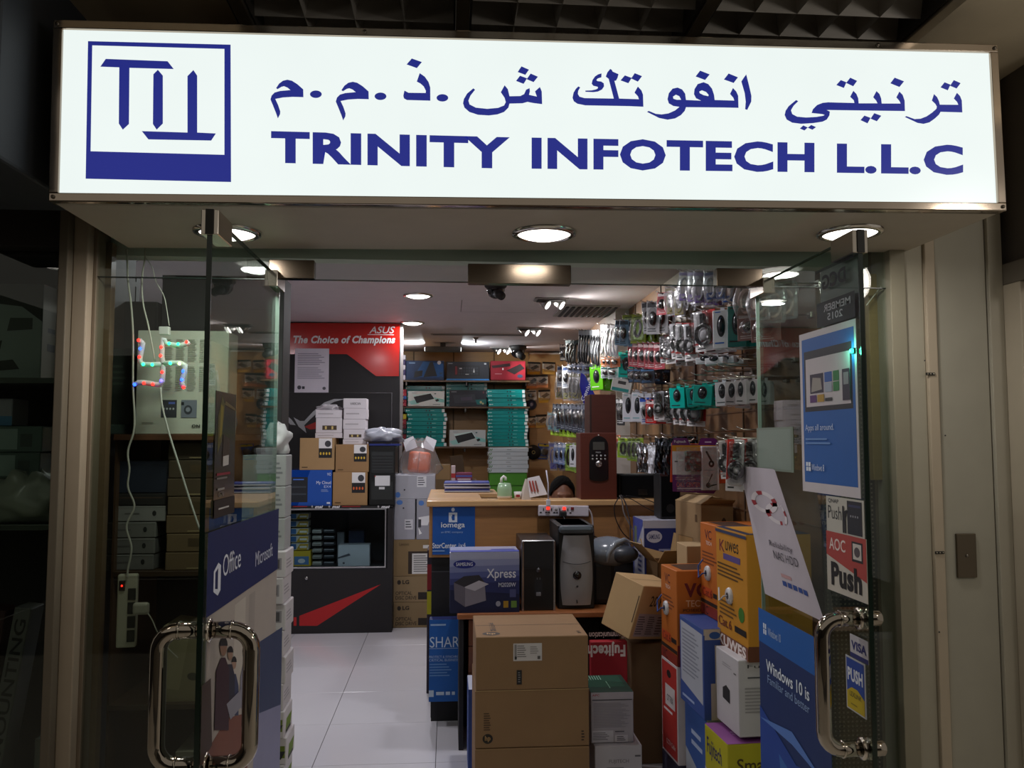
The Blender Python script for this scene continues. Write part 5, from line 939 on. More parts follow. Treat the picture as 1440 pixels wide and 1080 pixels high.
for i in range(3):
    box('brown_carton', lbs[i], 'box', (a.x+(0, .0, .003)[i], 3.55+(0, .004, .0)[i], zA[i]+.001), hw-(0, .0, .006)[i], .44, zA[i+1]-zA[i]-.002, 'k#8f6a40', front=fronts[i],
        top=[('o', .06, .06, .22, .2, '#33261a'), ('B', 'hp', .1, .09, .18, .17, '#b08a58'), ('T', 'L202a', .14, .24, .19, .62, '#33261a'), ('l', .92, .08, .96, .2, 2, '#4a3826')] if i == 2 else ())
# left side rectangle behind: blue and white carton
p = W(658, 1066, Y=4.15); box('blue_white_carton', 'blue and white carton peeping out behind the doorway stack', 'box', (p.x, 4.08, 0), .3, .25, W(658, 968, Y=4.1).z, '#c9cde0', left=[('r', 0, 0, 1, 1, '#36509a')], front=[('r', 0, 0, .12, 1, '#36509a'), ('r', .12, .05, 1, .9, '#3a55a4')], seam=False)
# stack right of it
a = W(833, 1044, Y=3.75); c = W(892, 973, Y=3.75); z_w = W(833, 1046, Y=3.75).z
box('white_carton', 'white carton with faint brand print under the grey and green box', 'box', (a.x+.005, 3.72, 0), c.x-a.x+.02, .3, z_w, '#c8c3c6', front=[('T', 'FUJITECH', .3, .68, .72, .76, '#8a8588'), ('l', .25, .58, .75, .64, 1, '#8a8588'), ('r', .85, .8, .97, .83, '#6a6568'), ('T', 'UTP', .3, .3, .7, .4, '#9a9598')], seam=False)
UG = [('r', .0, .86, 1, 1, '#bcb4bc'), ('T', 'APC', .03, .925, .2, .965, '#b0203a'), ('r', .03, .84, .97, .86, '#4a464c'), ('l', .06, .3, .95, .8, 16, '#a09aa2'), ('r', .02, .02, .52, .25, '#cfcad0'), ('l', .04, .06, .45, .22, 5, '#77727a'), ('r', .56, .02, .86, .16, '#d2ccd2'), ('l', .6, .04, .82, .14, 3, '#3a363c'), ('l', .56, .2, .86, .25, 1, '#6a656c')]
box('ups_carton', 'white and dark green carton with a red brand mark and rows of small print', 'box', (a.x-.005, 3.75, z_w+.001), c.x-a.x, .27, c.z-z_w, '#b5aeb5', front=UG, top=[('r', 0, 0, 1, 1, '#14382c'), ('r', .05, .3, .9, .95, '#1c4c3a')]+[('r', .05+.06*i, .7, .065+.06*i, .95, '#9fc8b4') for i in range(7)]+[('r', .5, .2, .52, .6, '#7aa890')], seam=False)
a = W(826, 921, Y=4.2); c = W(876, 895, Y=4.2); zr = a.z
box('red_carton', 'red carton with its white lettering upside down behind the green topped box', 'box', (a.x, 4.10, 0), c.x-a.x-.0, .045, c.z, '#a81f2c', seam=False)
mb = MB(); Or = Vector((c.x-.01, 4.098, zr+.09)); mb.text('Fujitech', Or, (-.19, 0, 0), (0, 0, -.075), '#f0e4e4', 1); mb.text('Communication', Or+Vector((0, 0, .045)), (-.18, 0, 0), (0, 0, -.03), '#e8c8c8', 2); bpy.context.view_layer.update(); pr = mb.build('lettering', bpy.data.objects['red_carton'], org=(a.x, 4.10, 0)); pr.location = (0, 0, 0)
# big brown carton and the tilted one
box('brown_carton', 'large plain brown carton standing behind the orange cable boxes', 'box', (.915, 4.15, 0), .315, .43, .585, 'k#7a5b38', yaw=0, left=[('l', .2, .2, .4, .5, 3, '#4a3722')])
p = W(884, 897, Y=4.02)
TF = [('T', '20 P', .28, .62, .62, .82, '#3a2c1c'), ('r', .08, .05, .8, .48, '#a79aa0'), ('l', .1, .08, .3, .44, 8, '#5a4f58'), ('l', .36, .08, .55, .44, 9, '#5a4f58'), ('l', .6, .08, .78, .44, 7, '#5a4f58')]
box('open_brown_carton', 'brown carton lying tilted with lettering and a grey print panel, left of the orange boxes', 'box', (p.x, p.y, .64), .30, .19, .27, 'k#c9a26a', front=TF, left=[('r', .93, .3, .96, .8, '#4a3722')], yaw=38, tilt=(14, 9))
# open carton above
p = W(925, 806, Y=4.42); root = empty('open_carton', (p.x, 4.42, .587), 'opened brown carton with raised flaps between the tilted carton and the blue printer carton', 'box', (0, 0, R(12)))
w, d, h = .14, .14, .36; mb = MB(); K = 'k#8c6b42'
mb.box(0, 0, 0, w, .006, h, K); mb.box(0, d-.006, 0, w, d, h, K); mb.box(0, 0, 0, .006, d, h, K); mb.box(w-.006, 0, 0, w, d, h, K); mb.box(0, 0, 0, w, d, .006, K)
art(mb, (0, 0, 0), (w, 0, 0), (0, 0, h), (0, -1, 0), [('r', .3, .5, .85, .95, '#b0a6a8'), ('l', .33, .55, .8, .92, 6, '#4f484c')]); mb.build('body', root)
for q in ([(0, 0, h), (0, d, h), (-.10, d, h+.10), (-.10, 0, h+.10)], [(w, 0, h), (w, d, h), (w+.03, d, h+.14), (w+.03, 0, h+.14)], [(0, 0, h), (w, 0, h), (w-.01, -.06, h+.07), (.01, -.06, h+.07)], [(0, d, h), (w, d, h), (w, d+.08, h+.10), (0, d+.08, h+.10)]):
    mb = MB(); n_ = (Vector(q[1])-Vector(q[0])).cross(Vector(q[3])-Vector(q[0])).normalized()*.004; qq = [Vector(v) for v in q]; mb.add(qq+[v+n_ for v in qq], [(0, 1, 2, 3), (7, 6, 5, 4), (0, 4, 5, 1), (1, 5, 6, 2), (2, 6, 7, 3), (3, 7, 4, 0)], 'k#a9854f'); mb.build('flap', root)
# blue samsung carton on plain carton
a = W(905, 790, Y=4.78); c = W(958, 731, Y=4.78); zb = .82; X0 = W(904, 760, Y=4.6).x
box('brown_carton', 'brown carton hidden under the blue and white printer carton', 'box', (X0, 4.6, 0), .20, .24, zb-.001, 'k#7a5b38')
box('printer_carton', 'blue and white printer carton with an oval brand mark, under the tall black loudspeaker', 'box', (X0, 4.60, zb), .20, .24, W(905, 731, Y=4.6).z-zb, 'g#c9cce0', front=[('r', .04, 0, 1, .86, '#23327e'), ('o', .1, .62, .55, .82, '#d4d8ee'), ('T', 'SAMSUNG', .17, .68, .48, .76, '#23327e'), ('l', .45, .46, .98, .54, 1, '#9fa8d8'), ('r', .5, .05, .95, .35, '#3a4aa0')], left=[('p', [(0, .5), (.5, .6), (1, .9), (1, 1), (0, 1)], '#4a56a8'), ('r', .15, .55, .4, .85, '#77826c'), ('l', .5, .1, .9, .5, 5, '#44508c'), ('r', .0, .0, .12, .8, '#5a66b0')], seam=False)
# large cartons in front of the hook wall
X0 = W(995, 760, Y=4.3).x
box('brown_carton', 'large brown carton below the tall one at the hook wall', 'box', (1.252, 4.21, 0), .24, .36, .80, 'k#77593a')
zc = W(990, 702, Y=4.3).z
root = empty('tall_brown_carton', (1.30, 4.2, .802), 'tall brown carton with a loose creased top, in front of the hook wall', 'box', (0, 0, R(10)))
mb = boxmb(.185, .30, zc-.802-.02, 'k#9c7c50', [('r', 0, 0, 1, 1, 'k#5b4026')] if 0 else [('o', .6, .6, .8, .85, '#3d2b1a')], [('r', .1, .52, .7, .62, '#7a5f3d'), ('r', .12, .53, .68, .61, '#9c7c50'), ('l', .1, .38, .6, .48, 2, '#6e5536'), ('r', .78, .8, .86, .88, '#5a4228')], seam=True); mb.build('body', root)
h = zc-.802-.02
for q in ([(0, 0, h), (0, .3, h), (.07, .3, h+.03), (.07, .0, h+.04)], [(.185, 0, h), (.185, .3, h), (.11, .3, h+.04), (.11, 0, h+.03)], [(0, 0, h), (.185, 0, h), (.17, -.05, h+.02), (.02, -.05, h+.03)]):
    mb = MB(); mb.add([Vector(v) for v in q]+[Vector(v)+Vector((0, 0, .004)) for v in q], [(3, 2, 1, 0), (4, 5, 6, 7), (0, 1, 5, 4), (1, 2, 6, 5), (2, 3, 7, 6), (3, 0, 4, 7)], 'k#a88859'); mb.build('flap', root)
box('plain_tan_carton', 'pale tan carton with a small blue and white label behind the orange boxes', 'box', (W(966, 800, Y=4.05).x, 4.05, .587), .13, .18, W(966, 768, Y=4.05).z-.587, 'k#b89868', front=[('p', [(.2, .2), (.9, .35), (.9, .6), (.2, .55)], '#b8bcd4'), ('l', .25, .3, .8, .45, 2, '#4a5a9c')], seam=False)
# ================================================================== CABLE BOX STACKS by the right door
def vbox(name, lb, edge, y0, y1, Y, w, d, yaw, col, front, left, top=(), z0=None, parts=None):
    e = W(edge, y1, Y=Y); z = e.z if z0 is None else z0; h = W(edge, y0, Y=Y).z-z; root = empty(name, (e.x, Y, z), lb, 'box', (0, 0, R(yaw)))
    boxmb(w, d, h, col, front, left, top, seam=False).build('carton', root)
    if parts: parts(root, w, d, h)
    return root, h, e
def spool(v, u, strand):
    def f(root, w, d, h):
        mb = MB(); y = d*(1-u); z = h*v; mb.lathe([(.014, -.012), (.03, -.010), (.034, -.004), (.034, 0)], 'g#d4d2d4', 20, (0, y, z), 'x'); mb.lathe([(.0001, -.009), (.014, -.012)], '#4a4648', 20, (0, y, z), 'x'); mb.build('cable_outlet', root)
        mb = MB(); mb.tube([(-.01, y, z), (-.03, y-.01, z+.002), (-.04, y+.015, z-.02), (-.035, y+.03, z+.03), (-.02, y+.01, z+.06)][:5 if strand == 1 else 4], .0035, '#2b4a8c' if strand == 1 else '#cfcdd0', 7); mb.build('cable_end', root)
    return f
ORL = lambda y='#c9701e': [('T', 'VC', .25, .83, .6, .93, '#5a1f24'), ('t', 'TECH', .3, .77, .6, .81, '#e8d8d0'), ('l', .1, .55, .9, .7, 4, '#7a3c10'), ('r', .05, .2, .6, .3, '#c24a1c'), ('T', 'Cat.6', .1, .2, .6, .29, '#7a2410'), ('r', .65, .22, .95, .27, '#1c1512'), ('r', 0, .12, 1, .16, '#2a1a14'), ('r', 0, 0, 1, .11, '#8c2e20'), ('T', 'VC', .1, .01, .4, .1, '#3a0f10')]
ORF = [('B', 'VC', .1, .72, .42, .87, '#6a1f22'), ('T', 'TECH', .12, .62, .38, .69, '#e0b088'), ('T', 'POSEIDON', .08, .57, .44, .6, '#5a2a14'), ('T', '305Meter', .22, .42, .62, .48, '#2a1610'), ('r', 0, 0, .3, .22, '#7a2420'), ('o', .08, .02, .25, .18, '#c05a20')]
vbox('cable_carton', 'orange cable box with dark red letters, left one of three beside the tilted carton', 953, 803, 938, 3.75, .36, .22, 4, '#b8641c', ORF, ORL(), [('r', .1, .1, .5, .9, '#4a2c18')], parts=spool(.55, .35, 1))
vbox('red_white_carton', 'flat red and white carton with a hand hole below the left orange cable box', 954, 938, 1075, 3.75, .20, .22, 4, '#cfc6c8', [('r', .5, .2, .9, .75, '#b23a34')], [('r', .04, .03, .96, .97, '#b8342e'), ('o', .35, .82, .62, .9, '#1a1514'), ('r', .25, .52, .85, .74, '#d8d0d0'), ('T', 'OTTRIX', .35, .57, .75, .64, '#3a3f4a'), ('l', .15, .44, .9, .5, 1, '#e4dada'), ('T', 'CCTV Cable', .3, .12, .85, .17, '#e0c8c4')], z0=.14)
box('dark_blue_carton', 'low dark blue carton on the floor below the red and white carton', 'box', (1.04, 3.76, 0), .3, .28, .139, '#33344c', seam=False)
vbox('cable_carton', 'tall orange cable box in the middle, standing on the blue carton', 1014, 741, 886, 3.52, .30, .235, 3, '#bf661b', ORF, ORL(), [('r', .1, .1, .5, .9, '#4a2c18')], parts=spool(.46, .4, 1), z0=.822)
vbox('cable_carton', 'yellow orange cable box with white lettering on its foot, nearest the right door', 1053, 752, 930, 3.13, .26, .33, 2, '#c98a22', [('r', 0, 0, 1, .12, '#6a3a24')], [('T', 'K', .12, .80, .3, .9, '#7a2430'), ('t', 'uwes', .32, .82, .75, .9, '#2a2418'), ('r', .25, .74, .8, .79, '#5a4a8a'), ('l', .05, .58, .95, .71, 4, '#5a3c10'), ('o', .72, .28, .9, .4, '#3f7a2a'), ('l', .1, .26, .7, .4, 4, '#6a4614'), ('T', 'Cat.6', .06, .17, .5, .25, '#6a2a10'), ('r', .6, .18, .95, .23, '#1c1512'), ('r', 0, 0, 1, .11, '#7a4a38'), ('B', 'KUWES', .06, .01, .94, .1, '#e8dcd8'), ('r', 0, .96, 1, .985, '#2f3a5c')], [('r', 0, 0, 1, 1, '#2a3150'), ('r', .1, .1, .6, .9, '#c98a22')], parts=spool(.45, .45, 2), z0=.757)
vbox('blue_white_carton', 'tall blue and white carton with a cream front, under the middle orange cable box', 991, 885, 1012, 3.42, .24, .30, 3, '#3a5499', [('r', .0, .0, 1, .93, '#3a5499'), ('r', 0, .93, 1, 1, '#b9b4ae'), ('r', .02, .88, .98, .99, '#c9c1b4'), ('r', .2, .36, .98, .82, '#cbbfae'), ('p', [(.35, .5), (.8, .52), (.85, .72), (.35, .7)], '#3a4250'), ('r', .12, .0, 1, .4, '#c2b6a6'), ('T', 'RC', .45, .08, .8, .18, '#2a2a2a'), ('o', .1, .89, .3, .97, '#2f5a9c')], [('p', [(.05, .25), (.95, .15), (.95, .93), (.05, .95)], '#b4b8c4'), ('l', .12, .35, .85, .88, 12, '#8a8e9c'), ('l', .1, .05, .8, .12, 1, '#9fb0d8')], [('r', 0, 0, 1, 1, '#32488c')], z0=.448)
box('blue_white_carton', 'blue and white carton at the floor behind the purple and yellow one', 'box', (1.075, 3.44, 0), .26, .28, .446, '#aab0bc', left=[('p', [(0, .55), (1, .35), (1, 1), (0, 1)], '#3a5fa8'), ('l', .3, .6, .9, .8, 2, '#b8c8e8')], seam=False, yaw=2)
vbox('camera_carton', 'white carton with a small black camera picture, leaning under the yellow orange box', 1040, 929, 1032, 3.14, .24, .23, 3, '#c4c0c4', [('t', 'Fujitech', .15, .88, .9, .94, '#3a3a3a'), ('r', .15, .76, .9, .78, '#55555a'), ('l', .1, .3, .9, .65, 8, '#9a969a')], [('p', [(.3, .36), (.62, .34), (.62, .52), (.46, .56), (.3, .5)], '#2c2a2e'), ('l', .3, .8, .8, .86, 2, '#a8a4a8'), ('r', .8, .78, .9, .8, '#6a666a')], z0=.475)
vbox('yellow_purple_carton', 'yellow and purple carton at the bottom right with italic lettering, below the camera carton', 1025, 1047, 1160, 3.13, .30, .24, 3, '#b8b01c', [('T', 'SmartPro', .12, .62, .95, .8, '#4a3a10'), ('l', .1, .48, .9, .56, 1, '#6a5c18')], [('T', 'Fujitech', .1, .55, .75, .85, '#2a2a5c'), ('p', [(0, 0), (1, 0), (1, .2), (0, .4)], '#c8c2c8'), ('l', .6, .35, .95, .45, 1, '#5c5410')], [('r', 0, 0, 1, 1, '#8a4a8c'), ('t', 'SMART', .2, .4, .8, .55, '#c8a8cc'), ('l', .3, .2, .8, .35, 2, '#b898bc')], z0=.18)
box('brown_carton', 'brown carton on the floor under the yellow and purple one', 'box', (1.10, 3.13, 0), .33, .27, .179, 'k#7a5b38')
# ================================================================== PERSON behind the counter
def capsule(mb, a, b, r0, r1, n=14):
    a = Vector(a); b = Vector(b); d = (b-a); L = d.length; d.normalize(); pts = []; rs = []
    for i in range(5): t = i/4*pi/2; pts.append(a-d*r0*cos(t)); rs.append(max(r0*sin(t), 1e-4))
    for i in range(5): t = i/4*pi/2; pts.append(b+d*r1*sin(t)); rs.append(max(r1*cos(t), 1e-4))
    mb.tube(pts, rs, 's#8a5f48', n, cap=False)
def remeshed(mb, name, parent, vox=.009, smooth=4):
    o = mb.build('tmp'); m1 = o.modifiers.new('r', 'REMESH'); m1.mode = 'VOXEL'; m1.voxel_size = vox; m2 = o.modifiers.new('s', 'SMOOTH'); m2.iterations = smooth; m2.factor = .5
    me = bpy.data.meshes.new_from_object(o.evaluated_get(bpy.context.evaluated_depsgraph_get())); mats = list(o.data.materials); bpy.data.objects.remove(o)
    me.materials.clear()
    for m in mats[:1]: me.materials.append(m)
    me.polygons.foreach_set('material_index', [0]*len(me.polygons)); me.polygons.foreach_set('use_smooth', [True]*len(me.polygons))
    r = bpy.data.objects.new(name, me); COL.objects.link(r); r.parent = parent; return r
HY = 5.75; hp = W(791, 700, Y=HY); hx = hp.x; hz = hp.z+.012          # head centre
root = empty('person', (hx, HY, 0), 'person with short black hair sitting behind the counter, looking down', 'person')
mb = MB(); hc = Vector((0, 0, hz))
mb.ell(hc+Vector((0, .01, .02)), (.078, .098, .105), 's#8a5f48', 24, 16); mb.ell(hc+Vector((0, -.025, -.055)), (.055, .065, .07), 's#8a5f48', 20, 12)
mb.ell(hc+Vector((0, -.10, -.03)), (.014, .02, .028), 's#8a5f48', 12, 8); mb.ell(hc+Vector((0, -.09, -.075)), (.026, .012, .010), 's#8a5f48', 12, 8); mb.ell(hc+Vector((0, -.085, .015)), (.055, .02, .014), 's#8a5f48', 14, 8)
for s in (-1, 1): mb.ell(hc+Vector((s*.08, .015, -.015)), (.012, .022, .034), 's#8a5f48', 10, 8); mb.ell(hc+Vector((s*.03, -.083, -.012)), (.015, .012, .011), 's#8a5f48', 10, 6)
capsule(mb, hc+Vector((0, .03, -.08)), hc+Vector((0, .05, -.19)), .052, .06)
capsule(mb, (0, .06, hz-.26), (0, .08, .55), .12, .13); 
for s in (-1, 1):
    capsule(mb, (0, .06, hz-.22), (s*.17, .06, hz-.25), .07, .06); capsule(mb, (s*.18, .05, hz-.26), (s*.23, -.02, hz-.50), .05, .04); capsule(mb, (s*.23, -.02, hz-.50), (s*.10, -.25, hz-.44), .04, .028)
    capsule(mb, (s*.10, -.25, hz-.44), (s*.07, -.31, hz-.445), .03, .024)
    for k in range(4): capsule(mb, (s*(.045+.018*k), -.32, hz-.445), (s*(.04+.018*k), -.37-.008*(k in (1, 2)), hz-.46), .0095, .008, 8)
    capsule(mb, (s*.05, -.28, hz-.44), (s*.02, -.325, hz-.45), .011, .009, 8)
    capsule(mb, (s*.09, .08, .52), (s*.11, -.33, .50), .085, .065); capsule(mb, (s*.11, -.33, .50), (s*.11, -.30, .10), .06, .042); capsule(mb, (s*.11, -.30, .05), (s*.12, -.45, .04), .04, .035)
remeshed(mb, 'body', root)
mb = MB(); vs = []
for i in range(15):
    t = pi*i/22
    for k in range(28):
        a = 2*pi*k/28; fr = max(0, -sin(a)); cut = 1-.50*fr*(i/14); tt = t*cut*(1+.05*sin(5*a)); q = 1+.03*sin(9*a+i)
        vs.append((sin(tt)*cos(a)*.090*q, .015+sin(tt)*sin(a)*.112*q, hz+.022+cos(tt)*.118*q))
mb.add(vs, [(i*28+k, i*28+(k+1) % 28, (i+1)*28+(k+1) % 28, (i+1)*28+k) for i in range(14) for k in range(28)], 'x#080605', True); mb.build('hair', root)
mb = MB(); capsule(mb, (0, .06, hz-.255), (0, .08, .56), .138, .15)
for s in (-1, 1): capsule(mb, (0, .06, hz-.225), (s*.17, .06, hz-.25), .078, .07); capsule(mb, (s*.18, .05, hz-.26), (s*.215, 0, hz-.42), .062, .056)
mb.mats = [M('x#3a4150')]; remeshed(mb, 'shirt', root, .012, 6)
mb = MB()
for s in (-1, 1): capsule(mb, (s*.09, .08, .54), (s*.11, -.33, .52), .095, .075); capsule(mb, (s*.11, -.33, .50), (s*.11, -.30, .12), .068, .055)
mb.mats = [M('x#26262c')]; remeshed(mb, 'trousers', root, .012, 6)
root = empty('stool', (hx, HY+.08, 0), 'plain stool under the person behind the counter', 'stool')
mb = MB(); mb.lathe([(.0001, .36), (.17, .36), (.18, .38), (.18, .42), (.0001, .43)], '#2a2a2e', 20); mb.build('seat', root)
for i in range(4): a = pi/4+i*pi/2; mb = MB(); mb.tube([(.12*cos(a), .12*sin(a), .36), (.18*cos(a), .18*sin(a), 0)], .012, 'm#8a8a8c', 8); mb.build('leg', root)
# ================================================================== LEFT WINDOW DISPLAY
LX0, LX1 = -1.235, -.81; SZ = W(200, 611, Y=3.25).z
root = empty('window_shelf_unit', (LX0, 3.16, 0), 'dark brown wooden shelf unit behind the left side light', 'shelf unit')
w = LX1-LX0+.0
mb = MB(); mb.box(0, 0, SZ-.022, w, .5, SZ, 'w#5f3c28', .002); mb.build('upper_shelf', root)
zs2 = W(200, 803, Y=3.2).z; mb = MB(); mb.box(0, .03, zs2-.02, w, .5, zs2, 'w#3e2c1e', .002); mb.build('middle_shelf', root)
zs3 = W(200, 990, Y=3.2).z; mb = MB(); mb.box(0, .03, zs3-.02, w, .5, zs3, 'w#3e2c1e', .002); mb.build('lower_shelf', root)
mb = MB(); mb.box(0, .5, 0, w, .515, SZ-.022, 'w#2e221a'); mb.build('back_panel', root)
mb = MB(); mb.box(-.004, .03, 0, .004, .5, SZ-.022, 'w#4a3424'); mb.build('side_panel', root)
def lb_(px0, py0, px1, py1, Y, name, lb, col, z0, front=(), d=.2, **k): return pbox(name, lb, 'box', px0, py0, px1, py1, Y, d, col, z0=z0, front=front, seam=False, **k)
lb_(189, 465, 322, 611, 3.19, 'white_server_box', 'white printed box with dark device pictures behind the light ornament', 'g#c9c8b8', SZ, [('r', .28, .16, .45, .33, '#3a3a40'), ('r', .36, .29, .43, .31, '#5a68b0')]+[('o', .3+.035*i, .235, .32+.035*i, .255, '#b8b8b8') for i in range(4)]+[('r', .5, .16, .67, .33, '#777a86'), ('o', .53, .19, .62, .28, '#3a3c44'), ('o', .55, .215, .6, .26, '#8c8f9a'), ('r', .5, .28, .53, .31, '#26262c'), ('B', 'ON', .62, .065, .71, .095, '#26261f'), ('l', .08, .1, .25, .12, 1, '#8a897c')]+[('l', .3+.13*i, .42+.28*(j), .4+.13*i, .66+.26*j, 12, '#a5a495') for i in range(4) for j in range(2)], d=.14)
lb_(222, 388, 400, 611, 3.42, 'black_case_box', 'large black box standing behind the white printed box in the left window', '#2c2b2c', SZ, [('r', 0, .97, 1, 1, '#3a3939')], d=.15)
lb_(166, 424, 222, 611, 3.40, 'dark_brown_box', 'dark brown box left of the large black one in the left window', '#2b2523', SZ, [('r', .93, 0, 1, .96, '#1c1716')], d=.15)
lb_(150, 490, 187, 597, 3.28, 'dark_green_box', 'dark greenish box at the left end of the window shelf', '#2a3029', SZ+.035, [('l', .1, .5, .8, .8, 4, '#3c443a')], d=.1)
lb_(126, 597, 176, 611, 3.26, 'teal_grey_case', 'flat teal grey case under the dark greenish box', '#46564e', SZ, d=.16)
# drives and cartons on the middle shelf
for i, (x0, x1, cl) in enumerate(((148, 217, '#6f6a66'), (149, 218, '#6c6763'), (150, 219, '#716c67'), (160, 232, '#85807c'))):
    h = .058; box('disc_drive', ('lowest', 'second', 'third', 'topmost, slightly lighter')[i]+' grey drive with a round keyhole in the window display pile', 'drive', (W(x0, 750, Y=3.22).x, 3.22, zs2+i*(h+.002)), W(x1, 750, Y=3.22).x-W(x0, 750, Y=3.22).x, .3, h, cl, front=[('o', .74, .35, .82, .7, '#1d1a19'), ('l', .2, .4, .6, .6, 1, '#5a5552'), ('r', 0, .92, 1, 1, '#8f8a86')], seam=False)
zz = zs2+4*.06; box('dark_flat_device', 'dark flat device on the pile of grey drives', 'device', (W(161, 700, Y=3.22).x, 3.22, zz), .195, .28, .045, '#201c1b', front=[('r', .1, .6, .9, .7, '#4a3528')], seam=False)
box('blue_grey_box', 'dark navy blue box on top of the pile of grey drives', 'box', (W(161, 700, Y=3.22).x, 3.22, zz+.046), .2, .28, min(.12, SZ-.024-zz-.048), '#1c2130', front=[('r', 0, .9, 1, 1, '#2a3044')], seam=False)
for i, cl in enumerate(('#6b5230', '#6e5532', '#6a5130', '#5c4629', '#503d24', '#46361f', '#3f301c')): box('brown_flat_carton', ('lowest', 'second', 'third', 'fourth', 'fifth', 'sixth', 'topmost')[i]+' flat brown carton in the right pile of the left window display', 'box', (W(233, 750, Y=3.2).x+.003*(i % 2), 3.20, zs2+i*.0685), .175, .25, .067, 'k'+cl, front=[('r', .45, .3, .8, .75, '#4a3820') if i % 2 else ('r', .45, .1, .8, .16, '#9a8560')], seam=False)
a = W(192, 988, Y=3.25); box('beige_carton', 'beige slanted carton on the lower shelf of the left window', 'box', (-1.10, 3.22, zs3+.001), .2, .2, .28, '#8a7d5e', front=[('r', .1, .2, .5, .9, '#9a8d6c'), ('o', .6, .35, .8, .45, '#4a4436')], tilt=(0, 9), seam=False)
box('white_flat_box', 'pale box lying low in the left window behind the door handle', 'box', (-1.0, 3.22, zs3-.3), .28, .2, .12, '#77715f', seam=False)
box('grey_equipment_box', 'dark grey equipment box at the bottom of the left window', 'box', (-1.12, 3.24, 0), .42, .22, zs3-.31, '#3a3731', seam=False)
# pile of white drive boxes at the left edge of the doorway
n = 12; z = 0
for i in range(n):
    h = .0975; dx = (i*37 % 5-2)*.003; lo = i < 6
    fr = [('r', .72, .25, .97, .7, '#6a7a2a'), ('p', [(.7, .2), (.9, .2), (.98, .5), (.78, .5)], '#2a2c30')] if lo else [('r', .75, .3, .92, .75, '#9a959c'), ('r', .8, .35, .88, .7, '#5a565c')]
    box('drive_box', 'small white boxes with green and black drive pictures piled beside the left door' if lo else 'plain white drive boxes on top of the pile beside the left door', 'box', (-.80+dx, 3.22+dx, z), .2-(0 if lo else .012), .16, h, '#d2ccd0', front=fr, right=[('p', [(.2, .2), (.8, .2), (.95, .6), (.3, .6)], '#6f8a1e'), ('p', [(.2, .08), (.8, .08), (.8, .2), (.2, .2)], '#25272b')] if lo else [('l', .1, .3, .8, .7, 3, '#a59fa6')], seam=False, group='white drive boxes with green pictures in the doorway pile' if lo else 'plain white boxes on the doorway pile'); z += h+.001
for i in range(3): box('narrow_grey_box', 'narrow grey white boxes standing on the pile at the left edge of the doorway', 'box', (-.79, 3.26, z), .165, .12, .12, '#aeb0b2', front=[('l', .6, .2, .95, .8, 4, '#7f8286')], seam=False, group='narrow boxes on the doorway pile'); z += .1215
tag(lump('plastic_bag', 'crumpled white plastic bag on top of the pile at the left edge of the doorway', 'bag', (-.67, 3.31, z+.055), (.05, .05, .065), '#d0d0d4', 8, .35), None)
a = W(396, 640, Y=3.9); 
# ================================================================== LIGHT ORNAMENT and leads in the left window
OY = 3.035
O_ = lambda x, y: W(170+x/6.35, 450+y/6.35, Y=OY)
root = empty('led_ornament', O_(375, 385), 'clear plastic window ornament with bent arms and coloured lights, hanging in the left side light', 'light ornament')
arms = [[(165, 180), (195, 210), (185, 260), (172, 330), (170, 370), (200, 397), (290, 400), (375, 392)], [(375, 392), (450, 383), (530, 385), (575, 405), (570, 460), (550, 520), (545, 570), (568, 605)], [(385, 160), (368, 240), (365, 320), (375, 392), (375, 470), (370, 545), (340, 578), (290, 572), (215, 560), (160, 558), (128, 575)], [(385, 180), (410, 215), (480, 225), (540, 225), (590, 210), (610, 195)]]
mb = MB(); o0 = O_(375, 385)
for a_ in arms: mb.tube([O_(*q)-o0 for q in a_], .0095, 'b.8#e8e4e6', 10)
mb.box(-.006, -.004, -.006, .006, .004, .006, 'b.45#e8e4e6'); mb.build('tube_body', root)
for x, y, cl in ((165, 182, 'r'), (180, 258, 'b'), (172, 332, 'r'), (207, 397, 'g'), (288, 400, 'g'), (367, 245, 'r'), (362, 320, 'r'), (375, 467, 'r'), (367, 543, 'v'), (292, 574, 'r'), (213, 564, 'r'), (130, 577, 'b'), (448, 387, 'g'), (530, 390, 'y'), (562, 458, 'b'), (550, 535, 'b'), (566, 603, 'r'), (437, 212, 'g'), (517, 217, 'g'), (593, 198, 'r')):
    cc = {'r': 'e9#ff2018', 'b': 'e9#2048ff', 'g': 'e9#20ff90', 'v': 'e9#5848ff', 'y': 'e9#f0ff90'}[cl]; mb = MB(); p = O_(x, y)-o0; mb.ell(p+Vector((0, -.007, 0)), (.006, .006, .006), cc, 10, 6); mb.build('led', root)
mb = MB(); q0 = O_(345, 60)-o0; q1 = O_(435, 135)-o0; mb.box(q0.x, -.01, q1.z, q1.x, .012, q0.z, '#cfcac4', .003); mb.build('plug_housing', root)
def wcable(lb, pts, Y, r, col): return cable(lb, [W(x, y, Y=Y) for x, y in pts], r, col)
wcable('grey white cable hanging down to the upright power strip in the left window', [(178, 350), (179, 365), (180, 395), (184, 425), (187, 470), (187, 540), (189, 600), (180, 634), (182, 660), (180, 685), (189, 712), (178, 740), (185, 770), (180, 800), (179, 812)], 3.03, .0035, '#b9b2a6')
wcable('white cable running behind the light ornament down to the door edge', [(204, 345), (204, 362), (200, 390), (201, 425), (209, 460), (218, 508)], 3.045, .003, '#c4beb0')
wcable('white cable leaving the light ornament towards the lower right', [(226, 545), (228, 570), (238, 610), (252, 655), (266, 700), (281, 745)], 3.03, .0035, '#d8d3c8')
wcable('thin twisted wire leading down to the plug of the light ornament', [(204, 361), (214, 376), (219, 395), (230, 415), (234, 432), (238, 458)], 3.035, .0016, '#c9c4b8')
p0 = W(162, 912, Y=3.03); p1 = W(188, 808, Y=3.03); hz_ = p1.z-p0.z
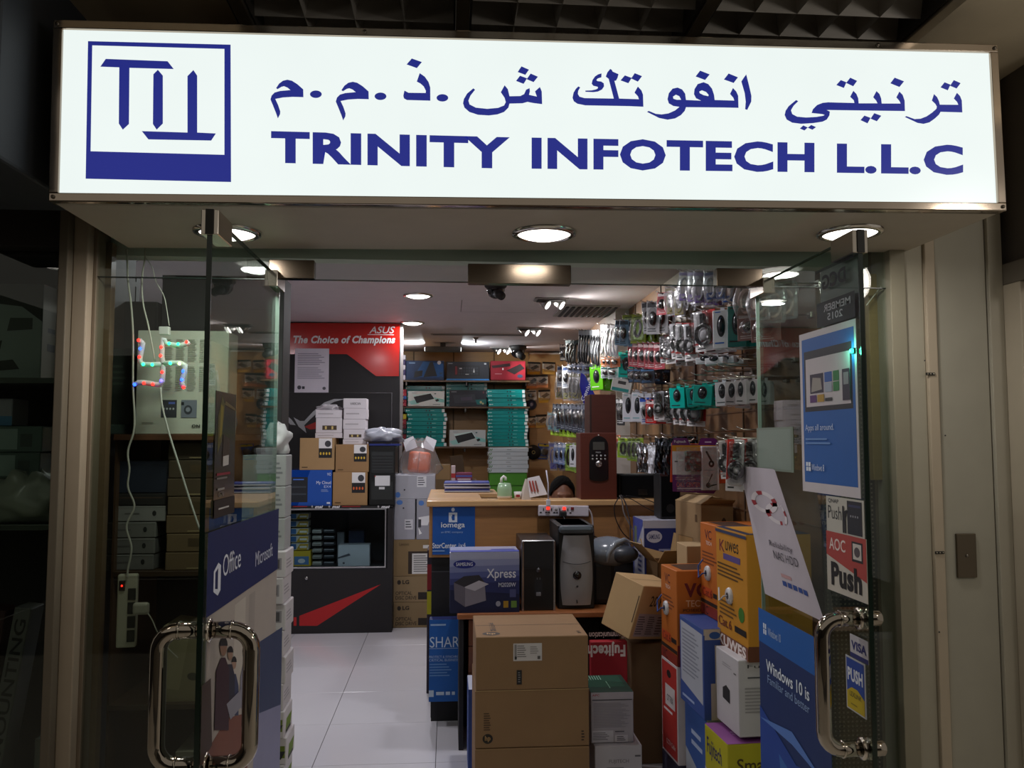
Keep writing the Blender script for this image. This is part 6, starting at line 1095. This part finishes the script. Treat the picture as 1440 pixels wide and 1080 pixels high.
root = empty('power_strip', (p0.x, 3.03, p0.z), 'white upright power strip with a lit red switch hanging in the left window', 'power strip', (0, 0, R(8)))
mb = MB(); mb.box(0, 0, 0, .065, .03, hz_, 'g.35#b9b09c', .006); mb.build('housing', root)
for i in range(4): mb = MB(); mb.box(.036, -.004, hz_*(.08+.19*i), .062, .0, hz_*(.24+.19*i), '#2a2620', .002); mb.build('socket', root)
mb = MB(); mb.box(.006, -.004, hz_*.78, .026, 0, hz_*.92, '#2a1210', .002); mb.ell((.016, -.005, hz_*.85), (.003, .002, .003), 'e8#ff1c10', 8, 5); mb.build('switch', root)
root = empty('white_adapter_plug', W(192, 858, Y=3.0), 'rounded white plug in the side of the upright power strip', 'plug')
mb = MB(); mb.box(-.02, .01, -.02, .035, .035, .022, 'g.4#b5ad9c', .01, 3); mb.build('plug_body', root)
cable('thin white lead running from the rounded plug down to the door handle', [W(x, y, Y=3.02) for x, y in ((203, 856), (213, 870), (222, 890), (235, 910), (250, 925))], .0022, '#b9b2a2')
# ================================================================== POSTERS AND STICKERS ON THE DOORS
LXp = -.604; RXp = 1.141
def dsheet(name, lb, cat, x, pa, pb, base, items, right=False, flip=False, off=0.0, group=None):
    """pa=(px,py) lower-left corner in view, pb=(px,py) upper-right; on the door face plane X=x"""
    a = W(*pa, X=x); b = W(*pb, X=x); s = 1 if not right else -1
    O = Vector((x-off*(1 if right else -1)*(1), a.y, a.z)); return sheet(name, lb, cat, O, (0, b.y-a.y, 0), (0, 0, b.z-a.z), (-1 if right else 1, 0, 0), base, items, group=group)
# left door, seen from the doorway side
a = W(288, 870, X=LXp); b = W(397, 745, X=LXp)
ya, yb = 2.16, W(388, 800, X=LXp).y; zt = W(389, 717, X=LXp).z; zb = .25; U = Vector((0, yb-ya, 0)); V = Vector((0, 0, zt-zb)); LL = yb-ya; HH = zt-zb
zz = lambda px, py: (W(px, py, X=LXp).z-zb)/HH; yy = lambda px: (W(px, 800, X=LXp).y-ya)/LL
q = lambda px, py: (yy(px), zz(px, py))
PP = lambda *l: [q(*t) for t in l]
EL = lambda x, y, rx, ry: PP(*[(x+rx*cos(k*pi/8), y+ry*sin(k*pi/8)) for k in range(16)])
mb_items = [('r', 0, 0, 1, .86, '#b5aaa2'), ('p', PP((330, 850), (345, 838), (345, 980), (330, 980)), '#c6bcb2'), ('p', PP((350, 836), (358, 830), (358, 980), (350, 980)), '#a89e98'), ('p', PP((366, 900), (397, 880), (397, 985), (366, 1000)), '#3a4568'), ('p', PP((360, 1000), (397, 985), (397, 1200), (360, 1240)), '#8f8fb0'),
 ('p', PP((322, 1004), (352, 996), (352, 1075), (330, 1100), (300, 1110), (288, 1060)), '#7c4a3a'), ('p', PP((286, 960), (298, 950), (302, 1040), (286, 1070)), '#4a3a34')]
for (hx_, hy_, r1, yb_, wd, cl, sk) in ((330, 930, 3.2, 1000, 8, '#3a4060', '#a88674'), (346, 916, 4, 990, 7, '#8a8694', '#b09080'), (324, 917, 3.6, 1000, 8, '#2a2a3a', '#9a7a68'), (314, 908, 5, 1020, 10, '#3a1e28', '#8c6a58')):
    mb_items += [('p', PP((hx_-wd, yb_), (hx_+wd, yb_), (hx_+wd*.9, hy_+30), (hx_+3, hy_+14), (hx_-3, hy_+14), (hx_-wd*.95, hy_+32)), cl), ('p', EL(hx_, hy_, r1, r1*2.4), sk), ('p', PP(*[(hx_+r1*1.15*cos(pi+k*pi/6), hy_-2-r1*2.5*abs(sin(k*pi/6))) for k in range(7)]), '#161214')]
mb_items += [('p', PP((320, 985), (345, 960), (352, 975), (326, 1006)), '#8f8c98')]
top = 1.0
mb_items += [('p', [(0, zz(290, 755) if 0 else .8), (1, 1), (1, .845), (0, .63)], '#14245e')]
sheet('door_poster', 'large software poster with a dark blue band and business people, on the left door', 'poster', (LXp, ya, zb), U, V, (1, 0, 0), '#cac6cc', [])
# the band drawn as its own slanted shape on the same poster
po = bpy.data.objects['door_poster']; mb = MB()
O0 = Vector((.0028, 0, 0)); hu = Vector((0, LL, 0)); hv = Vector((0, 0, HH))
art(mb, O0, hu, hv, (1, 0, 0), mb_items[:-1]+[('p', PP((288, 750), (388, 716), (388, 800), (288, 868)), '#12205a')], .0003)
def ptext(s, x0, y0, x1, y1, col, bold=2, x0b=None):
    A = q(x0, y1); B = q(x1, y1); C2 = q(x0, y0); D = q(x1, y0)
    mb.text(s, O0+Vector((.006, A[0]*LL, A[1]*HH)), Vector((0, (B[0]-A[0])*LL, 0)), Vector((0, 0, (C2[1]-A[1])*HH)), col, bold)
zO = W(310, 812, X=LXp).z-zb
mb.text('Office', O0+Vector((.004, yy(310)*LL, zO)), (0, (yy(335)-yy(310))*LL, 0), (0, 0, .058), '#e8ebf6', 0)
zM = W(356, 789, X=LXp).z-zb; mb.text('Microsoft', O0+Vector((.004, yy(356)*LL, zM-.018)), (0, (yy(380)-yy(356))*LL, 0), (0, 0, .045), '#d8dcee', 0)
y0_, y1_ = yy(297)*LL, yy(307)*LL; z0_ = W(302, 838, X=LXp).z-zb; z1_ = W(302, 792, X=LXp).z-zb; hm = z1_-z0_
lg = [(.004, y0_, z0_+hm*.2), (.004, y0_+(y1_-y0_)*.62, z0_), (.004, y1_, z0_+hm*.12), (.004, y1_, z1_-hm*.12), (.004, y0_+(y1_-y0_)*.62, z1_), (.004, y0_, z1_-hm*.2)]
hl = [(.004, y0_+(y1_-y0_)*.22, z0_+hm*.26), (.004, y0_+(y1_-y0_)*.6, z0_+hm*.2), (.004, y0_+(y1_-y0_)*.6, z1_-hm*.16), (.004, y0_+(y1_-y0_)*.22, z1_-hm*.26)]
mb.poly([[O0+Vector(v) for v in lg], [O0+Vector(v) for v in hl]], '#e8ebf6')
mb.build('printed_picture', po)
a = W(298, 742, X=LXp); b = W(331, 556, X=LXp)
sheet('dark_game_poster', 'narrow dark poster with a yellow streak and small emblem, upper part of the left door', 'poster', (LXp, a.y, W(298, 730, X=LXp).z), (0, b.y-a.y, 0), (0, 0, W(298, 548, X=LXp).z-W(298, 730, X=LXp).z), (1, 0, 0), 'g#1c1814',
      [('p', [(.12, .5), (.3, .6), (.42, .9), (.3, .97), (.12, .8)], '#57500f'), ('p', [(.2, .62), (.3, .66), (.36, .88), (.24, .9)], '#8a7a14'), ('p', [(.35, .42), (.7, .48), (.68, .62), (.38, .66)], '#3c2c1c'), ('p', [(.4, .9), (.95, .86), (.95, .88), (.45, .93)], '#6a5a2c'), ('p', [(.38, .40), (.66, .41), (.66, .49), (.38, .48)], '#c9c4c0'), ('r', .1, .33, .75, .35, '#8a2030'), ('r', .1, .3, .6, .315, '#7c7470'), ('l', .15, .2, .6, .24, 1, '#9a9490'), ('T', 'G76', .2, .16, .45, .2, '#6c6460'), ('r', 0, 0, 1, .14, '#2a1c14'), ('l', .2, .05, .9, .08, 1, '#c8c4c0')])
# right door (its inner face looks towards us)
def rs(name, lb, px0, px1, ytop_l, ybot_l, base, items, off=0.0, cat='poster'):
    """sheet on the right door between two image columns; heights taken at its left edge"""
    A = W(px0, ybot_l, X=RXp-off); B = W(px1, ybot_l, X=RXp-off); T = W(px0, ytop_l, X=RXp-off)
    return sheet(name, lb, cat, (RXp-off, A.y, A.z), (0, B.y-A.y, 0), (0, 0, T.z-A.z), (-1, 0, 0), base, items)
rs('software_poster', 'blue software poster with a tablet picture and white border, upper part of the right door', 1130, 1211, 470, 690, '#cfc8cc', [('r', .05, .06, .97, .96, '#1f5fae'), ('r', .09, .5, .93, .88, '#26242a'), ('r', .12, .53, .90, .83, '#cbc2c6'), ('r', .2, .61, .45, .73, '#33293c'), ('p', [(.22, .62), (.42, .63), (.4, .7), (.25, .71)], '#a09890'), ('r', .47, .67, .6, .73, '#2b5aa8'), ('r', .62, .67, .72, .73, '#2a7a3c'), ('r', .62, .61, .72, .665, '#2a7a3c'), ('r', .47, .61, .6, .665, '#a9b0c0'), ('r', .2, .555, .32, .6, '#5a2a6c'), ('r', .34, .555, .46, .6, '#b89030'), ('r', .48, .555, .6, .575, '#2a2428'), ('r', .78, .55, .9, .73, '#33293c'), ('r', .8, .64, .88, .71, '#8f8890'),
    ('t', 'Apps all around.', .1, .37, .62, .42, '#c8d8f0'), ('l', .1, .29, .65, .34, 2, '#6a94d0'), ('r', .1, .13, .14, .155, '#e4ecf8'), ('r', .15, .13, .19, .155, '#e4ecf8'), ('r', .1, .16, .14, .185, '#e4ecf8'), ('r', .15, .16, .19, .185, '#e4ecf8'), ('t', 'Windows 8', .21, .135, .44, .175, '#d8e4f6')])
rs('sticker_push', 'white sticker with a small figure pushing a dark storage unit, above the red sticker', 1164, 1217, 697, 750, '#c2bfb4', [('T', 'QNAP', .06, .82, .35, .94, '#24242a'), ('t', 'Push', .05, .42, .42, .76, '#3a3a3c'), ('r', .58, .12, .95, .95, '#262830'), ('r', .62, .8, .92, .86, '#3a3f60')]+[('r', .66+.06*i, .55, .69+.06*i, .6, '#9a9aa0') for i in range(4)]+[('p', [(.46, .12), (.5, .12), (.5, .45), (.52, .12), (.55, .12), (.54, .5), (.58, .66), (.58, .72), (.5, .66), (.5, .8), (.46, .8), (.46, .5)], '#1c1c20')], cat='sticker').name = 'push_sticker'
rs('red_push_sticker', 'red and white sticker with large black letters Push on the right door edge', 1165, 1221, 746, 828, '#c9c2b6', [('p', [(0, .6), (1, .32), (1, 1), (0, 1)], '#b2463f'), ('T', 'AOC', .08, .7, .5, .9, '#e4d2cc'), ('r', .66, .6, .92, .92, '#2a2426'), ('r', .69, .64, .89, .89, '#cfc8c0'), ('o', .72, .68, .86, .84, '#5a5054'), ('B', 'Push', .12, .1, .88, .5, '#161214')], cat='sticker')
rs('card_logo_sticker', 'small white and blue card payment sticker on the right door edge', 1197, 1222, 891, 922, '#c4c0c4', [('r', 0, 0, 1, .2, '#2a2f6e'), ('B', 'VISA', .08, .35, .92, .75, '#24286c')], cat='sticker')
rs('blue_push_sticker', 'blue and yellow sticker reading PUSH beside the right door handle', 1192, 1219, 921, 994, '#b9b8bc', [('r', .05, .03, .95, .97, '#26479c'), ('B', 'PUSH', .1, .55, .88, .8, '#e0e2e8'), ('p', [(.05, .03), (.95, .03), (.95, .32), (.6, .44), (.3, .44), (.05, .34)], '#c2a818'), ('T', 'LEXLINK', .2, .27, .8, .36, '#3a3a20'), ('l', .25, .1, .7, .16, 1, '#8a7812')], cat='sticker')
rs('paper_note', 'plain pale green paper note stuck on the right door', 1066, 1117, 602, 660, '#7d8a7c', [('r', .05, .05, .95, .95, '#87958a')], cat='paper')
rs('blue_software_poster', 'dark blue software poster with white lettering behind the right door handle', 1073, 1172, 857, 1130, '#1f3468', [('r', 0, .83, 1, 1, '#1f5fae'), ('r', .08, .88, .1, .905, '#dfe8f6'), ('r', .11, .88, .13, .905, '#dfe8f6'), ('r', .08, .91, .1, .935, '#dfe8f6'), ('r', .11, .91, .13, .935, '#dfe8f6'), ('t', 'Windows 10', .16, .885, .36, .925, '#b8cce8'), ('T', 'Windows 10 is', .12, .70, .75, .76, '#e4ecf6'), ('t', 'Familiar and better', .14, .645, .75, .685, '#8fa8d0'), ('p', [(0, .5), (.55, .36), (1, .42), (1, 0), (0, 0)], '#26489c'), ('p', [(0, .44), (.5, .5), (.9, .4), (.5, .44)], '#5a80c8'), ('p', [(.3, .34), (1, .18), (1, 0), (.4, 0)], '#3a6ab4'), ('p', [(.04, .14), (.4, .04), (.4, -.0), (.04, 0)], '#1a2036')])
# rolled NAS poster: curled sheet hanging inside the door
A = [W(1043, 657, X=RXp-.03), W(1101, 664, X=RXp-.03)]; root = empty('curled_poster', (RXp-.012, A[1].y, W(1072, 830, X=RXp).z), 'white curled poster with a picture of two red and white lifebuoys on the right door', 'poster')
yl = W(1047, 700, X=RXp).y; yr = W(1118, 700, X=RXp).y; zt_ = W(1047, 657, X=RXp).z; zb_ = W(1075, 833, X=RXp).z; N_ = 12; vs = []; h = zt_-zb_
for i in range(N_+1):
    t = i/N_
    for k in range(9):
        s_ = k/8; sh = -.25*t*(0); yy_ = yl+(yr-yl)*s_-(.23*(1-0))*t; curl = .05*max(0, s_-.7)/.3*(1-t)
        vs.append((-.004-curl, yy_-A[1].y, h*(1-t)))
mb = MB(); mb.add(vs, [(i*9+k, (i+1)*9+k, (i+1)*9+k+1, i*9+k+1) for i in range(N_) for k in range(8)], '#c4bcc6', True)
def cp(u, v, e=.0015): t = 1-v; return (-.004-.05*max(0, u-.7)/.3*(1-t)-e, yl+(yr-yl)*u-.23*t-A[1].y, h*v)
def ring(cu, cv, ru, rv, wd):
    for j in range(24):
        a0, a1 = j*pi/12, (j+1)*pi/12; cl = '#a02832' if j % 6 in (0, 1) else '#ddd6da'
        mb.add([cp(cu+ru*cos(a0), cv+rv*sin(a0)), cp(cu+ru*cos(a1), cv+rv*sin(a1)), cp(cu+ru*wd*cos(a1), cv+rv*wd*sin(a1)), cp(cu+ru*wd*cos(a0), cv+rv*wd*sin(a0))], [(0, 1, 2, 3)], cl)
ring(.38, .73, .26, .085, .66); ring(.62, .66, .24, .08, .66)
mb.text('Reliability', cp(.32, .385, .002), Vector(cp(.75, .385, .002))-Vector(cp(.32, .385, .002)), Vector(cp(.32, .44, .002))-Vector(cp(.32, .385, .002)), '#55505a', 0)
mb.text('NAS HDD', cp(.36, .31, .002), Vector(cp(.82, .31, .002))-Vector(cp(.36, .31, .002)), Vector(cp(.36, .37, .002))-Vector(cp(.36, .31, .002)), '#45404a', 0)
for i in range(5): a0 = .42+.09*i; mb.add([cp(a0, .13), cp(a0+.07, .13), cp(a0+.07, .165), cp(a0, .165)], [(0, 1, 2, 3)], '#2f4c94')
mb.add([cp(.42, .19), cp(.6, .19), cp(.6, .215), cp(.42, .215)], [(0, 1, 2, 3)], '#c49a9c'); mb.build('printed_sheet', root)
# mirrored member sticker on the outer face
mb = MB(); xo = 1.155; A = W(1155, 462, X=xo); B = W(1209, 440, X=xo); zt_ = W(1157, 380, X=xo).z; O = Vector((xo, B.y, A.z)); U = Vector((0, A.y-B.y, 0)); V = Vector((0, 0, zt_-A.z))
sheet('member_sticker', 'dark member sticker with mirrored lettering at the top of the right door', 'sticker', O, U, V, (1, 0, 0), '#a9abab', [])
so = bpy.data.objects['member_sticker']; mb = MB(); E_ = Vector((-.003-.006*2+.0, 0, 0))
mb.quad(Vector((-.0135, 0, 0)), Vector((-.0135, 0, 0))+U, Vector((-.0135, 0, 0))+U+V*.42, Vector((-.0135, 0, 0))+V*.42, '#2a2a30'); mb.quad(Vector((-.0135, 0, 0))+V*.95, Vector((-.0135, 0, 0))+U+V*.95, Vector((-.0135, 0, 0))+U+V, Vector((-.0135, 0, 0))+V, '#3a3a3e')
b_ = Vector((-.0142, 0, 0)); mb.text('DCG', b_+U*.2+V*.62, U*.62, V*.25, '#26262c', 1); mb.text('MEMBER', b_+U*.1+V*.24, U*.7, V*.12, '#b0b0b6', 2); mb.text('2015', b_+U*.3+V*.08, U*.4, V*.12, '#b0b0b6', 2); mb.build('lettering', so)
# green indicator light on the door edge
p = W(1208, 493, X=1.147); root = empty('green_indicator_light', (1.135, p.y+.01, p.z), 'small bright green light glowing at the edge of the right door', 'light'); mb = MB(); mb.ell((-.004, 0, 0), (.0065, .0065, .0065), 'e14#18ffa0', 12, 8); mb.build('lamp', root); mb = MB(); mb.box(-.002, -.008, -.008, .004, .008, .008, '#1c2a24', .002); mb.build('clip', root)
l = bpy.data.lights.new('green_glow', 'POINT'); l.energy = .25; l.color = (.1, 1, .6); l.shadow_soft_size = .01; lo = bpy.data.objects.new('green_glow', l); COL.objects.link(lo); lo.parent = root; lo.location = (-.014, 0, 0)
# ================================================================== RIGHT SIDE LIGHT pegboard
mb = MB(); mb.box(0, 0, .1, .24, .02, 1.96, 'h#38322c', .002); tag(mb.build('pegboard', None, (1.455, 3.12, 0)), 'dark perforated hook board behind the right side light', 'pegboard')
mb = MB(); mb.box(0, 0, 1.45, .05, .03, 2.25, 'w#8a7448', .002); tag(mb.build('wooden_batten', None, (1.625, 3.06, 0)), 'tan wooden batten beside the perforated board in the right side light', 'batten')
for py in (412, 478, 541, 606): p = W(1257, py, Y=3.06); tag(hook((p.x+.01, 3.056, p.z), (-1, -.2, 0), .05), 'small dark hook screwed to the tan batten, %s' % {412: 'topmost of four', 478: 'second of four from the top', 541: 'third of four from the top', 606: 'lowest of four'}[py], 'hook')
cable('white wire slanting across the right side light from the jamb', C_(3.03, (1262, 375), (1250, 390), (1235, 408), (1218, 430)), .0022, '#b9b4a4')
# ================================================================== NEIGHBOUR SHOP on the left
mb = MB(); mb.box(-2.6, 2.96, 2.28, -1.335, 3.05, 3.0, '#2a2522'); mb.box(-2.6, 3.62, 0, -1.34, 3.66, 2.3, '#1c1311'); mb.box(-2.6, 3.05, 2.26, -1.34, 3.62, 2.28, '#241d1a'); struct('wall_neighbour', mb, 'dark shopfront of the neighbouring shop')
tag(pane(-2.6, .02, -1.34, 2.26, 3.0).build('window_4'), 'dark glass of the neighbouring shop window', kind='structure')
mb = MB(); mb.box(0, 0, 0, .62, .55, .7, '#34373c', .01); mb.box(.0, -.004, .02, .60, 0, .04, '#22242a'); tag(mb.build('neighbour_sign_box', None, (-1.83, 2.25, 2.36)), 'dark grey box of the neighbouring shop sign at the top left corner', 'sign')
zn = W(30, 531, Y=3.1).z; zm = W(30, 738, Y=3.1).z
for z, lb in ((zn, 'upper'), (zm, 'lower')): mb = MB(); mb.box(0, 0, -.02, .95, .5, 0, 'g#4a5048', .002); tag(mb.build('display_shelf', None, (-2.3, 3.1, z)), lb+' glass edged shelf in the neighbouring shop window', 'shelf')
a = W(57, 526, Y=3.16); o = box('picture_box', 'tall box with a curved dark print in the neighbouring window', 'box', (a.x-.5, 3.16, zn+.001), .5, .14, W(50, 400, Y=3.16).z-zn, 'g#8f9c94', front=[('p', [(0, 1), (0, .62), (.3, .64), (.6, .8), (.85, .76), (1, .6), (1, 1)], '#33362f'), ('p', [(.75, .5), (.93, .52), (.93, .64), (.77, .64)], '#4a5048'), ('p', [(.6, .2), (.7, .24), (.72, .4), (.62, .38)], '#33362f'), ('p', [(.7, .08), (.85, .1), (.8, .2), (.68, .18)], '#33362f')], right=[('r', 0, 0, 1, 1, '#8d8467'), ('r', .3, .5, .7, .55, '#3a3628'), ('r', .3, .3, .7, .38, '#3a3628')], seam=False)
for i, (x1, y0, y1, cl) in enumerate(((58, 624, 655, '#56655e'), (60, 590, 621, '#5a6a63'))):
    zt = W(30, y0, Y=3.18).z; c = W(x1, 600, Y=3.18); box('clear_grey_box', ('lower', 'upper')[i]+' greenish clear box in the middle of the neighbouring window', 'box', (c.x-.35, 3.18, zm+.16+.001+i*.097), .35, .2, .095, 'g'+cl, front=[('r', .55, .1, .75, .9, '#7f928a'), ('r', .78, .2, .9, .7, '#3a4540')], seam=False)
box('white_box', 'white box under the clear boxes in the neighbouring window', 'box', (W(60, 660, Y=3.18).x-.3, 3.18, zm+.001), .3, .2, .158, '#9a9a92', front=[('r', 0, 0, .3, 1, '#1a1818'), ('T', '1/', .45, .55, .6, .8, '#3a3a38')], seam=False)
box('blue_white_box', 'small white and blue box standing on the clear boxes at the left edge', 'box', (W(18, 560, Y=3.2).x-.15, 3.2, zm+.356), .15, .12, .1, '#8c8c90', front=[('r', 0, 0, 1, .35, '#4a7a9c')], seam=False)
tag(lump('plastic_bag', 'pale yellowish plastic bag lying on the lower shelf of the neighbouring window', 'bag', (W(30, 700, Y=3.12).x, 3.15+.04, zm+.085), (.155, .09, .10), 'g.5#8c9284', 11, .25), None)
for k_, (pxr, pyt, lb, cl, tx, tc, cw) in enumerate(((47, 838, 'long grey carton with vertical lettering leaning in the neighbouring window', '#5f5f5a', 'DESK MOUNTING', '#161414', .058), (12, 845, 'dark red carton with vertical lettering leaning beside the grey one', '#351613', 'ARMS', '#6a2a22', .10))):
    t = W(pxr, pyt, Y=3.13); h = 1.02; x = t.x-cw-h*sin(R(8.5))
    o = box('long_carton', lb, 'box', (x, 3.12+.0*k_, 0), cw, .1, h, cl, seam=False, tilt=(0, 8.5)); mb = MB(); mb.text(tx, (cw*.85, -.0015, .27 if k_ == 0 else .6), (0, 0, .71 if k_ == 0 else .4), (-cw*.65, 0, 0), tc, 2); mb.build('lettering', o)
box('pale_box', 'pale box at the bottom of the neighbouring window', 'box', (-1.52, 3.26, 0), .15, .2, .5, '#7a7a70', seam=False)
# reflections need the rest of the corridor: floor and a plain far wall with a closed shop behind the viewer
mb = MB(); mb.box(-4, -4.1, 0, 5, -4, 2.6, '#3c3732'); mb.box(-4, -4, -.05, 5, -1, -.004, '#6a6358'); mb.box(-4.1, -4, 0, -4, 3, 2.9, '#2a2624'); struct('wall_corridor', mb)
